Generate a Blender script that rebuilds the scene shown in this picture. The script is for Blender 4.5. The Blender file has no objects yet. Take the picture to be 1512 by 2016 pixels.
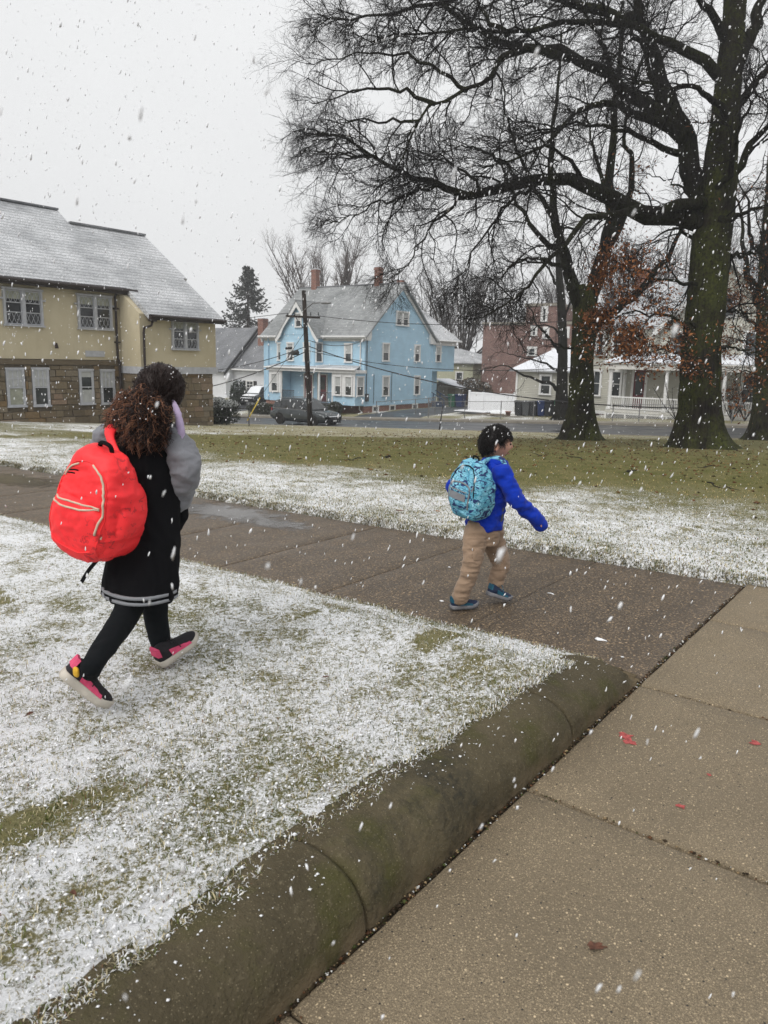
import bpy, bmesh, math, random
import numpy as np
from mathutils import Vector, Matrix
from mathutils.bvhtree import BVHTree

R_ = math.radians
scene = bpy.context.scene
col = scene.collection

# ------------------------------------------------------------------ camera
CAM_H, PITCH, ROLL, FPX = 1.5, R_(11.3), R_(1.4), 1500.0
_fw = np.array([0, math.cos(PITCH), -math.sin(PITCH)])
_u0 = np.array([0, math.sin(PITCH), math.cos(PITCH)])
_r0 = np.array([1.0, 0, 0])
_rt = _r0 * math.cos(ROLL) + _u0 * math.sin(ROLL)
_up = -_r0 * math.sin(ROLL) + _u0 * math.cos(ROLL)
CAMP = np.array([0, 0, CAM_H])
cd = bpy.data.cameras.new('camera')
cam = bpy.data.objects.new('camera', cd)
col.objects.link(cam)
m = Matrix.Identity(4)
for i in range(3):
    m[i][0] = _rt[i]; m[i][1] = _up[i]; m[i][2] = -_fw[i]; m[i][3] = CAMP[i]
cam.matrix_world = m
cd.sensor_fit = 'VERTICAL'
cd.sensor_height = 36.0
cd.lens = FPX * 36.0 / 2016.0
cd.clip_start = 0.05
cd.clip_end = 3000
cd.dof.use_dof = True
cd.dof.focus_distance = 5.5
cd.dof.aperture_fstop = 7.0
scene.camera = cam
scene.render.resolution_x = 768
scene.render.resolution_y = 1024

# ------------------------------------------------------------------ sky, sun, exposure
SUN_EL, SUN_AZ = R_(48), R_(215)
w = bpy.data.worlds.new('World')
scene.world = w
w.use_nodes = True
nt = w.node_tree
nt.nodes.clear()
out = nt.nodes.new('ShaderNodeOutputWorld')
bg = nt.nodes.new('ShaderNodeBackground')
sky = nt.nodes.new('ShaderNodeTexSky')
sky.sky_type = 'NISHITA'
sky.sun_disc = False
sky.sun_elevation = SUN_EL
sky.sun_rotation = SUN_AZ
sky.dust_density = 4.0
hs = nt.nodes.new('ShaderNodeHueSaturation')
hs.inputs['Saturation'].default_value = 0.12
mix = nt.nodes.new('ShaderNodeMix')
mix.data_type = 'RGBA'
mix.inputs[0].default_value = 0.92          # closed cloud cover over the sky
mix.inputs[7].default_value = (7.55, 7.62, 7.68, 1)
nt.links.new(sky.outputs[0], hs.inputs['Color'])
nt.links.new(hs.outputs[0], mix.inputs[6])
# soft, barely visible cloud texture
tcw = nt.nodes.new('ShaderNodeTexCoord')
nzw = nt.nodes.new('ShaderNodeTexNoise')
nzw.inputs['Scale'].default_value = 1.6
nzw.inputs['Detail'].default_value = 4
mrw = nt.nodes.new('ShaderNodeMapRange')
mrw.inputs[1].default_value = 0.3; mrw.inputs[2].default_value = 0.7
mrw.inputs[3].default_value = 0.94; mrw.inputs[4].default_value = 1.04
mulw = nt.nodes.new('ShaderNodeMix'); mulw.data_type = 'RGBA'; mulw.blend_type = 'MULTIPLY'
mulw.inputs[0].default_value = 1.0
nt.links.new(tcw.outputs['Generated'], nzw.inputs['Vector'])
nt.links.new(nzw.outputs['Fac'], mrw.inputs[0])
nt.links.new(mix.outputs[2], mulw.inputs[6])
nt.links.new(mrw.outputs[0], mulw.inputs[7])
nt.links.new(mulw.outputs[2], bg.inputs['Color'])
bg.inputs['Strength'].default_value = 0.088
nt.links.new(bg.outputs[0], out.inputs[0])

sd = bpy.data.lights.new('sun', 'SUN')
sd.energy = 1.4
sd.angle = R_(40)
sd.color = (1.0, 0.97, 0.93)
so = bpy.data.objects.new('sun', sd)
col.objects.link(so)
so.rotation_euler = (math.pi / 2 - SUN_EL, 0, math.pi - SUN_AZ)

vs = scene.view_settings
vs.view_transform = 'Standard'
vs.look = 'None'
vs.exposure = 0.5
vs.gamma = 1.0
vs.use_curve_mapping = False
scene.cycles.max_bounces = 6
scene.cycles.transparent_max_bounces = 6
scene.cycles.volume_bounces = 0
scene.cycles.caustics_reflective = False
scene.cycles.caustics_refractive = False

# ------------------------------------------------------------------ helpers
TH = R_(37)                                    # the town grid: a runs along the pavement, b along the path
U2 = np.array([math.sin(TH), math.cos(TH)])
V2 = np.array([-math.cos(TH), math.sin(TH)])
GROT = math.pi / 2 - TH


def ray(x, y):
    return _rt * (x - 756) / FPX - _up * (y - 1008) / FPX + _fw


def at(x, y, Y):
    d = ray(x, y)
    return CAMP + d * (Y / d[1])


def gz(x, y, z=0.0):
    d = ray(x, y)
    return CAMP + d * ((z - CAM_H) / d[2])


def toab(P):
    return np.array([P[0] * U2[0] + P[1] * U2[1], P[0] * V2[0] + P[1] * V2[1], P[2]])


def W(a, b, z=0.0):
    return np.array([a * U2[0] + b * V2[0], a * U2[1] + b * V2[1], z])


def ona(x, y, a):
    d = ray(x, y)
    return toab(CAMP + d * (a / (d[0] * U2[0] + d[1] * U2[1])))


def onb(x, y, b):
    d = ray(x, y)
    return toab(CAMP + d * (b / (d[0] * V2[0] + d[1] * V2[1])))


def proj(P):
    v = np.asarray(P, float) - CAMP
    dz = v @ _fw
    return 756 + FPX * (v @ _rt) / dz, 1008 - FPX * (v @ _up) / dz, dz


def smooth01(t):
    t = np.clip(t, 0, 1)
    return t * t * (3 - 2 * t)


def zt(a, b):
    """terrain: level at the pavement, falling towards the street and along it"""
    a = np.asarray(a, float); b = np.asarray(b, float)
    bb = np.clip(b - 1.05, -6, 46)
    bb = np.where(bb < 0, bb * 0.0, bb)
    aa = np.clip(a, -50, 35)
    s = np.maximum(0, aa - 5.5)
    s = np.where(s < 3, s * s / 6, s - 1.5)
    z = -.0405 * s - bb * (.02 + .00095 * np.clip(aa - 4, 0, 60))
    z = z + .03 * np.clip(a - 43, 0, 9)
    return z


def thit(x, y):
    d = ray(x, y)
    t = np.linspace(1.5, 90, 9000)
    P = CAMP + d * t[:, None]
    g = P[:, 2] - zt(P[:, :2] @ U2, P[:, :2] @ V2)
    i = int(np.argmax(g < 0))
    return P[i]


def link(o, parent=None):
    col.objects.link(o)
    if parent is not None:
        o.parent = parent
    return o


def tag(o, label=None, cat=None, group=None, kind=None):
    if label: o['label'] = label
    if cat: o['category'] = cat
    if group: o['group'] = group
    if kind: o['kind'] = kind
    return o


class Thing:
    """an Empty at the thing's base; parts are given in absolute coordinates (grid a,b,z or world x,y,z)"""
    def __init__(s, name, label, cat, base, grid=True, group=None, kind=None):
        s.base = np.asarray(base, float)
        s.o = bpy.data.objects.new(name, None)
        s.o.empty_display_size = 0.2
        link(s.o)
        s.o.location = W(*s.base) if grid else s.base
        s.o.rotation_euler = (0, 0, GROT if grid else 0)
        tag(s.o, label, cat, group, kind)

    def part(s, name, mb, mat, parent=None, smooth=False):
        return mb.build(name, mat, parent or s.o, s.base, smooth)


def solo(name, mb, mat, label, cat, base, grid=True, group=None, kind=None, smooth=False, local=False):
    o = mb.build(name, mat, None, np.zeros(3) if local else np.asarray(base, float), smooth)
    o.location = W(*base) if grid else base
    o.rotation_euler = (0, 0, GROT if grid else 0)
    tag(o, label, cat, group, kind)
    return o


class MB:
    def __init__(s):
        s.v = []; s.f = []

    def face(s, *p):
        n = len(s.v)
        s.v.extend([tuple(q) for q in p])
        s.f.append(tuple(range(n, n + len(p))))
        return s

    def box(s, a0, a1, b0, b1, z0, z1):
        n = len(s.v)
        for z in (z0, z1):
            s.v += [(a0, b0, z), (a1, b0, z), (a1, b1, z), (a0, b1, z)]
        s.f += [(n, n+3, n+2, n+1), (n+4, n+5, n+6, n+7), (n, n+1, n+5, n+4), (n+1, n+2, n+6, n+5), (n+2, n+3, n+7, n+6), (n+3, n, n+4, n+7)]
        return s

    def bar(s, p, q, wd, ht, upv=(0, 0, 1)):
        p = Vector(p); q = Vector(q); t = (q - p).normalized(); upv = Vector(upv)
        sd_ = t.cross(upv)
        if sd_.length < 1e-4: sd_ = t.cross(Vector((1, 0, 0)))
        sd_.normalize(); up_ = sd_.cross(t)
        n = len(s.v)
        for c in (p, q):
            for i, j in ((-1, -1), (1, -1), (1, 1), (-1, 1)):
                s.v.append(tuple(c + sd_ * (i * wd / 2) + up_ * (j * ht / 2)))
        s.f += [(n, n+1, n+2, n+3), (n+7, n+6, n+5, n+4), (n, n+4, n+5, n+1), (n+1, n+5, n+6, n+2), (n+2, n+6, n+7, n+3), (n+3, n+7, n+4, n)]
        return s

    def prism(s, poly, d):
        """polygon (3D points) pushed along vector d, closed"""
        n = len(s.v); k = len(poly); d = np.asarray(d, float)
        s.v += [tuple(np.asarray(p, float)) for p in poly]
        s.v += [tuple(np.asarray(p, float) + d) for p in poly]
        s.f.append(tuple(range(n, n + k)))
        s.f.append(tuple(range(n + 2*k - 1, n + k - 1, -1)))
        for i in range(k):
            j = (i + 1) % k
            s.f.append((n + i, n + k + i, n + k + j, n + j))
        return s

    def tube(s, pts, rad, sides=8, caps=True):
        pts = np.asarray(pts, float)
        if np.isscalar(rad): rad = [rad] * len(pts)
        vv, ff = tubes(pts[None], np.asarray(rad, float)[None], sides)
        n = len(s.v)
        s.v += [tuple(q) for q in vv]
        s.f += [tuple(int(i) + n for i in q) for q in ff]
        if caps:
            k = len(pts)
            s.f.append(tuple(range(n + sides - 1, n - 1, -1)))
            s.f.append(tuple(range(n + (k-1)*sides, n + k*sides)))
        return s

    def loft(s, rings, cap=True):
        n = len(s.v); k = len(rings[0])
        for r in rings: s.v += [tuple(q) for q in r]
        for i in range(len(rings) - 1):
            for j in range(k):
                j2 = (j + 1) % k
                s.f.append((n + i*k + j, n + i*k + j2, n + (i+1)*k + j2, n + (i+1)*k + j))
        if cap:
            s.f.append(tuple(range(n + k - 1, n - 1, -1)))
            m_ = n + (len(rings) - 1) * k
            s.f.append(tuple(range(m_, m_ + k)))
        return s

    def mesh(s, name, base=(0, 0, 0), smooth=False):
        me = bpy.data.meshes.new(name)
        b = np.asarray(base, float)
        v = np.asarray(s.v, float) - b
        me.from_pydata(v.tolist(), [], s.f)
        bm = bmesh.new(); bm.from_mesh(me)
        bmesh.ops.recalc_face_normals(bm, faces=bm.faces)
        bm.to_mesh(me); bm.free()
        if smooth:
            me.polygons.foreach_set('use_smooth', [True] * len(me.polygons))
        return me

    def build(s, name, mat, parent=None, base=(0, 0, 0), smooth=False):
        me = s.mesh(name, base, smooth)
        me.materials.append(mat)
        return link(bpy.data.objects.new(name, me), parent)


def tubes(P, Rr, S):
    """P (N,K,3), Rr (N,K) -> verts, quads of N tubes with S sides"""
    N, K, _ = P.shape
    T = np.empty_like(P)
    T[:, 1:-1] = P[:, 2:] - P[:, :-2]
    T[:, 0] = P[:, 1] - P[:, 0]
    T[:, -1] = P[:, -1] - P[:, -2]
    T /= np.linalg.norm(T, axis=2, keepdims=True) + 1e-12
    T0 = P[:, -1] - P[:, 0]
    T0 = T0 / (np.linalg.norm(T0, axis=1, keepdims=True) + 1e-12)
    ref = np.where(np.abs(T0[:, 2:3]) < 0.8, np.array([[0, 0, 1.0]]), np.array([[1.0, 0, 0]]))
    ref = np.repeat(ref[:, None], K, 1)
    A = np.cross(T, ref)
    A /= np.linalg.norm(A, axis=2, keepdims=True) + 1e-12
    B = np.cross(T, A)
    an = np.arange(S) * 2 * np.pi / S
    V = P[:, :, None] + Rr[:, :, None, None] * (A[:, :, None] * np.cos(an)[None, None, :, None] + B[:, :, None] * np.sin(an)[None, None, :, None])
    idx = np.arange(N * K * S).reshape(N, K, S)
    a = idx[:, :-1]; b = idx[:, 1:]
    q = np.stack([a, np.roll(a, -1, 2), np.roll(b, -1, 2), b], -1).reshape(-1, 4)
    return V.reshape(-1, 3), q


def npobj(name, V, F, mat, parent=None, base=(0, 0, 0), smooth=False, colr=None):
    V = np.asarray(V, np.float32) - np.asarray(base, np.float32)
    F = np.asarray(F, np.int32)
    me = bpy.data.meshes.new(name)
    k = F.shape[1]
    me.vertices.add(len(V)); me.vertices.foreach_set('co', V.ravel())
    me.loops.add(F.size); me.loops.foreach_set('vertex_index', F.ravel())
    me.polygons.add(len(F)); me.polygons.foreach_set('loop_start', np.arange(0, F.size, k, dtype=np.int32))
    if smooth: me.polygons.foreach_set('use_smooth', np.ones(len(F), bool))
    if colr is not None:
        at_ = me.attributes.new('col', 'FLOAT_COLOR', 'POINT')
        c = np.ones((len(V), 4), np.float32); c[:, :colr.shape[1]] = colr
        at_.data.foreach_set('color', c.ravel())
    me.update(calc_edges=True)
    me.validate()
    me.materials.append(mat)
    o = link(bpy.data.objects.new(name, me), parent)
    return o


# ------------------------------------------------------------------ value noise for python-side shapes
_rs = np.random.RandomState(7)
_G = _rs.rand(64, 64, 64)


def vnoise(x, y, z=0.0):
    x = np.asarray(x, float); y = np.asarray(y, float); z = np.asarray(z, float) + 0 * x
    xi = np.floor(x).astype(int); yi = np.floor(y).astype(int); zi = np.floor(z).astype(int)
    fx = x - xi; fy = y - yi; fz = z - zi
    fx = fx*fx*(3-2*fx); fy = fy*fy*(3-2*fy); fz = fz*fz*(3-2*fz)
    r = 0
    for dx in (0, 1):
        for dy in (0, 1):
            for dz in (0, 1):
                r = r + _G[(xi+dx) % 64, (yi+dy) % 64, (zi+dz) % 64] * (fx if dx else 1-fx) * (fy if dy else 1-fy) * (fz if dz else 1-fz)
    return r * 2 - 1


def fbm(x, y, z=0.0, o=3):
    s = 0; a = 1; t = 0
    for i in range(o):
        s = s + a * vnoise(np.asarray(x)*2**i + 3.1*i, np.asarray(y)*2**i + 7.7*i, np.asarray(z)*2**i); t += a; a *= .5
    return s / t


# ------------------------------------------------------------------ materials
class NT:
    def __init__(s, name):
        s.m = bpy.data.materials.new(name); s.m.use_nodes = True
        s.t = s.m.node_tree; s.t.nodes.clear()
        s.out = s.n('ShaderNodeOutputMaterial'); s.b = s.n('ShaderNodeBsdfPrincipled')
        s.l(s.b.outputs[0], s.out.inputs[0])
        s._c = None

    def n(s, t, **k):
        x = s.t.nodes.new(t)
        for a, b in k.items(): setattr(x, a, b)
        return x

    def l(s, a, b): s.t.links.new(a, b)

    def co(s):
        if s._c is None: s._c = s.n('ShaderNodeTexCoord').outputs['Object']
        return s._c

    def noise(s, scale, detail=4, rough=.55, vec=None, dist=0.0):
        x = s.n('ShaderNodeTexNoise')
        x.inputs['Scale'].default_value = scale; x.inputs['Detail'].default_value = detail
        x.inputs['Roughness'].default_value = rough; x.inputs['Distortion'].default_value = dist
        s.l(vec if vec is not None else s.co(), x.inputs['Vector'])
        return x.outputs['Fac']

    def vor(s, scale, vec=None, out='Distance', feature='F1'):
        x = s.n('ShaderNodeTexVoronoi'); x.feature = feature
        x.inputs['Scale'].default_value = scale
        s.l(vec if vec is not None else s.co(), x.inputs['Vector'])
        return x.outputs[out]

    def mapping(s, sc=(1, 1, 1), rot=(0, 0, 0), vec=None):
        x = s.n('ShaderNodeMapping')
        x.inputs['Scale'].default_value = sc; x.inputs['Rotation'].default_value = rot
        s.l(vec if vec is not None else s.co(), x.inputs['Vector'])
        return x.outputs[0]

    def rng(s, v, a, b, c=0.0, d=1.0):
        x = s.n('ShaderNodeMapRange')
        for i, q in enumerate((a, b, c, d)): x.inputs[i + 1].default_value = q
        s.l(v, x.inputs[0]); return x.outputs[0]

    def mix(s, f, a, b, mode='MIX'):
        x = s.n('ShaderNodeMix'); x.data_type = 'RGBA'; x.blend_type = mode
        for k, q in ((0, f), (6, a), (7, b)):
            if isinstance(q, (tuple, list)): x.inputs[k].default_value = (*q[:3], 1)
            elif isinstance(q, (int, float)): x.inputs[k].default_value = q
            else: s.l(q, x.inputs[k])
        return x.outputs[2]

    def math(s, op, a, b=0.5):
        x = s.n('ShaderNodeMath', operation=op)
        for k, q in ((0, a), (1, b)):
            if isinstance(q, (int, float)): x.inputs[k].default_value = q
            else: s.l(q, x.inputs[k])
        return x.outputs[0]

    def ramp(s, v, stops):
        x = s.n('ShaderNodeValToRGB')
        e = x.color_ramp.elements
        while len(e) < len(stops): e.new(.5)
        for i, (p, c) in enumerate(stops):
            e[i].position = p; e[i].color = (*c[:3], 1)
        s.l(v, x.inputs[0]); return x.outputs[0]

    def bump(s, h, st=.3, dist=.01, prev=None):
        x = s.n('ShaderNodeBump')
        x.inputs['Strength'].default_value = st; x.inputs['Distance'].default_value = dist
        s.l(h, x.inputs['Height'])
        if prev is not None: s.l(prev, x.inputs['Normal'])
        s.l(x.outputs[0], s.b.inputs['Normal']); return x.outputs[0]

    def nz(s):
        g = s.n('ShaderNodeNewGeometry'); x = s.n('ShaderNodeSeparateXYZ'); s.l(g.outputs['Normal'], x.inputs[0])
        return x.outputs[2]

    def sep(s, vec=None):
        x = s.n('ShaderNodeSeparateXYZ'); s.l(vec if vec is not None else s.co(), x.inputs[0]); return x.outputs

    def orand(s):
        return s.n('ShaderNodeObjectInfo').outputs['Random']

    def fin(s, c, rough=.8, spec=.3, metal=0.0):
        for k, q in (('Base Color', c), ('Roughness', rough), ('Specular IOR Level', spec), ('Metallic', metal)):
            if isinstance(q, tuple): s.b.inputs[k].default_value = (*q[:3], 1)
            elif isinstance(q, (int, float)): s.b.inputs[k].default_value = q
            else: s.l(q, s.b.inputs[k])
        return s.m


def mul(c, k): return tuple(min(1, x * k) for x in c)


def plain(name, c, rough=.75, var=.18, sc=6, bump=.15, bsc=60, spec=.3, metal=0.0, dist=.004):
    t = NT(name)
    f = t.noise(sc, 5)
    cc = t.mix(t.rng(f, .3, .7), mul(c, 1 - var), mul(c, 1 + var))
    t.bump(t.noise(bsc, 3), bump, dist)
    return t.fin(cc, rough, spec, metal)


def clapboard(name, c, pitch=.115):
    t = NT(name)
    z = t.sep()[2]
    saw = t.math('FRACT', t.math('DIVIDE', z, pitch))
    edge = t.rng(saw, .0, .14, 0, 1)
    f = t.noise(1.3, 5); g = t.noise(9, 3, vec=t.mapping((1, 1, .1)))
    cc = t.mix(t.rng(f, .25, .75), mul(c, .9), mul(c, 1.08))
    cc = t.mix(t.rng(g, .45, .8, 0, .25), cc, mul(c, .78))
    h = t.math('MULTIPLY', t.math('SUBTRACT', 1.0, saw), edge)
    t.bump(h, 1.0, .02)
    return t.fin(cc, .6, .3)


def shingles(name, c, snow=.35, sc=3.0, ang=0.0):
    t = NT(name)
    x, y, z = t.sep()
    rowv = t.math('DIVIDE', z, .13)
    row = t.math('FLOOR', rowv)
    sm = t.math('FRACT', rowv)
    wn = t.n('ShaderNodeTexWhiteNoise'); wn.noise_dimensions = '3D'
    cb = t.n('ShaderNodeCombineXYZ')
    q = t.math('FLOOR', t.math('ADD', t.math('DIVIDE', t.math('ADD', x, y), .3), t.math('MULTIPLY', row, .47)))
    t.l(q, cb.inputs[0]); t.l(row, cb.inputs[1]); t.l(cb.outputs[0], wn.inputs[0])
    cc = t.mix(wn.outputs[0], mul(c, .72), mul(c, 1.25))
    cc = t.mix(t.rng(sm, 0, .16, .65, 0), cc, mul(c, .35))
    n1 = t.noise(.55, 4); n2 = t.noise(30, 4, .7)
    sn = t.math('MULTIPLY', t.rng(n1, .3, .65, .4, 1.15), t.rng(n2, .36, .62))
    sn = t.math('MULTIPLY', sn, t.rng(sm, 0, .35, .35, 1))
    sn = t.math('MULTIPLY', sn, snow * 2)
    cc = t.mix(sn, cc, (.78, .79, .81))
    t.bump(t.math('SUBTRACT', 1.0, sm), .6, .015)
    return t.fin(cc, .85, .2)


def bricks(name, c, mort=(.35, .33, .3), sc=1.0, axis='a'):
    t = NT(name)
    x, y, z = t.sep()
    cb = t.n('ShaderNodeCombineXYZ')
    t.l(t.math('ADD', x, y), cb.inputs[0]); t.l(z, cb.inputs[1])
    b = t.n('ShaderNodeTexBrick')
    b.inputs['Scale'].default_value = sc
    b.inputs['Color1'].default_value = (*mul(c, .8), 1); b.inputs['Color2'].default_value = (*mul(c, 1.25), 1)
    b.inputs['Mortar'].default_value = (*mort, 1)
    b.inputs['Mortar Size'].default_value = .008; b.inputs['Brick Width'].default_value = .21; b.inputs['Row Height'].default_value = .075
    t.l(cb.outputs[0], b.inputs['Vector'])
    cc = t.mix(t.rng(t.noise(2, 5), .3, .75, 0, .5), b.outputs[0], mul(c, .55))
    t.bump(b.outputs['Fac'], -.5, .006)
    return t.fin(cc, .85, .2)


def bark(name, c, moss=.6, mossc=(.035, .045, .012), sc=1.0):
    t = NT(name)
    v = t.mapping((9*sc, 9*sc, 1.6*sc))
    n = t.noise(1.0, 6, .65, v, 1.2)
    r = t.vor(1.3, v)
    h = t.math('ADD', n, r)
    cc = t.ramp(n, [(.34, mul(c, .2)), (.52, mul(c, .75)), (.72, mul(c, 1.35))])
    mm = t.math('MULTIPLY', t.rng(t.noise(1.1, 4), .35, .62), t.rng(t.noise(14, 4), .3, .6))
    cc = t.mix(t.math('MULTIPLY', mm, moss), cc, mossc)
    t.bump(h, 1.0, .06)
    return t.fin(cc, .95, .15)


def glassy(name, c=(.03, .035, .04), rough=.08):
    t = NT(name)
    f = t.noise(1.2, 3)
    cc = t.mix(t.rng(f, .4, .6), mul(c, .6), mul(c, 1.8))
    return t.fin(cc, rough, .6)


MAT = {}


def setup_mats():
    D = MAT
    D['white'] = plain('white_paint', (.72, .72, .71), .5, .08)
    D['cream_trim'] = plain('cream_trim', (.62, .61, .57), .55, .1)
    D['grey_trim'] = plain('grey_trim', (.42, .43, .46), .6, .12)
    D['blue'] = clapboard('blue_clapboard', (.40, .60, .74))
    D['bluep'] = plain('blue_panel', (.39, .58, .72), .6, .1)
    D['beige'] = clapboard('beige_clapboard', (.47, .46, .40))
    D['whitecl'] = clapboard('white_clapboard', (.66, .67, .69))
    D['yellowg'] = plain('pale_yellow_wall', (.42, .42, .31), .8, .12)
    D['roof'] = shingles('grey_shingles', (.15, .16, .16), .2)
    D['roof2'] = shingles('snowy_shingles', (.17, .18, .19), .52)
    D['roof3'] = shingles('dark_shingles', (.085, .09, .1), .18)
    D['snowroof'] = plain('snow_on_roof', (.72, .74, .78), .9, .12, 8, .4, 30)
    D['brick'] = bricks('red_brick', (.23, .085, .055))
    D['brickfar'] = bricks('far_red_brick', (.20, .098, .082))
    D['maroon'] = plain('maroon_paint', (.14, .03, .035), .6, .15)
    D['glass'] = glassy('window_glass', (.035, .04, .042), .06)
    D['glassd'] = glassy('dark_glass', (.018, .02, .022), .08)
    D['blind'] = plain('window_blind', (.42, .43, .42), .7, .12)
    D['shade'] = plain('roller_shade', (.30, .31, .25), .8, .15)
    D['black'] = plain('black_paint', (.018, .018, .019), .5, .2)
    D['gutter'] = plain('dark_brown_metal', (.03, .022, .02), .45, .25)
    D['dgrey'] = plain('dark_grey', (.07, .075, .08), .6, .2)
    D['metal'] = plain('galvanised_metal', (.22, .22, .22), .45, .2, metal=.6)
    D['wood'] = plain('weathered_wood', (.16, .13, .10), .85, .25, 5, .4, 30)
    D['polew'] = bark('pole_wood', (.035, .026, .02), 0.0)
    D['yellow'] = plain('yellow_plastic', (.75, .56, .08), .5, .1)
    D['rubber'] = plain('rubber', (.012, .012, .013), .8, .2)
    D['binblk'] = plain('bin_black', (.02, .022, .026), .45, .2)
    D['bingrn'] = plain('bin_green', (.015, .10, .055), .45, .2)
    D['binblu'] = plain('bin_blue', (.02, .035, .10), .45, .2)
    D['vinyl'] = plain('white_vinyl', (.76, .77, .79), .4, .03)
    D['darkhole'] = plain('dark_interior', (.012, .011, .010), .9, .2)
    D['steel'] = plain('dark_steel', (.03, .03, .032), .5, .2)
    D['blueiron'] = plain('blue_iron', (.02, .06, .14), .5, .2)
    # stucco
    t = NT('cream_stucco')
    f = t.noise(.9, 5); g = t.noise(4, 4, vec=t.mapping((1, 1, .25)))
    cc = t.mix(t.rng(f, .3, .7), (.475, .415, .285), (.555, .495, .36))
    cc = t.mix(t.rng(g, .5, .8, 0, .35), cc, (.38, .33, .23))
    t.bump(t.noise(70, 3), .35, .006)
    D['stucco'] = t.fin(cc, .9, .15)
    # field stone, one tone per stone
    t = NT('brown_stone')
    cc = t.ramp(t.orand(), [(0, (.13, .105, .070)), (.25, (.17, .135, .088)), (.45, (.215, .175, .115)), (.62, (.24, .165, .085)), (.78, (.19, .165, .125)), (.9, (.27, .225, .16)), (1, (.29, .20, .14))])
    cc = t.mix(t.rng(t.noise(6, 5), .3, .7, 0, .5), cc, (.09, .07, .05))
    t.bump(t.noise(14, 5), .6, .02)
    D['stone'] = t.fin(cc, .9, .2)
    D['mortar'] = plain('mortar', (.15, .125, .09), .95, .2, 8, .4, 40)
    # bark
    D['oak'] = bark('mossy_oak_bark', (.024, .019, .015), 1.0, (.062, .072, .016))
    D['oaklimb'] = bark('oak_limb_bark', (.018, .0145, .012), .75, (.030, .036, .009), 1.4)
    D['limb'] = bark('dark_branch_bark', (.013, .0105, .009), .35, (.03, .035, .012), 2)
    D['twig'] = plain('wet_twig', (.010, .008, .0075), .8, .3)
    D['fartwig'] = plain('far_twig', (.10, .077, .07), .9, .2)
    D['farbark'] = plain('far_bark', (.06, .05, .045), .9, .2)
    # oak leaves
    t = NT('dead_oak_leaves')
    a_ = t.n('ShaderNodeAttribute'); a_.attribute_name = 'col'
    D['leaf'] = t.fin(a_.outputs['Color'], .8, .2)
    t = NT('grass_blades')
    a_ = t.n('ShaderNodeAttribute'); a_.attribute_name = 'col'
    D['blade'] = t.fin(a_.outputs['Color'], .85, .15)
    t = NT('evergreen_leaves')
    a_ = t.n('ShaderNodeAttribute'); a_.attribute_name = 'col'
    D['ever'] = t.fin(a_.outputs['Color'], .6, .3)
    # lawn: snow caught between blades, amount given by the painted snow depth
    t = NT('snowy_turf')
    a_ = t.n('ShaderNodeAttribute'); a_.attribute_name = 'col'
    sp = t.n('ShaderNodeSeparateColor'); t.l(a_.outputs['Color'], sp.inputs[0])
    f1 = t.noise(105, 6, .8); f2 = t.noise(2.2, 4); f3 = t.noise(34, 5, .65)
    turf = t.mix(t.rng(f2, .35, .65), (.135, .140, .036), (.27, .235, .105))
    turf = t.mix(t.rng(f1, .35, .7), (.065, .064, .018), turf)
    straw = t.mix(t.rng(f3, .3, .7), (.26, .23, .13), (.42, .385, .27))
    turf = t.mix(sp.outputs[1], turf, straw)
    th = t.math('ADD', t.math('MULTIPLY', f1, .6), t.math('MULTIPLY', f3, .4))
    lim = t.math('SUBTRACT', 1.0, sp.outputs[0])
    lim = t.rng(lim, 0, 1, .30, .72)
    sn = t.rng(t.math('SUBTRACT', th, lim), -.035, .045)
    cc = t.mix(sn, turf, (.80, .81, .83))
    t.bump(th, .8, .02)
    D['turf'] = t.fin(cc, .95, .1)
    # concrete walks with exposed aggregate
    def walk(nm, base, lo, hi, wet, pud, s1=105, s2=48, cover=.55):
        t = NT(nm)
        wv = t.mix(.02, t.co(), t.n('ShaderNodeTexNoise').outputs['Color'])
        v1 = t.n('ShaderNodeTexVoronoi'); v1.inputs['Scale'].default_value = s1; t.l(t.co(), v1.inputs['Vector'])
        wn = t.sep(v1.outputs['Color'])[0]
        v2 = t.n('ShaderNodeTexVoronoi'); v2.inputs['Scale'].default_value = s2; t.l(t.co(), v2.inputs['Vector'])
        wn2 = t.sep(v2.outputs['Color'])[1]
        v3 = t.n('ShaderNodeTexVoronoi'); v3.inputs['Scale'].default_value = s1 * 2.2; t.l(t.co(), v3.inputs['Vector'])
        wn3 = t.sep(v3.outputs['Color'])[2]
        n1 = t.noise(1.1, 6, .65); n2 = t.noise(300, 3, .7); n3 = t.noise(4.5, 5, .65); n4 = t.noise(11, 4, .6)
        cc = t.mix(t.rng(n1, .32, .68), mul(base, .72), mul(base, 1.22))
        cc = t.mix(t.rng(n3, .42, .72, 0, .45), cc, mul(base, .62))
        cc = t.mix(t.rng(n4, .5, .75, 0, .3), cc, mul(base, 1.35))
        cc = t.mix(t.rng(n2, .3, .7, 0, .6), mul(base, .5), cc)
        cc = t.mix(t.math('MULTIPLY', t.rng(v3.outputs['Distance'], .5, .25), t.rng(wn3, .5, .95, 0, .8)), cc, hi)
        peb = t.math('MULTIPLY', t.rng(v1.outputs['Distance'], .46, .30), t.rng(wn, 1 - cover, 1.0, .15, 1.0))
        cc = t.mix(peb, cc, hi)
        drk = t.math('MULTIPLY', t.rng(v1.outputs['Distance'], .44, .28), t.rng(wn, .25, .05, 0, .9))
        cc = t.mix(drk, cc, lo)
        big = t.math('MULTIPLY', t.rng(v2.outputs['Distance'], .34, .24), t.rng(wn2, .93, .97))
        cc = t.mix(big, cc, mul(hi, 1.3))
        bigd = t.math('MULTIPLY', t.rng(v2.outputs['Distance'], .34, .24), t.rng(wn2, .06, .03))
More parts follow.
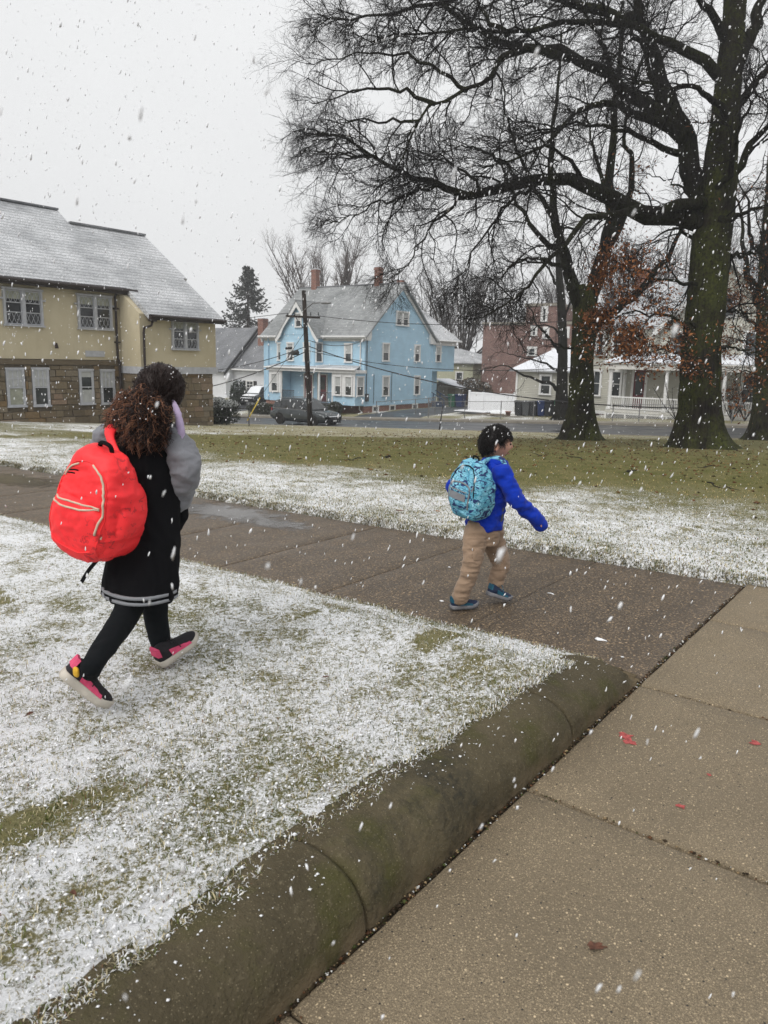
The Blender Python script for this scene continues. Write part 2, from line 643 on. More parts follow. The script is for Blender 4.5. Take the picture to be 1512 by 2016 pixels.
        cc = t.mix(bigd, cc, (.022, .02, .02))
        pd = t.rng(t.noise(.8, 3), pud, pud + .10)
        rg = t.mix(pd, t.mix(t.rng(n3, .3, .7), (wet,) * 3, (wet * .72,) * 3), (.06,) * 3)
        t.bump(t.math('ADD', n2, t.math('MULTIPLY', v1.outputs['Distance'], -1.0)), .8, .005)
        return t.fin(cc, rg, .4)
    D['walk'] = walk('pavement_concrete', (.290, .228, .146), (.08, .064, .045), (.54, .43, .28), .75, .95, 185, 95, .4)
    D['path'] = walk('wet_path_concrete', (.118, .086, .056), (.032, .025, .017), (.35, .25, .15), .5, .95, 64, 40, .6)
    t = NT('mossy_kerb_concrete')
    n1 = t.noise(2.2, 5); n2 = t.noise(40, 4, .7); n3 = t.noise(6, 4)
    cc = t.mix(t.rng(n1, .3, .7), (.050, .041, .024), (.105, .086, .050))
    cc = t.mix(t.rng(n3, .5, .7, 0, .75), cc, (.055, .055, .014))
    cc = t.mix(t.rng(n2, .58, .72, 0, .6), cc, (.16, .135, .085))
    wv = t.vor(110); cc = t.mix(t.rng(wv, .22, .12, 0, .7), cc, (.22, .185, .12)); cc = t.mix(t.rng(t.vor(70), .16, .08, 0, .8), cc, (.02, .018, .012))
    zz = t.sep()[2]; cc = t.mix(t.math('MULTIPLY', t.rng(zz, .06, .01), t.rng(t.noise(9, 4), .35, .6)), cc, (.15, .115, .07))
    cc = t.mix(t.math('MULTIPLY', t.rng(t.noise(1.7, 5, .7), .52, .66), t.rng(n2, .3, .6)), cc, (.028, .026, .018))
    t.bump(t.math('ADD', n2, t.math('MULTIPLY', n3, 1.2)), 1.0, .012)
    D['kerb'] = t.fin(cc, .8, .2)
    D['soil'] = plain('wet_soil', (.03, .022, .015), .9, .4, 30, .8, 90, dist=.01)
    t = NT('wet_asphalt')
    n1 = t.noise(.5, 5); n2 = t.noise(90, 3, .7)
    cc = t.mix(t.rng(n1, .3, .7), (.035, .037, .042), (.06, .062, .067))
    cc = t.mix(t.rng(n2, .55, .7, 0, .4), cc, (.12, .12, .12))
    t.bump(n2, .4, .004)
    D['asphalt'] = t.fin(cc, t.rng(n1, .3, .7, .25, .55), .5)
    D['farwalk'] = plain('far_pavement', (.22, .20, .165), .7, .2, 3)
    D['snow'] = plain('snow', (.82, .83, .85), .9, .06, 20, .5, 120)
    D['redpaint'] = plain('red_marking_paint', (.36, .075, .07), .8, .45, 90)
    D['leafbrown'] = plain('brown_leaf', (.10, .042, .025), .6, .4, 60)
    D['leaftan'] = plain('tan_leaf', (.28, .14, .06), .7, .4, 60)


setup_mats()
# ================================================================== the setting: ground, path, pavement, street
PA0, PA1 = 3.64, 5.68            # the wet path between the lawns
SB = 1.05                        # edge of the pavement


def grid_sheet(name, As, Bs, zf, mat, label=None, colf=None, parent=None, skirt=None):
    A, B = np.meshgrid(As, Bs, indexing='ij')
    Z = zf(A, B)
    P = np.stack([A * U2[0] + B * V2[0], A * U2[1] + B * V2[1], Z], -1).reshape(-1, 3)
    na, nb = A.shape
    i = np.arange(na * nb).reshape(na, nb)
    F = np.stack([i[:-1, :-1], i[1:, :-1], i[1:, 1:], i[:-1, 1:]], -1).reshape(-1, 4)
    c = colf(A, B).reshape(-1, 3) if colf else None
    o = npobj(name, P, F, mat, parent, smooth=True, colr=c)
    o['kind'] = 'structure'
    if label: o['label'] = label
    return o


def geo(x0, x1, d0, d1):
    r = [x0]; n = 0
    while r[-1] < x1:
        t = (r[-1] - x0) / (x1 - x0)
        r.append(r[-1] + d0 + (d1 - d0) * t)
    r[-1] = x1
    return np.array(r)


def green_zone(a, b):
    af = np.clip(30 - 1.7 * (b - 8), 10.0, 33) + 1.5 * fbm(a * .3, b * .3)
    n = .8 * fbm(a * .8, b * .8, 2.0)
    return smooth01((a + n * 1.8 - 7.4) / 4.6) * (1 - smooth01((a - af) / 3.0)) * (1 - .55 * smooth01((b - 15) / 7))


def snow_col(a, b):
    """R snow caught in the turf, G straw share"""
    n = fbm(a * 1.3, b * 1.3, 5.0, 3)
    n2 = fbm(a * 5, b * 5, 9.0, 2)
    g = green_zone(a, b)
    far = smooth01((a - 6) / 3)
    s = .585 + .10 * n + .14 * n2 + .08 * vnoise(a * 14, b * 14, 2.0) - .03 * far
    # worn and bare patches
    q_ = fbm(a * 1.1 + 11 + .5 * n2, b * 2.6 + .5 * n, 3.3, 4)
    s = s - .38 * smooth01((q_ - .35) / .16) * (1 - .6 * far)
    farleft = smooth01((a - 13) / 6) * (1 - g)
    s = s * (1 - .86 * g) - .22 * farleft
    st = .35 + .3 * n + .35 * farleft
    st = st * (1 - .92 * g) + g * .12 * smooth01((a - 18) / 6)
    return np.stack([np.clip(s, 0, 1), np.clip(st, 0, 1), g], -1)


def z_far_lawn(a, b):
    e = smooth01((a - PA1) / .12)
    return zt(a, b) + (-.06 + .095 * e) + .012 * fbm(a * 2.2, b * 2.2) * e


def z_near_lawn(a, b):
    h = .03 + .128 * (1 - smooth01((a - 3.0) / .62))
    e = smooth01((PA0 - a) / .05)
    h = h - .035 * (1 - smooth01((b - 1.268 - .03 * vnoise(a * 6, 0 * b) - .012 * vnoise(a * 30, 0 * b)) / .06))
    return zt(a, b) - .05 + (.05 + h + .014 * fbm(a * 2.5, b * 2.5) + .007 * vnoise(a * 38, b * 38) + .005 * vnoise(a * 80, b * 80)) * e


# wide ground sheet to the horizon, under everything
grid_sheet('ground', np.array([-400, -60, -20, -6, -3, 0, 3, 6, 9, 12, 16, 20, 25, 30, 34, 36, 40, 43, 47, 52, 60, 90, 160, 500, 900.]),
           np.array([-700, -200, -60, -20, -5, 1.0, 4, 8, 12, 17, 23, 30, 38, 47, 60, 100, 200, 700.]),
           lambda a, b: zt(a, b) - .25, MAT['soil'], 'bare ground under the lawns and yards')
wob = 0.025
As = geo(PA1, 34.9, .035, .9)
Bs = np.concatenate([geo(-14, 1.0, 1.5, .06)[:-1], geo(1.0, 16, .06, .25)[:-1], geo(16, 70, .3, 4)])


def z_fl(a, b):
    aw = a + .03 * vnoise(b * 3.1, 0 * b) + .02 * vnoise(b * 11, 0 * b + 4)
    return z_far_lawn(aw, b)


lawn_far = grid_sheet('lawn', As, Bs, z_fl, MAT['turf'], 'wide lawn beyond the path, snowy in front and green under the trees', snow_col)
As = geo(-5, PA0 - .02, .20, .02)
Bs = geo(1.25, 16, .03, .16)
lawn_near = grid_sheet('lawn', As, Bs, z_near_lawn, MAT['turf'], 'snow dusted lawn in front of the path behind the kerb', snow_col)

# soil bed under path and pavement, seen in the joints
mb = MB()
bs = [-.95, 1.05, 4, 8, 12, 17, 24]
for i in range(1, len(bs) - 1):
    pts = []
    mb.face(*[(a, b, float(zt(a, b)) - .022) for a, b in ((PA0 - .06, bs[i]), (PA1 + .1, bs[i]), (PA1 + .1, bs[i+1]), (PA0 - .06, bs[i+1]))])
mb.face((-6, -1.2, -.022), (26, -1.2, -.022), (26, 1.12, -.022), (-6, 1.12, -.022))
solo('soil_bed', mb, MAT['soil'], 'dark wet soil showing in the joints of the pavement', None, (0, 0, 0), kind='structure')


def slab(a0, a1, b0, b1, zf, g=.006, n=4, seed=0):
    """one cast slab with slightly rounded, chipped edges"""
    m_ = MB()
    bev = .010
    aa = [a0 + g, a0 + g + bev] + list(np.linspace(a0 + g + bev, a1 - g - bev, n + 1)[1:-1]) + [a1 - g - bev, a1 - g]
    bb = [b0 + g, b0 + g + bev] + list(np.linspace(b0 + g + bev, b1 - g - bev, n + 1)[1:-1]) + [b1 - g - bev, b1 - g]
    N = len(aa); M_ = len(bb)
    for i, a in enumerate(aa):
        for j, b in enumerate(bb):
            e = i in (0, N-1) or j in (0, M_-1)
            ja = .004 * float(vnoise(a*25 + seed, b*25, 1.)) if e else 0
            m_.v.append((a + ja, b + ja, float(zf(a, b)) - (.009 if e else 0) + .002 * float(vnoise(a*3, b*3, seed + .5))))
    for i in range(N - 1):
        for j in range(M_ - 1):
            m_.f.append((i*M_+j, (i+1)*M_+j, (i+1)*M_+j+1, i*M_+j+1))
    # sides
    per = [i*M_ for i in range(N)] + [(N-1)*M_+j for j in range(1, M_)] + [i*M_+M_-1 for i in range(N-2, -1, -1)] + [j for j in range(M_-2, 0, -1)]
    k = len(m_.v)
    for q in per: m_.v.append((m_.v[q][0], m_.v[q][1], m_.v[q][2] - .05))
    for i in range(len(per)):
        j = (i + 1) % len(per)
        m_.f.append((per[i], per[j], k + j, k + i))
    return m_


path = Thing('path', 'wet brown concrete path crossing the lawn', None, (4.6, 1.05, 0), kind='structure')
jb = [1.080, 2.17, 3.27, 4.33, 5.45, 6.55, 7.65, 8.75, 9.85, 10.95, 12.05, 13.2, 14.3, 15.4, 16.5, 17.6]
for i in range(len(jb) - 1):
    path.part('paving_slab', slab(PA0 - .05, PA1, jb[i], jb[i+1], zt, .003, 8, i), MAT['path'], smooth=True)
walk_ = Thing('sidewalk', 'damp tan concrete pavement with dark joints', None, (2, 0, 0), kind='structure')
ja = [-3.7, -2.5, -1.3, -.1, 1.1, 2.315, 3.49, 4.73, 5.95, 7.2, 8.4, 9.6, 10.8, 12]
for i in range(len(ja) - 1):
    walk_.part('paving_slab', slab(ja[i], ja[i+1], -.62, 1.078, lambda a, b: 0.0, .007, 10, 30 + i), MAT['walk'], smooth=True)

# red marking paint and a wet leaf on the pavement
rs = random.Random(3)
for x, y, r, seed in ((1233, 1450, .040, 1), (1240, 1462, .026, 5), (1486, 1463, .026, 2), (1340, 1588, .020, 3), (1395, 1525, .012, 4)):
    c = toab(gz(x, y, .002)); rr = random.Random(seed); m_ = MB(); pts = []
    for k in range(11):
        t = k * 2 * math.pi / 11; q = r * (.45 + .75 * rr.random())
        pts.append((c[0] + q * math.cos(t) * .8, c[1] + q * math.sin(t), .0035))
    m_.face(*pts)
    walk_.part('paint_mark', m_, MAT['redpaint'])


def leaf_mesh(c, size, ang, z, seed=0):
    rr = random.Random(seed); m_ = MB(); n = 14; cx, cy = c
    m_.v.append((cx, cy, z + size * .22))
    for k in range(n):
        t = k * 2 * math.pi / n
        q = size * (.62 + .38 * abs(math.cos(t * 2.5)) + .12 * rr.random()) * (1.25 if abs(t - math.pi) < 2.6 and abs(t) > .3 else 1)
        x = q * math.cos(t); y = q * .62 * math.sin(t)
        m_.v.append((cx + x * math.cos(ang) - y * math.sin(ang), cy + x * math.sin(ang) + y * math.cos(ang), z + .004 + size * .25 * rr.random()))
    for k in range(n): m_.f.append((0, 1 + k, 1 + (k + 1) % n))
    k = len(m_.v); tx, ty = cx - math.cos(ang) * size * 1.7, cy - math.sin(ang) * size * 1.7
    m_.bar((cx - math.cos(ang) * size * .6, cy - math.sin(ang) * size * .6, z + .006), (tx, ty, z + .003), .003, .002)
    return m_


c = toab(gz(1170, 1865, .003))
solo('fallen_leaf', leaf_mesh((0, 0), .020, 2.2, 0, 3), MAT['leafbrown'], 'dark brown wet leaf lying flat on the pavement', 'leaf', (c[0], c[1], .002), local=True)

# kerb: a rolled concrete edging in lengths
kerb = Thing('kerb', 'dark mossy rolled concrete kerb along the pavement', None, (1, 1.1, 0), kind='structure')


def kerb_stone(a0, a1, endbroken=False, seed=0):
    m_ = MB(); n = 90; K = 22
    for i in range(n + 1):
        a = a0 + .004 + (a1 - a0 - .008) * i / n
        h = .166 - .045 * float(smooth01((a - 2.5) / 1.0))
        fr = float(smooth01((a - 3.36) / .16)) if endbroken else 0
        h2 = h * (1 - .75 * fr * (1 + .35 * float(vnoise(a * 60, seed)))) + .004 * math.sin(a * 5)
        e = 1 if (i in (0, n) and not (endbroken and i == n)) else 0
        ring = []
        for k in range(K + 1):
            t = k / K
            # profile: near-vertical foot, rounded shoulder, flat top going into the lawn
            if t < .8:
                s = t / .8; ang = s * math.pi / 2
                b = 1.084 + .185 * (1 - math.cos(ang)) * .98
                z = h2 * (math.sin(ang) ** .82)
            else:
                s = (t - .8) / .2; b = 1.2655 + .14 * s; z = h2 - .02 * s * s
            nz_ = .007 * float(fbm(a * 7, b * 9 + z * 9, seed)) + .003 * float(vnoise(a * 45, b * 45 + z * 45, seed)) - .006 * max(0, float(vnoise(a * 22, b * 22 + z * 22, seed + 3.)) - .55)
            b_ = b + nz_ + fr * .03 * float(vnoise(a * 30, k * .7, 2)) + e * .006
            if endbroken: b_ += .05 * fr * t
            m_.v.append((a, b_, max(-.03, z + nz_ * .6 - e * .006) if k else -.03))
    for i in range(n):
        for k in range(K):
            m_.f.append((i*(K+1)+k, (i+1)*(K+1)+k, (i+1)*(K+1)+k+1, i*(K+1)+k+1))
    for i, rev in ((0, False), (n, True)):
        q = [i*(K+1)+k for k in range(K+1)]
        base = len(m_.v); m_.v.append((m_.v[q[0]][0], 1.43, -.03)); q = q + [base]
        m_.f.append(tuple(q if rev else q[::-1]))
    return m_


jk = [-4.0, -2.6, -1.26, .08, 1.415, 2.75, 3.54]
for i in range(len(jk) - 1):
    kerb.part('kerb_stone', kerb_stone(jk[i], jk[i+1], i == len(jk) - 2, i), MAT['kerb'], smooth=True)

# street, far pavement, yards
def strip(name, a0, a1, dz, mat, label, b0=-60, b1=150, na=4):
    return grid_sheet(name, np.linspace(a0, a1, na), np.linspace(b0, b1, 90), lambda a, b: zt(a, b) + dz, mat, label)


strip('street', 34.7, 42.6, .02, MAT['asphalt'], 'wet asphalt street running past the houses')
mb = MB()
for i in range(70):
    b = -20 + i * 1.5
    z0 = float(zt(42.5, b)); z1 = float(zt(42.5, b + 1.5))
    mb.prism([(42.5, b, z0 - .1), (42.5, b, z0 + .15), (44.0, b, z0 + .17), (44.0, b, z0 - .1)], (0, 1.5, z1 - z0))
solo('sidewalk', mb, MAT['farwalk'], 'pale pavement with kerb on the far side of the street', None, (42.5, 20, -2), kind='structure')
mb = MB()
for i in range(60):
    b = -20 + i * 1.5
    z0 = float(zt(34.8, b)); z1 = float(zt(34.8, b + 1.5))
    mb.prism([(34.66, b, z0 - .1), (34.66, b, z0 + .06), (34.86, b, z0 + .06), (34.86, b, z0 - .1)], (0, 1.5, z1 - z0))
solo('kerb', mb, MAT['farwalk'], 'low granite kerb on the near side of the street', None, (34.7, 20, -2), kind='structure')


def yard_col(a, b):
    n = fbm(a * .6, b * .6, 1.0)
    s = .42 + .35 * n
    return np.stack([np.clip(s, 0, 1), np.clip(.55 + .3 * n, 0, 1), 0 * a], -1)


grid_sheet('yard', np.linspace(43.9, 75, 50), np.linspace(-30, 130, 150), lambda a, b: zt(a, b) + .03 + .12 * smooth01((a - 44) / 1.2), MAT['turf'], 'thin patchy yards in front of the houses', yard_col)
# asphalt driveway beside the blue house and the one between the beige wings
for (a0, a1, b0, b1, lb) in ((43.92, 62, 30.6, 36.6, 'asphalt driveway beside the blue house'), (43.92, 49.5, 19.0, 20.6, 'asphalt drive between the bins and the beige house'), (43.92, 60, 50.2, 58, 'asphalt drive beside the white house')):
    grid_sheet('driveway', np.linspace(a0, a1, 14), np.linspace(b0, b1, 8), lambda a, b: zt(a, b) + .045 + .12 * smooth01((a - 44) / 1.2), MAT['asphalt'], lb)

# ------------------------------------------------------------------ grass blades and snow caught on them
rg = np.random.RandomState(11)


def blades(a, b, z, hgt, wid, c0, c1, lean=.9):
    n = len(a)
    az = rg.rand(n) * 2 * np.pi
    ln = (.25 + .75 * rg.rand(n)) * lean
    h = hgt * (.55 + .75 * rg.rand(n))
    d = np.stack([np.cos(az), np.sin(az)], -1)
    s = np.stack([-np.sin(az), np.cos(az)], -1)
    base = np.stack([a * U2[0] + b * V2[0], a * U2[1] + b * V2[1]], -1)
    w_ = (wid * (.6 + .8 * rg.rand(n)))[:, None]
    V = np.empty((n, 5, 3))
    V[:, 0, :2] = base - s * w_ * .5; V[:, 1, :2] = base + s * w_ * .5
    V[:, :2, 2] = (z - .004)[:, None]
    m1 = base + d * (h * ln * .45)[:, None]
    V[:, 2, :2] = m1 + s * w_ * .45; V[:, 3, :2] = m1 - s * w_ * .45
    zz = h * np.sqrt(np.clip(1 - (ln * .6) ** 2, .1, 1))
    V[:, 2:4, 2] = (z + zz * .6)[:, None]
    V[:, 4, :2] = base + d * (h * ln)[:, None]; V[:, 4, 2] = z + zz * (.95 - .45 * ln)
    i = np.arange(n)[:, None] * 5
    F = np.concatenate([i + np.array([[0, 1, 2]]), i + np.array([[0, 2, 3]]), i + np.array([[3, 2, 4]])], 0)
    C = np.empty((n, 5, 3)); C[:, :2] = c0[:, None]; C[:, 2:4] = (.5 * c0 + .5 * c1)[:, None]; C[:, 4] = c1
    return V.reshape(-1, 3), F, C.reshape(-1, 3)


def pick_cols(n, snow, straw, dark=1.0):
    green = np.array([.085, .10, .028]); strw = np.array([.40, .35, .22]); sn = np.array([.80, .81, .83]); brown = np.array([.15, .085, .045])
    r = rg.rand(n)
    base = np.where((r < straw)[:, None], strw, green) * (.6 + .8 * rg.rand(n, 1))
    base = np.where((rg.rand(n) < .06)[:, None], brown, base)
    fs = rg.rand(n) < snow
    tip = np.where(fs[:, None], sn, base)
    base = np.where((fs & (rg.rand(n) < .45))[:, None], sn * .95, base)
    return base, tip


def inview(a, b, z, mg=300, ymax=2150):
    P = np.stack([a * U2[0] + b * V2[0], a * U2[1] + b * V2[1], z], -1) - CAMP
    dz = P @ _fw
    x = 756 + FPX * (P @ _rt) / np.maximum(dz, .05); y = 1008 - FPX * (P @ _up) / np.maximum(dz, .05)
    return (dz > .3) & (x > -mg) & (x < 1512 + mg) & (y < ymax) & (y > 700)


VV = []; FF = []; CC = []; off = 0


def put(V, F, C):
    global off
    VV.append(V); FF.append(F + off); CC.append(C); off += len(V)


def flush(name, label, base):
    global off, VV, FF, CC
    o = npobj(name, np.concatenate(VV), np.concatenate(FF), MAT['blade'], None, base, False, np.concatenate(CC))
    o.location = base; tag(o, label, 'grass', kind='stuff')
    VV = []; FF = []; CC = []; off = 0
    return o


n = 620000
a = rg.uniform(-3, PA0 - .02, n); b = rg.uniform(1.28, 11, n)
dens = np.clip(6.0 / ((a * a + b * b)), .15, 1)
k = (rg.rand(n) < dens) & inview(a, b, zt(a, b) + .1)
a = a[k]; b = b[k]
sc = snow_col(a, b)
keep = rg.rand(len(a)) < (1.0 - .25 * sc[:, 0])
a = a[keep]; b = b[keep]; sc = sc[keep]
c0, c1 = pick_cols(len(a), .10 + .62 * sc[:, 0], .30 + .5 * sc[:, 1])
put(*blades(a, b, z_near_lawn(a, b), .0175, .0024, c0, c1, 1.45))
nb_near = len(a)
# rough tufts along the path edge
n = 6000
b = rg.uniform(1.3, 12, n); a = PA0 - .02 - np.abs(rg.normal(0, .035, n))
c0, c1 = pick_cols(n, .3, .6)
put(*blades(a, b, z_near_lawn(a, b), .025, .003, c0, c1, 1.3))
n = 9000
a = rg.uniform(-1.5, 3.55, n); b = 1.292 + np.abs(rg.normal(0, .035, n))
c0, c1 = pick_cols(n, .5, .55)
put(*blades(a, b, z_near_lawn(a, b) + .006, .019, .0025, c0, c1, 1.4))
flush('grass', 'snow tipped grass blades on the near lawn', W(1.5, 3, .1))

n = 420000
a = PA1 + .02 + 30 * rg.rand(n) ** 2.2; b = rg.uniform(-2, 26, n)
dens = np.clip(60.0 / ((a * a + b * b)), .05, 1)
k = (rg.rand(n) < dens) & inview(a, b, zt(a, b))
a = a[k]; b = b[k]
sc = snow_col(a, b)
c0, c1 = pick_cols(len(a), np.where(sc[:, 2] > .5, .0, .1 + .5 * sc[:, 0]), .2 + .75 * sc[:, 1])
gmul = np.where(sc[:, 2:3] > .5, np.array([[1.45, 1.25, .95]]), 1.0)
put(*blades(a, b, z_fl(a, b), .022, .006, c0 * gmul, c1 * gmul, 1.1))
n = 16000
b = rg.uniform(.9, 16, n); a = PA1 + .03 + np.abs(rg.normal(0, .05, n))
c0, c1 = pick_cols(n, .12, .75)
put(*blades(a, b, z_fl(a, b) + .003, .034, .005, c0 * .55, c1 * .75, 1.4))
flush('grass', 'snow dusted and straw coloured grass blades beyond the path', W(8, 4, -.1))


# little clumps of snow held up on the blades
def clumps(a, b, z, r):
    n = len(a)
    oct_ = np.array([[1, 0, 0], [0, 1, 0], [-1, 0, 0], [0, -1, 0], [0, 0, 1], [0, 0, -1]], float)
    tri = np.array([[0, 1, 4], [1, 2, 4], [2, 3, 4], [3, 0, 4], [1, 0, 5], [2, 1, 5], [3, 2, 5], [0, 3, 5]])
    s = oct_[None] * (r[:, None, None] * (.55 + .9 * rg.rand(n, 6, 1))) * np.array([1, 1, .5])
    an = rg.rand(n) * 6.28; ca, sa = np.cos(an)[:, None], np.sin(an)[:, None]
    x = s[..., 0] * ca - s[..., 1] * sa; y = s[..., 0] * sa + s[..., 1] * ca
    V = np.stack([x, y, s[..., 2]], -1)
    P = np.stack([a * U2[0] + b * V2[0], a * U2[1] + b * V2[1], z], -1)
    return (V + P[:, None]).reshape(-1, 3), (np.arange(n)[:, None, None] * 6 + tri[None]).reshape(-1, 3)


n = 190000
a = rg.uniform(-3, PA0 - .03, n); b = rg.uniform(1.28, 11, n)
dens = np.clip(5.0 / ((a * a + b * b)), .1, 1)
k = (rg.rand(n) < dens) & inview(a, b, zt(a, b) + .1)
a = a[k]; b = b[k]
k = rg.rand(len(a)) < np.clip(snow_col(a, b)[:, 0] - .12, 0, 1)
a = a[k]; b = b[k]
V, F = clumps(a, b, z_near_lawn(a, b) + .003 + .012 * rg.rand(len(a)), .0022 + .0055 * rg.rand(len(a)) ** 2)
o = npobj('fallen_snow', V, F, MAT['snow'], None, W(1.5, 3, .1), True)
o.location = W(1.5, 3, .1); tag(o, 'clumps of fresh snow caught in the near grass', 'snow', kind='stuff')


# grit, leaf crumbs and slush caught in the joints along the kerb and the path
n = 2600
q_ = rg.rand(n)
a = np.where(q_ < .62, rg.uniform(-1, 3.55, n), rg.uniform(3.5, 7, n)); b = np.where(q_ < .62, 1.077 + rg.normal(0, .007, n), 1.078 + rg.normal(0, .007, n))
k = (q_ > .9); b[k] = rg.uniform(.0, 1.05, k.sum()); a[k] = np.array([2.315, 3.49, 1.1])[rg.randint(0, 3, k.sum())] + rg.normal(0, .006, k.sum())
V, F = clumps(a, b, np.full(n, -.001), .0025 + .006 * rg.rand(n) ** 3)
cols = np.array([[.035, .024, .015], [.10, .05, .025], [.25, .18, .10], [.05, .06, .02], [.55, .55, .53]])[rg.choice(5, n, p=[.45, .2, .15, .12, .08])] * (.6 + .8 * rg.rand(n, 1))
o = npobj('grit', V, F, MAT['blade'], None, W(3, 1.05, 0), False, np.repeat(cols, 6, 0)); o.location = W(3, 1.05, 0); tag(o, 'grit and leaf crumbs in the pavement joints', 'grit', kind='stuff')

# snow crumbs on the kerb, dead leaves matted into the grass under the trees, and standing water on the path
n = 260
a = rg.uniform(-.5, 3.4, n); b = 1.15 + .13 * rg.rand(n) ** .6
an_ = np.arccos(np.clip(1 - (b - 1.084) / (.185 * .98), -1, 1)); h_ = (.166 - .045 * smooth01((a - 2.5) / 1.0)) * np.sin(np.minimum(an_, np.pi / 2)) ** .82
V, F = clumps(a, b, h_ + .001, .0018 + .004 * rg.rand(n) ** 4)
o = npobj('fallen_snow', V, F, MAT['snow'], None, W(1.5, 1.2, .1), True); o.location = W(1.5, 1.2, .1); tag(o, 'scattered snow crumbs lying on the kerb', 'snow', kind='stuff')
n = 3600
a = np.where(rg.rand(n) < .9, rg.normal(20, 5, n), rg.uniform(8, 33, n)); b = rg.normal(8, 6, n)
k = (a > 8.5) & (a < 34) & (b > -3) & (b < 26); a = a[k]; b = b[k]; n = len(a)
V, F = clumps(a, b, z_fl(a, b) + .012, .014 + .022 * rg.rand(n))
cols = np.array([[.13, .06, .025], [.085, .045, .022], [.20, .12, .05], [.06, .05, .02]])[rg.randint(0, 4, n)] * (.6 + .8 * rg.rand(n, 1))
o = npobj('leaf_litter', V, F, MAT['blade'], None, W(20, 8, -.8), False, np.repeat(cols, 6, 0)); o.location = W(20, 8, -.8); tag(o, 'matted dead leaves scattered in the grass under the trees', 'leaves', kind='stuff')
t = NT('puddle_water')
a_ = t.n('ShaderNodeAttribute'); a_.attribute_name = 'col'
ed = t.sep(a_.outputs['Color'])[0]
al = t.rng(t.math('ADD', ed, t.math('MULTIPLY', t.math('SUBTRACT', t.noise(7, 5, .6), .5), 1.5)), .22, .62, 0, .85)
t.bump(t.noise(30, 3), .08, .003)
t.l(al, t.b.inputs['Alpha'])
MAT['water'] = t.fin((.05, .04, .03), .10, .5)
for i, (x, y, la, lb, lbl) in enumerate(((440, 1008, .50, 1.25, 'shallow puddle on the path right of the girl'), (545, 1032, .30, .6, 'small puddle in front of the larger one on the path'), (30, 945, .45, 1.4, 'puddle at the far left end of the path'))):
    c = toab(thit(x, y)); V = []; F = []; C_ = []; nr, nk = 7, 40
    for r in range(nr):
        for k in range(nk):
            t_ = k * 2 * math.pi / nk; q = r / (nr - 1)
            aa, bb = min(PA1 - .03, c[0] + la * q * math.cos(t_)), c[1] + lb * q * math.sin(t_)
            V.append(W(aa, bb, float(zt(aa, bb)) + .004)); C_.append((1 - q, 0, 0))
    for r in range(nr - 1):
        for k in range(nk): F.append((r * nk + k, (r + 1) * nk + k, (r + 1) * nk + (k + 1) % nk, r * nk + (k + 1) % nk))
    o = npobj('puddle', np.array(V), np.array(F), MAT['water'], None, W(c[0], c[1], 0), True, np.array(C_)); o.location = W(c[0], c[1], 0); tag(o, lbl, kind='structure')
# ================================================================== buildings
def wallpt(kind, plane):
    """kind 'F': wall facing the camera-left street side (normal -a), s runs along b; 'S': wall with normal -b, s runs along a"""
    if kind == 'F': return lambda s, z, d: (plane - d, s, z)
    return lambda s, z, d: (s, plane - d, z)


def wbox(m_, P, s0, s1, z0, z1, d0, d1):
    n = len(m_.v)
    for d in (d0, d1):
        for s, z in ((s0, z0), (s1, z0), (s1, z1), (s0, z1)): m_.v.append(P(s, z, d))
    m_.f += [(n, n+1, n+2, n+3), (n+7, n+6, n+5, n+4), (n, n+4, n+5, n+1), (n+1, n+5, n+6, n+2), (n+2, n+6, n+7, n+3), (n+3, n+7, n+4, n)]
    return m_


def window(T, kind, plane, s0, s1, z0, z1, trim=.11, tm='white', style='sash', shade=None, muntin=0, sill=True, proud=.05, parent=None, lower=None):
    """casing + sashes as the window, panes / blinds / sill as its sub-parts"""
    P0 = wallpt(kind, plane); P = lambda s_, z_, d_: P0(s_, z_, d_ + .042)
    m_ = MB()
    wbox(m_, P, s0, s0 + trim, z0, z1, -.06, proud); wbox(m_, P, s1 - trim, s1, z0, z1, -.06, proud)
    wbox(m_, P, s0 - .02, s1 + .02, z1, z1 + trim * 1.1, -.06, proud + .015)
    i0, i1 = s0 + trim, s1 - trim
    if sill: wbox(m_, P, s0 - .03, s1 + .03, z0 - .06, z0, -.06, proud + .04)
    else: wbox(m_, P, i0, i1, z0, z0 + trim, -.06, proud)
    zb = z0 if sill else z0 + trim
    st = .035
    zm = (zb + z1) / 2
    for (a_, b_, c_, d_) in ((i0, i0 + st, zb, z1), (i1 - st, i1, zb, z1)): wbox(m_, P, a_, b_, c_, d_, -.03, .015)
    for zc in ((zb + st / 2, zm, z1 - st / 2) if style == 'sash' else (zb + st / 2, z1 - st / 2)): wbox(m_, P, i0 + st, i1 - st, zc - st * .6, zc + st * .6, -.03, .02)
    for k in range(muntin):
        sc_ = i0 + (i1 - i0) * (k + 1) / (muntin + 1)
        wbox(m_, P, sc_ - .02, sc_ + .02, zm + .02, z1 - st, -.025, .008)
    if muntin:
        zc = (zm + z1) / 2
        wbox(m_, P, i0 + st, i1 - st, zc - .02, zc + .02, -.025, .006)
    o = T.part('window', m_, MAT[tm], parent)
    for (c_, d_) in ((zb, zm), (zm, z1)) if style == 'sash' else ((zb, z1),):
        g = MB(); wbox(g, P, i0 + st * .5, i1 - st * .5, c_ + .02, d_ - .02, -.035, -.022)
        T.part('pane', g, MAT['glass'], o)
    if shade:
        zz = zb + (z1 - zb) * shade[0]
        g = MB(); wbox(g, P, i0 + st, i1 - st, zz, z1 - .03, -.021, -.014)
        T.part('window_blind', g, MAT[shade[1]], o)
    if lower:
        g = MB(); wbox(g, P, i0 + st, i1 - st, zb + .03, zb + (z1 - zb) * lower[0], -.021, -.014)
        T.part('window_blind', g, MAT[lower[1]], o)
    return o


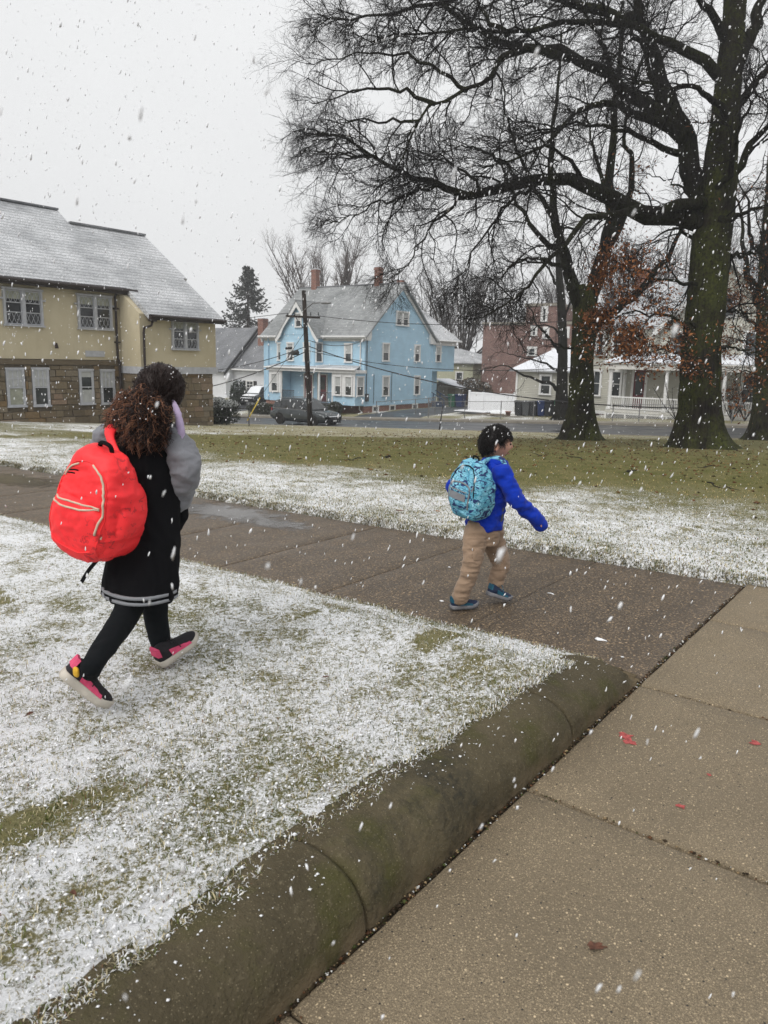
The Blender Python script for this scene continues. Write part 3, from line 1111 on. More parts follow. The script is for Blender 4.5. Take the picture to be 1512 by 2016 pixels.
def roof_slab(T, pts, th, mat, name='roof', parent=None):
    """one roof plane (list of grid points, upper side) with thickness"""
    m_ = MB(); p = [np.array(q, float) for q in pts]
    nrm = np.cross(p[1] - p[0], p[2] - p[0]); nrm /= np.linalg.norm(nrm)
    if nrm[2] < 0: nrm = -nrm
    m_.prism(pts, -nrm * th)
    return T.part(name, m_, MAT[mat], parent)


def chimney(T, a0, a1, b0, b1, z0, z1, mat='brick', parent=None):
    m_ = MB().box(a0, a1, b0, b1, z0, z1 - .22)
    m_.box(a0 - .05, a1 + .05, b0 - .05, b1 + .05, z1 - .22, z1 - .1)
    m_.box(a0 - .01, a1 + .01, b0 - .01, b1 + .01, z1 - .1, z1)
    o = T.part('chimney', m_, MAT[mat], parent)
    T.part('chimney_cap', MB().box(a0 - .03, a1 + .03, b0 - .03, b1 + .03, z1, z1 + .05), MAT['snowroof'], o)
    return o


# ------------------------------------------------------------------ the blue house
H = Thing('blue_house', 'light blue clapboard house with white trim behind the parked grey car', 'house', (47, 37.67, -2.7))
FA, GB, BB, RA, RZ, EZ = 47.0, 37.67, 48.65, 51.72, 7.5, 3.35
BA = 56.4
m_ = MB()
m_.prism([(FA, GB, -2.05), (BA, GB, -2.05), (BA, GB, EZ), (RA, GB, RZ - .18), (FA, GB, EZ)], (0, BB - GB, 0))
wall = H.part('wall', m_, MAT['blue'])
H.part('foundation', MB().box(FA + .06, BA - .06, GB + .06, BB - .06, -3.6, -2.05), MAT['brick'])
m_ = MB(); m_.box(FA - .03, BA + .03, GB - .03, BB + .03, -2.13, -2.0)
H.part('skirt_board', m_, MAT['bluep'])
for a_, b_ in ((FA, GB), (FA, BB), (BA, GB)):
    H.part('corner_board', MB().box(a_ - .035, a_ + .09 if a_ == FA else a_ + .035, b_ - .035, b_ + .09, -2.0, EZ), MAT['bluep'])
# main roof planes
ov = .38
sl = (RZ - EZ) / (RA - FA)
r1 = roof_slab(H, [(FA - ov, GB - ov, EZ - ov * sl + .12), (FA - ov, BB + ov, EZ - ov * sl + .12), (RA, BB + ov, RZ + .12), (RA, GB - ov, RZ + .12)], .12, 'roof')
roof_slab(H, [(BA + ov, GB - ov, EZ - ov * sl + .12), (RA + .002, GB - ov, RZ + .12), (RA + .002, BB + ov, RZ + .12), (BA + ov, BB + ov, EZ - ov * sl + .12)], .12, 'roof')
H.part('ridge_cap', MB().box(RA - .12, RA + .12, GB - ov + .02, BB + ov - .02, RZ + .06, RZ + .16), MAT['roof3'])
# eaves: frieze, gutter
m_ = MB(); m_.box(FA - .05, FA, GB - .05, BB + .05, EZ - .5, EZ - .12); H.part('frieze', m_, MAT['cream_trim'])
m_ = MB(); m_.box(FA - ov - .05, FA, GB - ov, BB + ov, EZ - .30, EZ - .17); H.part('soffit', m_, MAT['cream_trim'])
m_ = MB(); m_.tube([(FA - ov - .08, GB - ov, EZ - .16), (FA - ov - .08, BB + ov, EZ - .16)], .07, 8); H.part('gutter', m_, MAT['white'])
# gable rake boards with flared returns
for sgn, ae in ((-1, FA), (1, BA)):
    m_ = MB()
    e = np.array([ae + sgn * ov, GB - .13, EZ - ov * sl]); t_ = np.array([RA, GB - .13, RZ]);
    wd = .42
    m_.prism([e, t_, t_ - np.array([0, 0, wd]), e - np.array([-sgn * .15, 0, wd * .6])], (0, .10, 0))
    H.part('rake_board', m_, MAT['white'])
    m_ = MB()
    x0 = ae + sgn * (ov + .05); x1 = ae - sgn * .62
    m_.prism([(x0, GB - .20, EZ - ov * sl - .02), (x1, GB - .20, EZ + .58 * sl - .1), (x1, GB - .20, EZ - .12), (x1 + sgn * .1, GB - .20, EZ - .44), (x0, GB - .20, EZ - .42)], (0, .18, 0))
    H.part('eave_return', m_, MAT['white'])
m_ = MB(); e = np.array([FA - ov, BB + .13, EZ - ov * sl]); t_ = np.array([RA, BB + .13, RZ])
m_.prism([e, t_, t_ - np.array([0, 0, .4]), e - np.array([-.1, 0, .3])], (0, -.1, 0)); H.part('rake_board', m_, MAT['white'])
chimney(H, 51.45, 51.95, 46.85, 47.4, 6.8, 9.1); chimney(H, 51.5, 52.0, 39.9, 40.4, 6.8, 8.95); chimney(H, 52.6, 53.0, 38.4, 38.85, 5.5, 7.95)
# gable side windows
for (a0, a1, z0, z1, sh) in ((49.2, 50.15, 1.42, 2.72, (.52, 'blind')), (53.62, 54.5, 1.42, 2.72, (.5, 'blind')), (49.3, 50.25, -1.36, .14, (.5, 'blind')), (53.74, 54.64, -1.34, .14, (.5, 'blind')),
                         (50.92, 51.82, 4.28, 5.30, (.55, 'blind')), (51.82, 52.72, 4.28, 5.30, (.6, 'blind'))):
    window(H, 'S', GB, a0, a1, z0, z1, shade=sh)
for (a0, a1) in ((48.15, 48.95), (50.4, 51.2), (53.65, 54.45)):
    window(H, 'S', GB + .06, a0, a1, -2.66, -2.19, trim=.08, style='one', sill=False)
# front windows
for (b0, b1) in ((46.42, 47.12), (38.86, 39.68)):
    window(H, 'F', FA, b0, b1, 1.26, 2.6, shade=(.5, 'blind'))
# two-storey cross gable bay on the front
bf = 46.35; c0, c1, cm = 41.9, 46.15, 44.05
m_ = MB()
bay = [(FA + .05, c0), (bf, c0 + .45), (bf, c1), (FA + .05, c1)]
m_.loft([[(a_, b_, z) for a_, b_ in bay] for z in (.62, EZ + .0)])
H.part('bay_wall', m_, MAT['blue'])
pz = 6.0
m_ = MB(); m_.prism([(bf, c0 + .02, EZ - .05), (bf, c1 + .0, EZ - .05), (bf, cm, pz - .15)], (3.2, 0, 0)); H.part('dormer_wall', m_, MAT['blue'])
csl = (pz - EZ) / (c1 - cm)
for sg in (-1, 1):
    e = cm + sg * (c1 - cm + .3); ez = EZ - .3 * csl + .08
    back = RA - .9
    roof_slab(H, [(bf - .35, cm, pz + .08), (bf - .35, e, ez), (FA + .3, e, ez), (back + .1, cm, pz + .08)], .1, 'roof')
    m_ = MB(); m_.prism([(bf - .33, cm, pz), (bf - .33, e, ez - .09), (bf - .33, e - sg * .08, ez - .42), (bf - .33, e - sg * .62, ez + .18), (bf - .33, e - sg * .9, ez + .75), (bf - .33, cm, pz - .5)], (.08, 0, 0))
    H.part('rake_board', m_, MAT['white'])
window(H, 'F', bf, cm - .38, cm + .38, 3.95, 4.95, shade=(.5, 'blind'))
window(H, 'F', bf, 44.55, 45.35, 1.26, 2.62, shade=(.5, 'blind')); window(H, 'F', bf, 42.75, 43.5, 1.26, 2.62, shade=(.5, 'blind'))
# window in the slanted side of the bay
m_ = MB(); q0 = np.array([FA + .05, c0]); q1 = np.array([bf, c0 + .45]); dq = (q1 - q0); nq = np.array([dq[1], -dq[0]]); nq /= np.linalg.norm(nq); nq = nq if nq[1] < 0 else -nq
def sp(s, z, d): p = q0 + dq * s + nq * d; return (p[0], p[1], z)
wbox(m_, sp, .12, .24, 1.2, 2.7, -.02, .05); wbox(m_, sp, .76, .88, 1.2, 2.7, -.02, .05); wbox(m_, sp, .12, .88, 2.62, 2.75, -.02, .06); wbox(m_, sp, .12, .88, 1.16, 1.24, -.02, .07); wbox(m_, sp, .24, .76, 1.9, 1.97, -.02, .02)
o = H.part('window', m_, MAT['white']); g = MB(); wbox(g, sp, .22, .78, 1.22, 1.92, -.02, .008); H.part('pane', g, MAT['glass'], o); g = MB(); wbox(g, sp, .22, .78, 1.95, 2.64, -.02, .008); H.part('pane', g, MAT['glass'], o)
# porch storey: roof, bays, posts, doors, railing
pf = 45.75
pb0, pb1 = 37.55, 46.85
m_ = MB(); m_.prism([(pf - .3, pb0 - .25, .72), (pf - .3, pb1 + .25, .72), (FA - .02, pb1 + .1, 1.0), (FA - .02, pb0 + .5, 1.0)], (0, 0, -.07)); H.part('porch_roof', m_, MAT['roof2'])
m_ = MB(); m_.box(pf - .22, FA - .03, pb0 - .15, pb1 + .15, .42, .66); H.part('porch_fascia', m_, MAT['white'])
m_ = MB(); m_.tube([(pf - .36, pb0 - .25, .68), (pf - .36, pb1 + .25, .68)], .06, 8); H.part('gutter', m_, MAT['white'])
m_ = MB().box(pf, FA - .04, pb0, 39.75, -2.05, .42); H.part('bay_wall', m_, MAT['bluep'])
m_ = MB().box(pf, FA - .04, 45.55, pb1, -2.05, .42); H.part('bay_wall', m_, MAT['bluep'])
for (b0, b1) in ((pb0 + .0, 39.75), (45.55, pb1)):
    m_ = MB().box(pf - .03, pf + .02, b0 - .02, b1 + .02, -1.38, .42); H.part('bay_panel', m_, MAT['white'])
for (b0, b1) in ((37.75, 38.55), (38.85, 39.6), (45.75, 46.6)):
    window(H, 'F', pf - .031, b0, b1, -1.28, .12, trim=.09, shade=(.5, 'blind'))
window(H, 'S', pb0, pf + .15, FA - .2, -1.28, .12, trim=.09, shade=(.5, 'blind'))
for b_ in (39.85, 41.25, 42.6, 45.45): H.part('porch_post', MB().box(pf - .02, pf + .1, b_ - .06, b_ + .06, -2.0, .42), MAT['white'])
H.part('porch_floor', MB().box(pf - .1, FA, 39.75, 45.55, -2.2, -2.03), MAT['dgrey'])
for b0 in (41.55, 43.1):
    m_ = MB(); P = wallpt('F', FA); wbox(m_, P, b0 - .12, b0, -2.0, .15, -.02, .06); wbox(m_, P, b0 + .85, b0 + .97, -2.0, .15, -.02, .06); wbox(m_, P, b0 - .12, b0 + .97, .15, .27, -.02, .06)
    H.part('door_frame', m_, MAT['cream_trim'])
    d_ = MB(); wbox(d_, P, b0, b0 + .85, -2.0, .15, -.02, .02); o = H.part('door', d_, MAT['maroon'])
    g = MB(); wbox(g, P, b0 + .15, b0 + .7, -1.0, .0, .021, .03); H.part('pane', g, MAT['glass'], o)
m_ = MB()
m_.bar((pf + .02, 39.85, -1.15), (pf + .02, 41.3, -1.15), .05, .05); m_.bar((pf + .02, 39.85, -1.85), (pf + .02, 41.3, -1.85), .05, .05)
m_.bar((pf + .02, 44.0, -1.15), (pf + .02, 45.45, -1.15), .05, .05); m_.bar((pf + .02, 44.0, -1.85), (pf + .02, 45.45, -1.85), .05, .05)
for k in range(12):
    for b_ in (39.9 + k * .12, 44.05 + k * .12): m_.bar((pf + .02, b_, -1.85), (pf + .02, b_, -1.15), .025, .025, (1, 0, 0))
o = H.part('railing', m_, MAT['dgrey']); o['kind'] = 'stuff'
# rear wing: upper floor overhanging
m_ = MB().box(BA, 60.0, GB + .0, 44.5, .6, EZ); H.part('wing_wall', m_, MAT['blue'])
m_ = MB().box(BA, 58.65, GB + .9, 44.5, -2.05, .6); H.part('wing_wall', m_, MAT['blue'])
H.part('wing_foundation', MB().box(BA, 58.6, GB + .95, 44.4, -3.4, -2.05), MAT['brick'])
m_ = MB().box(BA + .02, 60.1, GB - .12, GB - .01, EZ - .5, EZ - .1); H.part('frieze', m_, MAT['white'])
roof_slab(H, [(BA + .3, GB - .45, EZ - .05), (60.4, GB - .45, EZ - .05), (58.6, 41.0, 6.4), (BA - .4, 41.0, 6.4)], .1, 'roof2')
roof_slab(H, [(60.4, GB - .45, EZ - .06), (60.4, 44.9, EZ - .06), (58.6, 41.0, 6.39)], .1, 'roof2')
H.part('gutter', MB().tube([(BA + .3, GB - .5, EZ - .12), (60.4, GB - .5, EZ - .12)], .06), MAT['white'])
window(H, 'S', GB, 56.9, 57.75, 1.45, 2.7, shade=(.5, 'blind'))
window(H, 'S', GB + .9, 56.75, 57.7, -.9, .1, style='one')
# side stair rail, downpipes, meter
m_ = MB()
for k in range(4): m_.box(57.2, 58.4, GB + .1 - k * .3, GB + .4 - k * .3, -2.9, -2.1 - k * .2)
for a_ in (57.25, 58.35): m_.bar((a_, GB + .8, -1.1), (a_, GB - .9, -1.9), .06, .06); m_.bar((a_, GB - .85, -2.9), (a_, GB - .85, -1.85), .06, .06, (1, 0, 0)); m_.bar((a_, GB + .3, -2.3), (a_, GB + .3, -1.3), .06, .06, (1, 0, 0))
H.part('side_steps', m_, MAT['blueiron'])
m_ = MB(); m_.tube([(FA - .09, GB + .35, EZ - .2), (FA - .09, GB + .35, -2.4), (FA - .3, GB - .1, -2.6), (FA - .9, GB - .2, -2.68)], .05, 8); H.part('downpipe', m_, MAT['white'])
m_ = MB(); m_.tube([(FA - .09, BB - .5, EZ - .2), (FA - .09, BB - .5, -2.1)], .05, 8); H.part('downpipe', m_, MAT['bluep'])
m_ = MB(); m_.tube([(FA + .25, GB - .05, EZ - .3), (FA + .25, GB - .05, -1.7)], .03, 6); m_.box(FA + .1, FA + .45, GB - .16, GB, -1.75, -1.15); H.part('electric_meter', m_, MAT['dgrey'])
m_ = MB(); m_.tube([(50.55, GB - .04, .55), (50.55, GB - .04, -1.95)], .02, 6); m_.tube([(48.2, GB - .04, .35), (48.2, GB - .04, -1.95)], .02, 6); H.part('conduit', m_, MAT['dgrey'])

# ------------------------------------------------------------------ the cream stucco and stone hall
CB = 27.5; WB = 26.15; CA1 = 18.55; WA1 = 22.35
Hc = Thing('parish_hall', 'cream stucco hall with brown stone base at the left edge', 'building', (16, 27.5, -1.2))
GR0 = lambda a_, b_: float(zt(a_, b_)) - .3
rsl = .72
ez_m, ez_w = 4.05, 3.03
roofz = lambda b_: ez_m + rsl * (b_ - 27.2)
m_ = MB(); m_.box(2, CA1, CB, 33.5, 1.22, ez_m + .1); Hc.part('stucco_wall', m_, MAT['stucco'])
m_ = MB(); m_.prism([(CA1, WB, 1.0), (CA1, 34.0, 1.0), (CA1, 34.0, roofz(27.5)), (CA1, 30.8, roofz(30.8) - .35), (CA1, WB, roofz(WB) - .25)], (WA1 - CA1, 0, 0)); Hc.part('stucco_wall', m_, MAT['stucco'])
m_ = MB(); m_.box(2, CA1 - .05, CB + .05, 33.4, -2.3, 1.2); m_.box(CA1 + .04, WA1 - .12, WB + .12, 33.4, -2.3, .95); Hc.part('base_wall', m_, MAT['mortar'])
m_ = MB(); m_.box(CA1 - .03, WA1 + .05, WB - .06, WB + .1, .72, 1.0); m_.box(CA1 - .04, CA1 + .06, WB - .05, CB - .005, .72, 1.0); Hc.part('sill_beam', m_, MAT['grey_trim'])
# stones, each its own block
rr = random.Random(5)
stone_meshes = []
for k in range(14):
    bm = bmesh.new()
    bmesh.ops.create_cube(bm, size=1.0)
    bmesh.ops.bevel(bm, geom=list(bm.edges), offset=.045, segments=1, affect='EDGES', profile=.6)
    for v_ in bm.verts: v_.co += Vector((rr.uniform(-.03, .03), rr.uniform(-.06, .06), rr.uniform(-.03, .03)))
    me = bpy.data.meshes.new('stone'); bm.to_mesh(me); bm.free(); me.materials.append(MAT['stone']); stone_meshes.append(me)
low = []            # openings in the stone base: (a0,a1,z0,z1)
WINS = [(13.82, 14.50, -.46, .84), (14.78, 15.44, -.47, .85), (16.66, 17.28, -.46, .81), (17.58, 18.22, -.48, .80), (11.8, 12.45, -.46, .84)]
for (a0, a1, z0, z1) in WINS: low.append((a0 - .02, a1 + .02, z0 - .08, z1 + .06))


def lay(Tb, kind, plane, s0, s1, z0, z1, holes, par):
    z = z0
    while z < z1 - .05:
        h = min(rr.choice((.17, .21, .25, .3)), z1 - z)
        if z1 - z - h < .1: h = z1 - z
        s = s0 + (rr.uniform(-.25, 0))
        while s < s1 - .02:
            l = rr.uniform(.28, .7)
            a0, a1 = max(s, s0), min(s + l, s1)
            if s1 - a1 < .12: a1 = s1
            s = s + l if a1 < s1 else s1
            segs = [(a0, a1)]
            for (h0, h1, y0, y1) in holes:
                if y1 <= z + .02 or y0 >= z + h - .02: continue
                ns = []
                for (p, q) in segs:
                    if h1 <= p or h0 >= q: ns.append((p, q)); continue
                    if h0 - p > .04: ns.append((p, h0))
                    if q - h1 > .04: ns.append((h1, q))
                segs = ns
            for (p, q) in segs:
                if q - p < .04: continue
                o_ = bpy.data.objects.new('stone', rr.choice(stone_meshes))
                link(o_, par)
                dep = .12; pr = rr.uniform(.0, .022)
                c_ = np.array(wallpt(kind, plane)((p + q) / 2, z + h / 2, pr - .03)) - Tb.base
                o_.location = c_
                if kind == 'S': o_.scale = (q - p - .018, dep, h - .018)
                else: o_.scale = (dep, q - p - .018, h - .018)
        z += h


base_o = Hc.o
lay(Hc, 'S', CB, 11.2, CA1 - .03, -1.62, 1.0, low, base_o)
lay(Hc, 'S', WB + .12, CA1 + .07, WA1 - .12, -1.75, .72, [], base_o)
lay(Hc, 'F', CA1 + .04, WB + .17, CB - .1, -1.5, .72, [], base_o)
m_ = MB().box(11, CA1, CB - .07, CB + .04, 1.02, 1.2); Hc.part('stone_ledge', m_, MAT['stone'])
for i, (a0, a1, z0, z1) in enumerate(WINS):
    window(Hc, 'S', CB - .0, a0, a1, z0, z1, trim=.06, tm='grey_trim', shade=(.52 if i != 2 else .8, 'blind'), muntin=2 if i != 2 else 0, proud=.01, lower=(.5, 'shade') if i in (0,) else ((.42, 'blind') if i == 2 else None))
# upper double windows with diamond leading
def pair(T, kind, plane, s0, s1, z0, z1, lead=True):
    P0 = wallpt(kind, plane); P = lambda s_, z_, d_: P0(s_, z_, d_ + .042); sm = (s0 + s1) / 2
    m_ = MB()
    wbox(m_, P, s0, s0 + .07, z0, z1, -.06, .04); wbox(m_, P, s1 - .07, s1, z0, z1, -.06, .04); wbox(m_, P, sm - .06, sm + .06, z0, z1, -.06, .045)
    wbox(m_, P, s0 - .04, s1 + .04, z1, z1 + .08, -.06, .06); wbox(m_, P, s0 - .04, s1 + .04, z0 - .06, z0, -.06, .07)
    wbox(m_, P, s0 - .12, s0, z1 - .34, z1 - .28, -.06, .045); wbox(m_, P, s1, s1 + .12, z1 - .34, z1 - .28, -.06, .045)
    for (p, q) in ((s0 + .07, sm - .06), (sm + .06, s1 - .07)):
        for zz in (z0 + .03, z0 + (z1 - z0) * .36, z0 + (z1 - z0) * .64, z1 - .03): wbox(m_, P, p, q, zz - .016, zz + .016, -.03, .012)
        wbox(m_, P, p, p + .03, z0, z1, -.03, .014); wbox(m_, P, q - .03, q, z0, z1, -.03, .014)
    o = T.part('window', m_, MAT['grey_trim'])
    for (p, q) in ((s0 + .1, sm - .09), (sm + .09, s1 - .1)):
        for k in range(3):
            za = z0 + (z1 - z0) * (.0, .36, .64)[k] + .02; zb = z0 + (z1 - z0) * (.36, .64, 1)[k] - .02
            g = MB(); wbox(g, P, p, q, za, zb, -.04, -.024); T.part('pane', g, MAT['glassd'], o)
        g = MB(); wbox(g, P, p, q, z0 + (z1 - z0) * .74, z1 - .04, -.0235, -.018); T.part('window_blind', g, MAT['shade'], o)
        l_ = MB()
        for zb0, zh in ((z0 + .03, .42), (z0 + (z1 - z0) * .64, .4)):
            for k in range(3):
                c_ = p + (q - p) * (k + .5) / 3; w_ = (q - p) / 6
                l_.bar(P(c_ - w_, zb0, -.01), P(c_ + w_, zb0 + zh, -.01), .012, .012); l_.bar(P(c_ + w_, zb0, -.01), P(c_ - w_, zb0 + zh, -.01), .012, .012)
        l2 = T.part('leading', l_, MAT['grey_trim'], o); l2['kind'] = 'stuff'


for (a0, a1) in ((11.0, 12.4), (13.9, 15.35), (16.75, 18.22)): pair(Hc, 'S', CB, a0, a1, 2.42, 3.62)
pair(Hc, 'S', WB, 20.05, 21.4, 1.74, 2.83)
# vent panel, wall lamp, pipes
Hc.part('vent_panel', MB().box(17.0, 17.82, CB - .03, CB + .02, 1.34, 1.57), MAT['grey_trim'])
m_ = MB(); m_.tube([(15.75, CB, 1.75), (15.75, CB - .15, 1.75)], .03, 6); m_.tube([(15.75, CB - .15, 1.62), (15.75, CB - .15, 1.70), (15.75, CB - .15, 1.82)], [.07, .06, .03], 8); Hc.part('wall_lamp', m_, MAT['gutter'])
m_ = MB(); m_.tube([(18.42, CB - .16, 3.85), (18.36, CB - .1, 3.7), (18.36, CB - .1, 1.3), (18.4, CB - .16, 1.1), (18.4, CB - .16, -1.3)], .05, 8)
for z in (3.2, 1.9, .5): m_.box(18.29, 18.47, CB - .17, CB, z, z + .06)
Hc.part('downpipe', m_, MAT['gutter'])
m_ = MB(); m_.tube([(19.0, WB - .3, 2.9), (18.95, WB - .2, 2.6), (18.68, WB - .12, 2.5), (18.66, WB - .1, 2.3), (18.66, WB - .1, -1.1)], .05, 8); m_.box(18.85, 19.12, WB - .35, WB - .15, 2.75, 2.98); Hc.part('downpipe', m_, MAT['gutter'])


def roofpt(x, y):
    """where a sight line meets the hall's roof plane"""
    d = ray(x, y); d = toab(d); c_ = toab(CAMP)
    # z = ez + s*(b-27.2)
    t = (ez_m + rsl * (c_[1] - 27.2) - c_[2]) / (d[2] - rsl * d[1])
    return c_ + d * t


VE = 22.5; p_hi = roofpt(100, 412); p_lo0 = roofpt(137, 440); p_lo = roofpt(268, 462); p_n = roofpt(362, 548); p_e = roofpt(437, 632)
p_e[0] = VE; p_n[0] = VE - .05; p_lo[0] = VE - .05; eb = 27.2; wb_ = 27.2 - (ez_m - ez_w) / rsl
hb = p_hi[1]; lb_ = p_lo[1]
SE = 18.72
roof1 = roof_slab(Hc, [(1.5, eb, roofz(eb)), (CA1 + .35, eb, roofz(eb)), (SE, eb + 1.0, roofz(eb + 1.0)), (SE, hb, roofz(hb)), (1.5, hb, roofz(hb))], .16, 'roof2')
roof_slab(Hc, [(CA1 + .2, wb_, roofz(wb_) - .004), (VE, wb_, roofz(wb_) - .004), (VE - .12, p_n[1], roofz(p_n[1]) - .004), (CA1 + .2, p_n[1], roofz(p_n[1]) - .004)], .16, 'roof2')
roof_slab(Hc, [(CA1 - .1, p_n[1] + .002, roofz(p_n[1]) - .005), (VE + .1, p_n[1] + .002, roofz(p_n[1]) - .005), (VE - .05, lb_, roofz(lb_) - .005), (CA1 - .1, lb_, roofz(lb_) - .005)], .16, 'roof2')
roof_slab(Hc, [(1.5, hb, roofz(hb) - .001), (SE, hb, roofz(hb) - .001), (SE, 2*hb - eb, roofz(eb)), (1.5, 2*hb - eb, roofz(eb))], .16, 'roof2')
roof_slab(Hc, [(CA1 - .1, lb_, roofz(lb_) - .006), (p_lo[0], lb_, roofz(lb_) - .006), (p_lo[0], 2*lb_ - eb, roofz(eb)), (CA1 - .1, 2*lb_ - eb, roofz(eb))], .16, 'roof2')
m_ = MB(); m_.bar((1.5, hb, roofz(hb) + .05), (SE, hb, roofz(hb) + .05), .16, .08); m_.bar((SE + .02, lb_, roofz(lb_) + .05), (p_lo[0], lb_, roofz(lb_) + .05), .16, .08); Hc.part('ridge_cap', m_, MAT['roof3'])
m_ = MB(); m_.box(1.5, CA1 + .4, eb - .07, eb + .05, ez_m - .26, ez_m - .03); m_.tube([(1.5, eb - .1, ez_m - .1), (CA1 + .62, eb - .1, ez_m - .12)], .075, 8); Hc.part('gutter', m_, MAT['gutter'])
m_ = MB(); m_.box(CA1 + .2, p_e[0], wb_ - .05, wb_ + .04, ez_w - .22, ez_w - .03); m_.tube([(CA1 + .3, wb_ - .08, ez_w - .08), (p_e[0] + .05, wb_ - .08, ez_w - .1)], .06, 8); Hc.part('gutter', m_, MAT['gutter'])
m_ = MB(); m_.prism([(CA1 + .22, wb_, ez_w - .05), (CA1 + .22, eb + .3, roofz(eb + .3) - .05), (CA1 + .22, eb + .3, roofz(eb + .3) - .25), (CA1 + .22, wb_, ez_w - .25)], (.1, 0, 0)); Hc.part('barge_board', m_, MAT['grey_trim'])
m_ = MB(); m_.box(CA1 - .1, CA1 + .25, WB + .05, 28.2, ez_w - .6, ez_w - .02)
m_ = MB(); m_.prism([(CA1, WB, ez_w - .3), (CA1, CB + .2, roofz(CB + .2) - .3), (CA1, CB + .2, 1.0), (CA1, WB, 1.0)], (.02, 0, 0))

# ------------------------------------------------------------------ white house far left behind the hall
Hw = Thing('white_house', 'small white clapboard house with black shutters behind the hall', 'house', (58, 62, -3.4))
m_ = MB(); m_.prism([(58, 59, -3.9), (58, 65.0, -3.9), (58, 65.0, .2), (58, 59, .2)], (9, 0, 0)); Hw.part('wall', m_, MAT['whitecl'])
m_ = MB(); m_.prism([(56.9, 65.0, -3.9), (66, 65.0, -3.9), (66, 65.0, .2), (61.4, 65.0, 4.6), (56.9, 65.0, .2)], (0, 8, 0)); Hw.part('wall', m_, MAT['whitecl'])
roof_slab(Hw, [(57.6, 58.7, .15), (57.6, 66.5, .15), (62.5, 66.5, 4.9), (62.5, 58.7, 4.9)], .12, 'roof3')
roof_slab(Hw, [(62.5, 58.7, 4.89), (62.5, 66.5, 4.89), (67.4, 66.5, .15), (67.4, 58.7, .15)], .12, 'roof3')
roof_slab(Hw, [(56.4, 64.7, -.2), (56.4, 73.3, -.2), (61.4, 73.3, 4.7), (61.4, 64.7, 4.7)], .12, 'roof3')
m_ = MB(); m_.bar((57.45, 58.7, .08), (57.45, 65, .08), .14, .14); Hw.part('gutter', m_, MAT['white'])
m_ = MB(); m_.prism([(56.35, 64.62, -.35), (61.4, 64.62, 4.6), (61.4, 64.62, 4.3), (56.35, 64.62, -.65)], (0, .08, 0)); Hw.part('rake_board', m_, MAT['black'])
window(Hw, 'F', 58, 61.75, 62.95, -2.55, -1.15, muntin=1)
for b0 in (61.3, 63.0): Hw.part('shutter', MB().box(57.93, 58.0, b0, b0 + .42, -2.6, -1.1), MAT['black'])
chimney(Hw, 60.2, 61.0, 62.6, 63.4, 2.0, 5.6)

# ------------------------------------------------------------------ beige house on the right
Hb = Thing('beige_house', 'two storey beige clapboard house with long white porch behind the oaks', 'house', (48.5, 13, -1.6))
BF = 48.5
m_ = MB(); m_.box(BF, 58, 5.5, 19.95, -1.55, 4.15); Hb.part('wall', m_, MAT['beige'])
Hb.part('foundation', MB().box(BF + .05, 57.9, 5.6, 19.9, -2.9, -1.55), MAT['maroon'])
m_ = MB(); m_.box(BF - .04, BF + .1, 19.85, 20.0, -1.5, 4.1); m_.box(BF - .05, BF, 5.5, 20, 3.75, 4.1); m_.box(BF - .05, BF, 5.5, 20, -1.62, -1.42); Hb.part('trim_board', m_, MAT['white'])
roof_slab(Hb, [(BF - .4, 5, 3.95), (BF - .4, 20.4, 3.95), (53.2, 17.2, 7.2), (53.2, 5, 7.2)], .14, 'roof2')
roof_slab(Hb, [(BF - .4, 20.4, 3.94), (58.4, 20.4, 3.94), (53.2, 17.2, 7.19)], .14, 'roof2')
roof_slab(Hb, [(58.4, 20.4, 3.94), (58.4, 5, 3.94), (53.2, 5, 7.19), (53.2, 17.2, 7.19)], .14, 'roof2')
m_ = MB(); m_.prism([(BF - .6, 8.0, 3.9), (BF - .6, 15.4, 3.9), (BF - .6, 11.7, 7.6)], (5, 0, 0)); Hb.part('gable_wall', m_, MAT['beige'])
m_ = MB(); m_.box(BF - .6, BF, 8.0, 15.4, 1.9, 3.9); Hb.part('bay_wall', m_, MAT['beige'])
for b0, b1 in ((7.6, 11.7), (15.8, 11.7)):
    roof_slab(Hb, [(BF - 1.0, b0, 3.62), (BF - 1.0, b1, 7.75), (BF + 4.6, b1, 7.75), (BF + 4.6, b0, 3.62)], .12, 'roof2')
    m_ = MB(); m_.prism([(BF - 1.02, b0, 3.5), (BF - 1.02, b1, 7.62), (BF - 1.02, b1, 7.25), (BF - 1.02, b0, 3.15)], (.08, 0, 0)); Hb.part('rake_board', m_, MAT['white'])
chimney(Hb, 52.8, 53.6, 18.2, 19.0, 5.0, 7.9)
window(Hb, 'F', BF, 17.75, 18.65, 2.15, 3.5); window(Hb, 'F', BF, 17.75, 18.6, -.45, 1.1); window(Hb, 'F', BF - .6, 13.6, 14.7, 2.1, 3.5); window(Hb, 'F', BF - .6, 9.6, 10.7, 2.1, 3.5)
window(Hb, 'F', BF, 9.7, 10.7, -.45, 1.1); window(Hb, 'F', BF - .6, 11.2, 12.2, 4.4, 5.6)
for z in ((-.45, 1.1), (2.15, 3.5)): window(Hb, 'F', BF, 19.1, 19.75, z[0], z[1])
P = wallpt('F', BF)
m_ = MB(); wbox(m_, P, 16.15, 16.3, -1.15, 1.25, -.02, .06); wbox(m_, P, 17.0, 17.15, -1.15, 1.25, -.02, .06); wbox(m_, P, 16.15, 17.15, 1.25, 1.38, -.02, .06); Hb.part('door_frame', m_, MAT['white'])
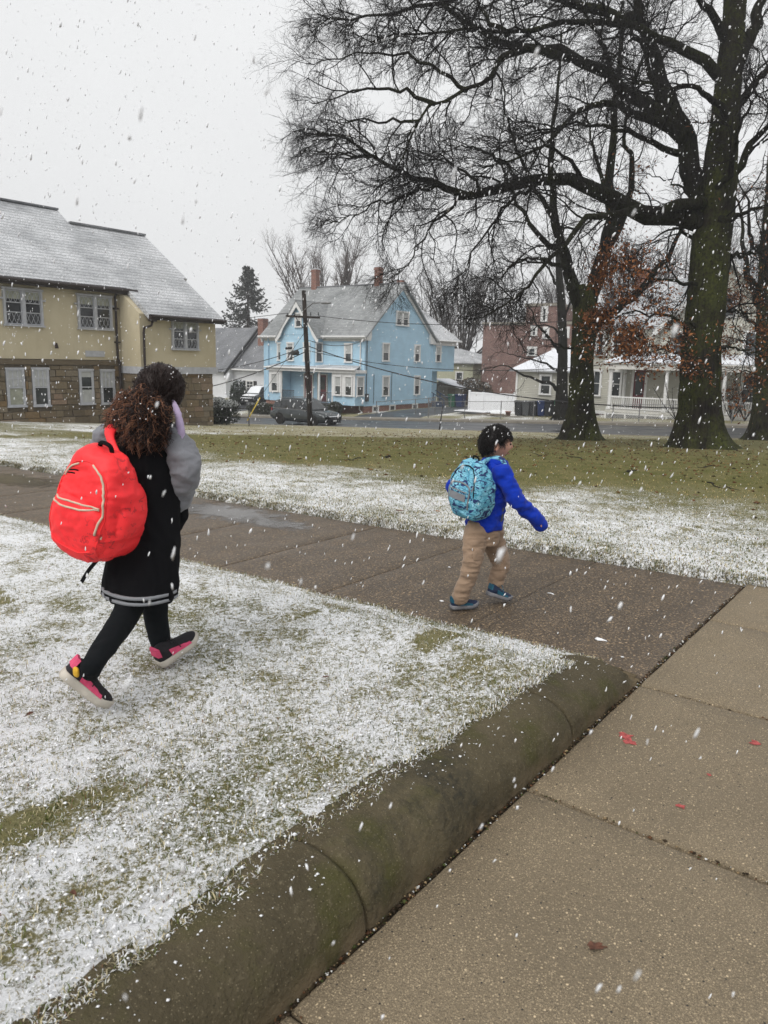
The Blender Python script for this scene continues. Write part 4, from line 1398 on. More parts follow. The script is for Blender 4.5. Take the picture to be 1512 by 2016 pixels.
d_ = MB(); wbox(d_, P, 16.3, 17.0, -1.15, 1.25, -.02, .02); o = Hb.part('door', d_, MAT['maroon']); g = MB(); wbox(g, P, 16.42, 16.88, -.3, 1.1, .021, .03); Hb.part('pane', g, MAT['glass'], o); Hb.part('handle', MB().tube([P(16.36, -.15, .02), P(16.36, -.15, .08)], .03), MAT['metal'], o)
# porch
pf2 = 46.0; q0b, q1b = 7.8, 17.75
Hb.part('porch_floor', MB().box(pf2 - .1, BF - .02, q0b, q1b, -1.3, -1.16), MAT['cream_trim'])
roof_slab(Hb, [(pf2 - .35, q0b - .3, 1.72), (pf2 - .35, q1b + .3, 1.72), (BF - .1, q1b - .6, 2.35), (BF - .1, q0b - .3, 2.35)], .06, 'snowroof', 'porch_roof')
m_ = MB(); m_.box(pf2 - .25, pf2 + .12, q0b - .1, q1b + .1, 1.28, 1.6); m_.box(pf2 - .34, BF - .06, q0b - .28, q1b + .28, 1.601, 1.67); m_.box(pf2, BF, q1b - .15, q1b + .05, 1.28, 1.6); Hb.part('porch_beam', m_, MAT['cream_trim'])
for b_ in (17.55, 14.2, 11.0, 8.0):
    m_ = MB(); m_.tube([(pf2, b_, -1.16), (pf2, b_, -.9), (pf2, b_, .2), (pf2, b_, 1.28)], [.13, .115, .11, .095], 12); m_.box(pf2 - .14, pf2 + .14, b_ - .14, b_ + .14, -1.16, -1.0); m_.box(pf2 - .14, pf2 + .14, b_ - .14, b_ + .14, 1.16, 1.28)
    Hb.part('porch_post', m_, MAT['white'])
m_ = MB(); m_.tube([(BF - .3, 17.5, -1.16), (BF - .3, 17.5, 1.28)], [.11, .1], 10); Hb.part('porch_post', m_, MAT['white'])
m_ = MB().box(pf2 - .04, pf2 + .04, q0b, 17.45, -.42, -.34); m_.box(pf2 - .03, pf2 + .03, q0b, 17.45, -1.08, -1.02); rail = Hb.part('railing', m_, MAT['white'])
m_ = MB()
b_ = q0b + .08
while b_ < 17.42: m_.box(pf2 - .018, pf2 + .018, b_ - .02, b_ + .02, -1.02, -.42); b_ += .125
o = Hb.part('baluster', m_, MAT['white'], rail); o['kind'] = 'stuff'
m_ = MB(); m_.box(pf2 - .06, pf2, q0b, q1b, -1.42, -1.3); m_.box(pf2 - .06, pf2, q0b, q1b, -2.1, -1.86)
for b_ in np.arange(q0b, q1b + .1, 1.24): m_.box(pf2 - .07, pf2, b_ - .05, b_ + .05, -2.1, -1.3)
Hb.part('porch_skirt', m_, MAT['white'])
m_ = MB(); b_ = q0b
while b_ < q1b:
    m_.bar((pf2 - .03, b_, -1.86), (pf2 - .03, b_ + .44, -1.42), .012, .03, (1, 0, 0)); m_.bar((pf2 - .045, b_ + .44, -1.86), (pf2 - .045, b_, -1.42), .012, .03, (1, 0, 0)); b_ += .11
o = Hb.part('lattice', m_, MAT['white']); o['kind'] = 'stuff'
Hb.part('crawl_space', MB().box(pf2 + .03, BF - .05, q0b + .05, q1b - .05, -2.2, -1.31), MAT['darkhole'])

# one-storey wing with its own roof
Hg = Thing('side_cottage', 'low beige clapboard wing with snowy roof behind the dustbins', 'building', (48, 23, -1.5))
m_ = MB().box(48, 55, 20.7, 25.0, -1.45, 1.15); Hg.part('wall', m_, MAT['beige'])
Hg.part('foundation', MB().box(48.05, 54.9, 20.8, 24.9, -2.8, -1.45), MAT['farwalk'])
m_ = MB(); m_.box(47.96, 48.1, 24.9, 25.04, -1.4, 1.1); m_.box(47.95, 48, 20.7, 25.04, -1.5, -1.32); m_.box(47.94, 48, 20.7, 25.04, .92, 1.12); Hg.part('trim_board', m_, MAT['white'])
roof_slab(Hg, [(47.6, 20.4, 1.05), (47.6, 25.4, 1.05), (50.8, 23.6, 2.55), (50.8, 20.4, 2.55)], .12, 'snowroof')
roof_slab(Hg, [(47.6, 25.4, 1.04), (55.4, 25.4, 1.04), (50.8, 23.6, 2.54)], .12, 'snowroof')
roof_slab(Hg, [(55.4, 25.4, 1.04), (55.4, 20.4, 1.04), (50.8, 20.4, 2.54), (50.8, 23.6, 2.54)], .12, 'snowroof')
window(Hg, 'F', 48, 22.35, 23.25, -.52, .7); window(Hg, 'S', 20.7, 50, 51, -.5, .7)

# brick school building far behind
q = [ona(x, y, 66) for x, y in ((952, 640), (1040, 604), (1100, 604), (952, 780))]
Hr = Thing('brick_building', 'tall red brick building showing behind the white fence panel', 'building', (66, q[0][1] - 5, -2.5))
b_hi, b_mid, b_lo = q[0][1], q[1][1], ona(1200, 640, 66)[1]
Hr.part('wall', MB().box(66, 82, b_lo, b_hi, -4, q[0][2]), MAT['brickfar'])
Hr.part('tower', MB().box(65.6, 76, q[2][1], b_mid, -4, q[1][2]), MAT['brickfar'])
m_ = MB(); m_.box(65.9, 82.1, b_lo, b_hi + .1, q[0][2], q[0][2] + .25); m_.box(65.5, 76.1, q[2][1] - .1, b_mid + .1, q[1][2], q[1][2] + .25); Hr.part('parapet', m_, MAT['farwalk'])
for (x, y0, y1) in ((1072, 608, 632), (1052, 645, 660), (1075, 648, 666)):
    p0 = ona(x - 6, y0, 65.6); p1 = ona(x + 6, y1, 65.6); window(Hr, 'F', 65.6, p1[1], p0[1], p1[2], p0[2], trim=.2)
for (x, y0, y1) in ((1052, 687, 700), (1112, 648, 664), (1130, 690, 704), (1100, 690, 703)):
    p0 = ona(x - 9, y0, 66); p1 = ona(x + 9, y1, 66); window(Hr, 'F', 65.55 if x < 1105 else 66, p1[1], p0[1], p1[2], p0[2], trim=.2)

# pale yellow house with hipped roof behind the blue house
A_ = 74
q = [ona(x, y, A_) for x, y in ((893, 690), (938, 715), (938, 775), (860, 715))]
Hy = Thing('yellow_house', 'pale yellow house with hipped roof to the right of the blue house', 'house', (A_, q[1][1] + 5, -3))
b0, b1 = q[1][1] + .4, q[1][1] + 11
Hy.part('wall', MB().box(A_, A_ + 9, b0, b1, -4, q[1][2]), MAT['yellowg'])
zr = q[0][2] + .3; z0 = q[1][2]
roof_slab(Hy, [(A_ - .5, b0 - .5, z0), (A_ - .5, b1, z0), (A_ + 4.5, b1 - 4, zr), (A_ + 4.5, b0 + 4.5, zr)], .12, 'roof2')
roof_slab(Hy, [(A_ - .5, b0 - .5, z0 - .01), (A_ + 9.5, b0 - .5, z0 - .01), (A_ + 4.5, b0 + 4.5, zr - .01)], .12, 'roof2')
roof_slab(Hy, [(A_ + 9.5, b0 - .5, z0 - .01), (A_ + 9.5, b1, z0 - .01), (A_ + 4.5, b1 - 4, zr - .01), (A_ + 4.5, b0 + 4.5, zr - .01)], .12, 'roof2')
window(Hy, 'F', A_, b0 + 1.2, b0 + 2.2, -1.2, .3)
# ================================================================== trees
def catmull(pts, n):
    P = np.asarray(pts, float)
    P = np.vstack([2*P[0] - P[1], P, 2*P[-1] - P[-2]])
    seg = len(P) - 3
    t = np.linspace(0, seg - 1e-6, n); i = t.astype(int); f = (t - i)[:, None]
    p0, p1, p2, p3 = P[i], P[i+1], P[i+2], P[i+3]
    return .5 * ((2*p1) + (-p0 + p2)*f + (2*p0 - 5*p1 + 4*p2 - p3)*f**2 + (-p0 + 3*p1 - 3*p2 + p3)*f**3)


def unit(v): return v / (np.linalg.norm(v, axis=-1, keepdims=True) + 1e-12)


def spawn(rg, P, Rr, m, length, ang, K, rad, droop=0.0, jit=.25, tmin=.2, tmax=1.0, up=0.0, wide=None, tip=.35):
    """children of every polyline: P (N,K0,3), Rr (N,K0) -> (N*m,K,3), radii"""
    N, K0, _ = P.shape
    t = tmin + (tmax - tmin) * (np.arange(m)[None] + rg.rand(N, m)) / m
    ti = t * (K0 - 1); i = np.clip(ti.astype(int), 0, K0 - 2); f = (ti - i)[..., None]
    ar = np.arange(N)[:, None]
    p0 = P[ar, i] * (1 - f) + P[ar, i+1] * f
    r0 = Rr[ar, i] * (1 - f[..., 0]) + Rr[ar, i+1] * f[..., 0]
    tan = unit(P[ar, i+1] - P[ar, i])
    rnd = rg.normal(size=(N, m, 3))
    if wide is not None: rnd = rnd * np.array([1, 1, wide])
    per = unit(rnd - (rnd * tan).sum(-1, keepdims=True) * tan)
    a = (ang[0] + (ang[1] - ang[0]) * rg.rand(N, m))[..., None]
    d = unit(tan * np.cos(a) + per * np.sin(a) + np.array([0, 0, up]))
    plen = np.linalg.norm(np.diff(P, axis=1), axis=2).sum(1)[:, None]
    L = np.minimum(length[0] + (length[1] - length[0]) * rg.rand(N, m), plen * .9) * (1.15 - .6 * t)
    n = N * m
    p0 = p0.reshape(n, 3); d = d.reshape(n, 3); L = L.reshape(n); r0 = r0.reshape(n)
    out_ = np.empty((n, K, 3)); out_[:, 0] = p0
    cur = d
    for k in range(1, K):
        cur = unit(cur + rg.normal(size=(n, 3)) * jit + np.array([0, 0, -droop * k / K + up * .3]))
        out_[:, k] = out_[:, k-1] + cur * (L / (K - 1))[:, None]
    rr_ = np.minimum(r0 * .75, rad[0] + (rad[1] - rad[0]) * rg.rand(n))
    R2 = rr_[:, None] * np.linspace(1, tip, K)[None]
    return out_, R2


def trunk_mesh(pts, rads, sides=40, rings=70, flare=1.6, fl_h=.9, lobes=6, seed=1, rough=.05):
    """tapered trunk with root flare and ridged bark"""
    rg_ = np.random.RandomState(seed)
    C_ = catmull(pts, rings); r = np.interp(np.linspace(0, 1, rings), np.linspace(0, 1, len(rads)), rads)
    T = np.gradient(C_, axis=0); T = unit(T)
    ref = np.array([1.0, 0, 0]); A = unit(np.cross(T, np.cross(ref, T))); B = np.cross(T, A)
    an = np.linspace(0, 2*np.pi, sides, endpoint=False)
    hgt = (C_[:, 2] - C_[0, 2])
    fl = np.exp(-np.maximum(hgt, 0) / fl_h * 2.2)
    ph = rg_.rand() * 6
    lob = .5 + .5 * np.cos(an * lobes + ph + .6 * np.sin(an * 2 + ph))
    rad = r[:, None] * (1 + flare * fl[:, None] ** 1.5 * (.35 + .65 * lob[None]))
    rid = rough * vnoise(np.cos(an)[None] * 6 + 20 + 0*hgt[:, None], np.sin(an)[None] * 6 + 20 + 0*hgt[:, None], hgt[:, None] * 1.2) + rough * .6 * vnoise(np.cos(an)[None] * 13 + 40 + 0*hgt[:, None], np.sin(an)[None] * 13 + 0*hgt[:, None], hgt[:, None] * 3)
    rad = rad * (1 + rid)
    V = C_[:, None] + rad[..., None] * (A[:, None] * np.cos(an)[None, :, None] + B[:, None] * np.sin(an)[None, :, None])
    i = np.arange(rings * sides).reshape(rings, sides)
    F = np.stack([i[:-1], np.roll(i[:-1], -1, 1), np.roll(i[1:], -1, 1), i[1:]], -1).reshape(-1, 4)
    return V.reshape(-1, 3), F


class Acc:
    def __init__(s): s.V = []; s.F = []; s.n = 0

    def add(s, P, Rr, S):
        V, F = tubes(P, Rr, S); s.V.append(V); s.F.append(F + s.n); s.n += len(V); return s

    def obj(s, name, mat, parent, base, smooth=True):
        return npobj(name, np.concatenate(s.V), np.concatenate(s.F), mat, parent, base, smooth)


def limbpoly(pix, Y0, dY, n=16, wob=.06, rg_=None):
    """a limb followed in the picture; it leaves the trunk at depth Y0 and drifts dY metres in depth"""
    k = len(pix)
    L = np.cumsum([0] + [math.hypot(pix[i+1][0]-pix[i][0], pix[i+1][1]-pix[i][1]) for i in range(k-1)]); L = L / L[-1]
    pts = [at(x, y, Y0 + dY * l) for (x, y), l in zip(pix, L)]
    C_ = catmull(pts, n)
    if rg_ is not None: C_[1:] += rg_.normal(size=(n-1, 3)) * wob * .9
    return C_


def leafquads(rg_, pos, size, cols):
    n = len(pos)
    a = unit(rg_.normal(size=(n, 3))); b = unit(np.cross(a, rg_.normal(size=(n, 3)))); c_ = np.cross(a, b)
    s = (size * (.6 + .8 * rg_.rand(n)))[:, None]
    V = np.stack([pos - a*s, pos + b*s*.42 + c_*s*.18, pos + a*s*.95, pos - b*s*.42 + c_*s*.18], 1)
    F = np.arange(n * 4).reshape(n, 4)
    C_ = np.repeat(cols, 4, 0)
    return V.reshape(-1, 3), F, C_


def leafcols(rg_, n):
    base = np.array([[.24, .09, .03], [.18, .065, .025], [.30, .125, .045], [.13, .05, .022]])[rg_.randint(0, 4, n)]
    return base * (.7 + .6 * rg_.rand(n, 1))


def tree(name, label, base, trunkpts, trunkr, limbs, seed, dens=1.0, leafy=None, mats=('oak', 'limb', 'twig'), tr=None, flare=1.5, scale=1.0, group=None, twigr=.0042):
    rg_ = np.random.RandomState(seed)
    T = Thing(name, label, 'tree', base, grid=False, group=group)
    V, F = trunk_mesh(trunkpts, trunkr, seed=seed, flare=flare, **(tr or {}))
    npobj('trunk', V, F, MAT[mats[0]], T.o, T.base, True)
    big = Acc(); tw = Acc(); lim = Acc(); leafpos = []
    for li in limbs:
        pix, Y0, dY, r0, r1 = li[:5]
        opt = li[5] if len(li) > 5 else {}
        C_ = limbpoly(pix, Y0, dY, 16, .05 * scale, rg_) if not opt.get('xyz') else catmull(pix, 16)
        Rr = r1 + (r0 - r1) * (1 - np.linspace(0, 1, 16)) ** 1.5
        lim.add(C_[None], Rr[None], 12)
        Ln = np.linalg.norm(np.diff(C_, axis=0), axis=1).sum()
        d_ = dens * opt.get('d', 1.0)
        m1 = max(3, int(Ln * 1.7 * d_)); ls = opt.get('ls', 1.0)
        P1, R1 = spawn(rg_, C_[None], Rr[None], m1, (1.2*scale*ls, 3.0*scale*ls), (.5, 1.1), 9, (.016*scale, .036*scale), droop=opt.get('droop', .12), jit=.24, tmin=opt.get('tmin', .22), wide=.8, tip=.3)
        big.add(P1, R1, 5)
        P2, R2 = spawn(rg_, P1, R1, max(3, int(7 * min(1.2, d_))), (.55*scale, 1.5*scale), (.45, 1.0), 6, (.008*scale, .014*scale), droop=.10, jit=.26, tmin=.15, tip=.4)
        # the limb's own leader keeps branching at its tip
        P1b, R1b = spawn(rg_, C_[None, 10:], Rr[None, 10:], max(3, int(5 * d_)), (.9*scale*ls, 2.2*scale*ls), (.3, .9), 8, (.012*scale, .022*scale), droop=.08, jit=.22, tmin=.3, tip=.35)
        big.add(P1b, R1b, 5)
        P2b, R2b = spawn(rg_, P1b, R1b, max(3, int(6 * min(1.2, d_))), (.5*scale, 1.2*scale), (.35, .9), 6, (.007*scale, .012*scale), droop=.08, jit=.25, tmin=.15, tip=.4)
        P2 = np.concatenate([P2, P2b]); R2 = np.concatenate([R2, R2b])
        tw.add(P2, R2, 4)
        P3, R3 = spawn(rg_, P2, R2, 7, (.22*scale, .75*scale), (.4, 1.0), 3, (twigr * 1.15, twigr * 1.7), droop=.12, jit=.28, tmin=.12, tip=.55)
        tw.add(P3, R3, 3)
        P4, R4 = spawn(rg_, P3, R3, 3, (.1*scale, .32*scale), (.35, .9), 2, (twigr * .85, twigr * 1.1), droop=.1, jit=.2, tmin=.25, tip=.7)
        tw.add(P4, R4, 3)
        if opt.get('leaf'):
            e = np.concatenate([P3.reshape(-1, 3), P4[:, -1]])
            k = rg_.rand(len(e)) < opt['leaf']
            leafpos.append(e[k] + rg_.normal(size=(k.sum(), 3)) * .04)
    lim.obj('limbs', MAT['oaklimb' if mats[0] == 'oak' else mats[0]], T.o, T.base)
    big.obj('crown', MAT[mats[1]], T.o, T.base)
    o = tw.obj('twigs', MAT[mats[2]], T.o, T.base, False); o['kind'] = 'stuff'
    if leafpos:
        lp = np.concatenate(leafpos)
        V, F, C_ = leafquads(rg_, lp, .055, leafcols(rg_, len(lp)))
        o = npobj('leaves', V, F, MAT['leaf'], T.o, T.base, False, C_); o['kind'] = 'stuff'
    return T, tw.n


cnt = []
# --- the big oak on the right
B1 = thit(1377, 884); Y1 = B1[1]
tp = [B1 - np.array([0, 0, .15])] + [at(x, y, Y1) for x, y in ((1378, 800), (1380, 700), (1392, 580), (1402, 470), (1415, 360), (1428, 220), (1442, 80), (1452, -60), (1462, -250))]
px = Y1 / FPX
tr_ = [50*px, 38*px, 35*px, 34*px, 34*px, 30*px, 23*px, 20*px, 17*px, 14*px]
L1 = [
    ([(1385, 440), (1330, 428), (1270, 418), (1190, 388), (1140, 366), (1100, 352), (1022, 360), (951, 376), (900, 379), (861, 363), (823, 350), (778, 334), (733, 308), (681, 272), (625, 262)], Y1, -1.5, .29, .03, {'tmin': .30, 'droop': .16, 'd': .95}),
    ([(1385, 400), (1349, 394), (1284, 410), (1230, 420), (1162, 428), (1122, 462), (1085, 510), (1045, 558), (1005, 590), (960, 625)], Y1 - .3, -3.0, .17, .02, {'droop': .22, 'd': .7}),
    ([(1400, 470), (1378, 400), (1352, 290), (1335, 240), (1310, 175), (1286, 96), (1262, 30), (1250, -50), (1235, -140)], Y1, 1.0, .36, .09, {'tmin': .45, 'd': .8}),
    ([(1352, 285), (1300, 245), (1250, 222), (1200, 206), (1150, 215), (1105, 250), (1060, 292), (1010, 315), (950, 330)], Y1 + .2, -2.5, .16, .02, {'droop': .18, 'd': .8}),
    ([(1345, 270), (1290, 215), (1250, 190), (1200, 150), (1150, 120), (1095, 88), (1054, 96), (990, 83), (938, 64), (900, 39), (868, 0), (830, -60), (790, -110)], Y1 + .1, 0.5, .22, .04, {'tmin': .3, 'd': .9}),
    ([(1120, 112), (1080, 105), (1040, 96), (1003, 109), (986, 129), (957, 155), (920, 179), (857, 205), (824, 238), (800, 290), (770, 350)], Y1 - .2, -1.8, .13, .02, {'droop': .22, 'd': .8, 'tmin': .15}),
    ([(1340, 300), (1325, 296), (1271, 278), (1230, 257), (1170, 250), (1115, 250), (1060, 268), (1000, 262)], Y1 - .2, -1.5, .11, .015, {'d': .6}),
    ([(1415, 150), (1372, 112), (1325, 85), (1291, 64), (1230, 40), (1160, 42), (1100, 50), (1010, 62), (940, 55), (860, 52), (790, 68), (730, 85)], Y1, -1.0, .16, .02, {'tmin': .3, 'd': .9}),
    ([(1260, 30), (1200, 28), (1130, 8), (1060, -15), (980, -20), (900, -5), (820, 12), (740, 25), (680, 35), (640, 45)], Y1 + .4, .8, .16, .02, {'tmin': .2, 'd': .85}),
    ([(1430, 150), (1465, 95), (1490, 40), (1515, -20), (1560, -90)], Y1, .8, .26, .08, {'d': .6}),
    ([(1425, 260), (1470, 180), (1530, 120), (1600, 70), (1680, 40)], Y1, -1.0, .15, .03, {'d': .6}),
    ([(1415, 400), (1455, 330), (1500, 260), (1560, 215), (1650, 190)], Y1, -.8, .16, .03, {'d': .55, 'leaf': .02}),
    ([(950, 376), (905, 395), (870, 425), (830, 470), (800, 520), (770, 560)], Y1 - .8, -.8, .06, .012, {'droop': .28, 'tmin': .1, 'd': .75}),
    ([(1050, 365), (1000, 400), (960, 450), (915, 520), (890, 575)], Y1 - .6, -1.2, .06, .012, {'droop': .28, 'tmin': .1, 'd': .75}),
    ([(861, 363), (800, 385), (740, 400), (690, 430), (640, 440)], Y1 - 1.1, -.6, .05, .012, {'droop': .2, 'tmin': .1, 'd': .75}),
    ([(733, 308), (680, 305), (630, 300), (590, 298)], Y1 - 1.4, -.2, .035, .012, {'droop': .08, 'tmin': .05, 'd': .55}),
    ([(857, 205), (790, 180), (720, 175), (660, 190), (610, 200)], Y1 - 1.4, .2, .06, .012, {'droop': .12, 'tmin': .1, 'd': .55}),
    ([(920, 179), (870, 140), (800, 110), (720, 105), (650, 120), (600, 130)], Y1 - 1.0, .6, .06, .012, {'droop': .12, 'tmin': .1, 'd': .55}),
    ([(824, 238), (760, 235), (690, 240), (640, 245)], Y1 - 1.6, .2, .045, .012, {'droop': .14, 'tmin': .1, 'd': .55}),
    ([(1000, 70), (950, 20), (920, -40), (880, -90)], Y1 - .3, .6, .07, .02, {'d': .7}),
    ([(1440, 90), (1400, 30), (1360, -20), (1310, -60), (1250, -90)], Y1, -1.5, .14, .03, {'d': .8}),
    ([(1428, 230), (1395, 190), (1360, 170), (1310, 175), (1260, 160), (1210, 110)], Y1 - .3, -2.5, .10, .02, {'d': .8}),
    ([(1410, 380), (1440, 330), (1450, 260), (1480, 200), (1490, 130)], Y1 - .3, -2.0, .10, .02, {'d': .9}),
    ([(1395, 440), (1440, 430), (1490, 410), (1560, 400)], Y1 - .2, -2.0, .12, .02, {'d': .9, 'leaf': .03}),
    ([(1395, 480), (1440, 500), (1490, 500), (1550, 520)], Y1 + .2, 2.0, .10, .02, {'d': .8, 'leaf': .08}),
    ([(1300, 200), (1280, 130), (1240, 60), (1190, 10), (1150, -50)], Y1 + .2, 1.5, .10, .02, {'d': .9}),
    ([(1200, 150), (1190, 90), (1160, 40), (1120, -10)], Y1 - .2, -1.0, .08, .02, {'d': .9}),
    ([(1150, 366), (1130, 320), (1090, 290), (1040, 275), (980, 285)], Y1 - .4, -1.2, .07, .015, {'d':.42}),
    ([(1022, 360), (990, 320), (950, 300), (900, 290), (850, 300)], Y1 - .6, -.8, .06, .012, {'d':.42}),
    ([(951, 376), (920, 340), (870, 315), (820, 300), (760, 290)], Y1 - .8, .6, .05, .012, {'d':.42}),
    # low leafy shoots off the trunk
    ([(1372, 560), (1330, 560), (1285, 540), (1240, 530), (1205, 528)], Y1 - .4, -1.0, .06, .01, {'leaf': .34, 'd': .8, 'tmin': .05, 'droop': .16, 'ls': .5}),
    ([(1368, 640), (1320, 620), (1270, 615), (1225, 622), (1190, 640)], Y1 - .4, -.8, .055, .01, {'leaf': .34, 'd': .8, 'tmin': .05, 'droop': .18, 'ls': .5}),
    ([(1360, 700), (1320, 690), (1290, 685), (1255, 672)], Y1 - .4, -1.2, .045, .01, {'leaf': .36, 'd': .8, 'tmin': .05, 'droop': .2, 'ls': .5}),
    ([(1400, 690), (1440, 680), (1480, 690), (1530, 680)], Y1 - .3, -.8, .05, .01, {'leaf': .34, 'd': .75, 'tmin': .1, 'droop': .18}),
    ([(1405, 620), (1450, 610), (1500, 620), (1550, 625)], Y1 + .3, .8, .05, .01, {'leaf': .32, 'd': .75, 'tmin': .1, 'droop': .18}),
    ([(1375, 480), (1330, 450), (1290, 470), (1240, 490)], Y1 + .3, 1.0, .06, .01, {'leaf': .18, 'd': .6, 'tmin': .1, 'droop': .12}),
    ([(1390, 420), (1350, 380), (1310, 350), (1270, 345)], Y1 + .3, 1.2, .06, .01, {'leaf': .10, 'd': .5, 'tmin': .1}),
]
T_, n_ = tree('oak_tree', 'massive mossy oak with rusty dead leaves low on its trunk', B1, tp, tr_, L1, 21, 1.75, flare=.95, tr={'fl_h': 1.1, 'sides': 56, 'rings': 110, 'rough': .10})
cnt.append(n_)

# --- the forked tree left of the oak
B2 = thit(1143, 868); Y2 = B2[1]
px = Y2 / FPX
tp = [B2 - np.array([0, 0, .15])] + [at(x, y, Y2) for x, y in ((1144, 800), (1146, 720), (1150, 650), (1152, 600), (1150, 560))]
L2 = [
    ([(1148, 610), (1128, 560), (1112, 500), (1095, 430), (1085, 350), (1090, 260), (1100, 170), (1105, 60)], Y2, .8, .28, .035, {'tmin': .3, 'd': .62}),
    ([(1155, 610), (1172, 555), (1190, 500), (1204, 440), (1202, 380), (1205, 290), (1213, 200), (1220, 100), (1225, 0)], Y2, .5, .33, .07, {'tmin': .35, 'd': .6}),
    ([(1192, 490), (1228, 430), (1243, 370), (1240, 310), (1228, 270), (1240, 200), (1262, 120)], Y2 + .1, 1.0, .16, .04, {'d': .55}),
    ([(1158, 660), (1185, 630), (1228, 598), (1280, 552), (1325, 490), (1360, 420)], Y2, 1.5, .24, .06, {'tmin': .3, 'd': .6}),
    ([(1110, 495), (1070, 470), (1030, 420), (1000, 360), (985, 290), (990, 220)], Y2 + .2, 1.4, .12, .02, {'d': .6}),
    ([(1095, 440), (1060, 380), (1020, 300), (1000, 230), (960, 180)], Y2 + .2, -1.6, .10, .02, {'d': .6}),
    ([(1120, 530), (1080, 515), (1040, 510), (1000, 528), (960, 560)], Y2, -1.5, .09, .015, {'d': .6, 'droop': .15}),
    ([(1135, 690), (1105, 682), (1075, 660), (1055, 640), (1030, 625)], Y2, -1.0, .045, .01, {'d': .5, 'tmin': .15}),
    ([(1205, 420), (1180, 340), (1160, 250), (1150, 150)], Y2, 1.5, .1, .02, {'d': .6}),
]
T_, n_ = tree('forked_tree', 'tall forked mossy tree standing left of the oak', B2, tp, [38*px, 24*px, 21*px, 21*px, 22*px, 16*px], L2, 33, 1.1, flare=1.1, tr={'fl_h': .8, 'rough': .10}, group=None, twigr=.005)
cnt.append(n_)

# --- the dark tree at the right edge
B3 = W(33.2, 7.2, float(zt(33.2, 7.2))); x3, y3, d3 = proj(B3)
B3 = thit(1502, 868); Y3 = B3[1]
px = Y3 / FPX
tp = [B3 - np.array([0, 0, .15])] + [at(x, y, Y3) for x, y in ((1503, 800), (1506, 700), (1508, 600), (1512, 500), (1520, 380), (1530, 200))]
L3 = [
    ([(1508, 620), (1480, 560), (1465, 500), (1460, 430), (1440, 360)], Y3, 1.0, .2, .03, {'leaf': .05, 'd': .6}),
    ([(1508, 700), (1480, 680), (1450, 670), (1430, 680)], Y3 - .3, -1.0, .06, .012, {'leaf': .4, 'd': .8, 'tmin': .1}),
    ([(1506, 660), (1475, 630), (1450, 600), (1420, 590)], Y3 - .3, -1.5, .07, .012, {'leaf': .35, 'd': .8, 'tmin': .1}),
    ([(1508, 590), (1480, 570), (1450, 560), (1425, 575)], Y3 - .3, -1.2, .07, .012, {'leaf': .18, 'd': .7, 'tmin': .1}),
    ([(1512, 520), (1480, 470), (1470, 400), (1450, 340)], Y3 - .3, -1.5, .12, .02, {'leaf': .05, 'd': .6}),
    ([(1505, 750), (1475, 730), (1450, 740), (1440, 770)], Y3 - .3, -1.0, .04, .01, {'leaf': .12, 'd': .7, 'tmin': .1, 'droop': .2}),
]
T_, n_ = tree('dark_tree', 'dark tree with brown leaves cut off by the right edge', B3, tp, [32*px, 20*px, 17*px, 16*px, 15*px, 12*px, 9*px], L3, 44, .9, flare=1.2, tr={'fl_h': .8}, twigr=.005)
cnt.append(n_)

# --- smaller yard tree across the street with drooping boughs
Ay = 45.2; q = ona(1106, 822, Ay); B4 = W(Ay, q[1], float(zt(Ay, q[1])) + .1); Y4 = B4[1]; px = Y4 / FPX
tp = [B4 - np.array([0, 0, .1])] + [at(x, y, Y4) for x, y in ((1106, 770), (1108, 700), (1106, 620), (1102, 560), (1099, 510), (1097, 470))]
L4 = [
    ([(1103, 770), (1085, 755), (1055, 748), (1025, 735), (1000, 722), (980, 720), (950, 728)], Y4, -.8, .13, .02, {'d': .45, 'tmin': .2}),
    ([(1104, 735), (1075, 718), (1040, 705), (1010, 700), (985, 692)], Y4, .5, .09, .015, {'d': .45}),
    ([(1108, 700), (1085, 670), (1060, 640), (1045, 610), (1030, 580)], Y4, -.5, .12, .02, {'d': .45}),
    ([(1106, 660), (1075, 640), (1040, 655), (1030, 670)], Y4, .4, .07, .015, {'d': .45}),
    ([(1108, 650), (1120, 600), (1140, 560), (1150, 500)], Y4, 1., .1, .02, {'d': .45}),
    ([(1102, 570), (1080, 530), (1050, 490), (1010, 470)], Y4, -.6, .1, .02, {'d': .45}),
    ([(1098, 500), (1110, 440), (1130, 380)], Y4, .6, .09, .02, {'d': .45}),
]
T_, n_ = tree('yard_tree', 'smaller dark tree with drooping boughs beside the dustbins', B4, tp, [16*px, 11*px, 9*px, 8*px, 7*px, 5*px, 3*px], L4, 55, .8, flare=.9, tr={'fl_h': .6, 'rings': 40, 'sides': 24}, mats=('limb', 'limb', 'twig'), twigr=.008)
cnt.append(n_)


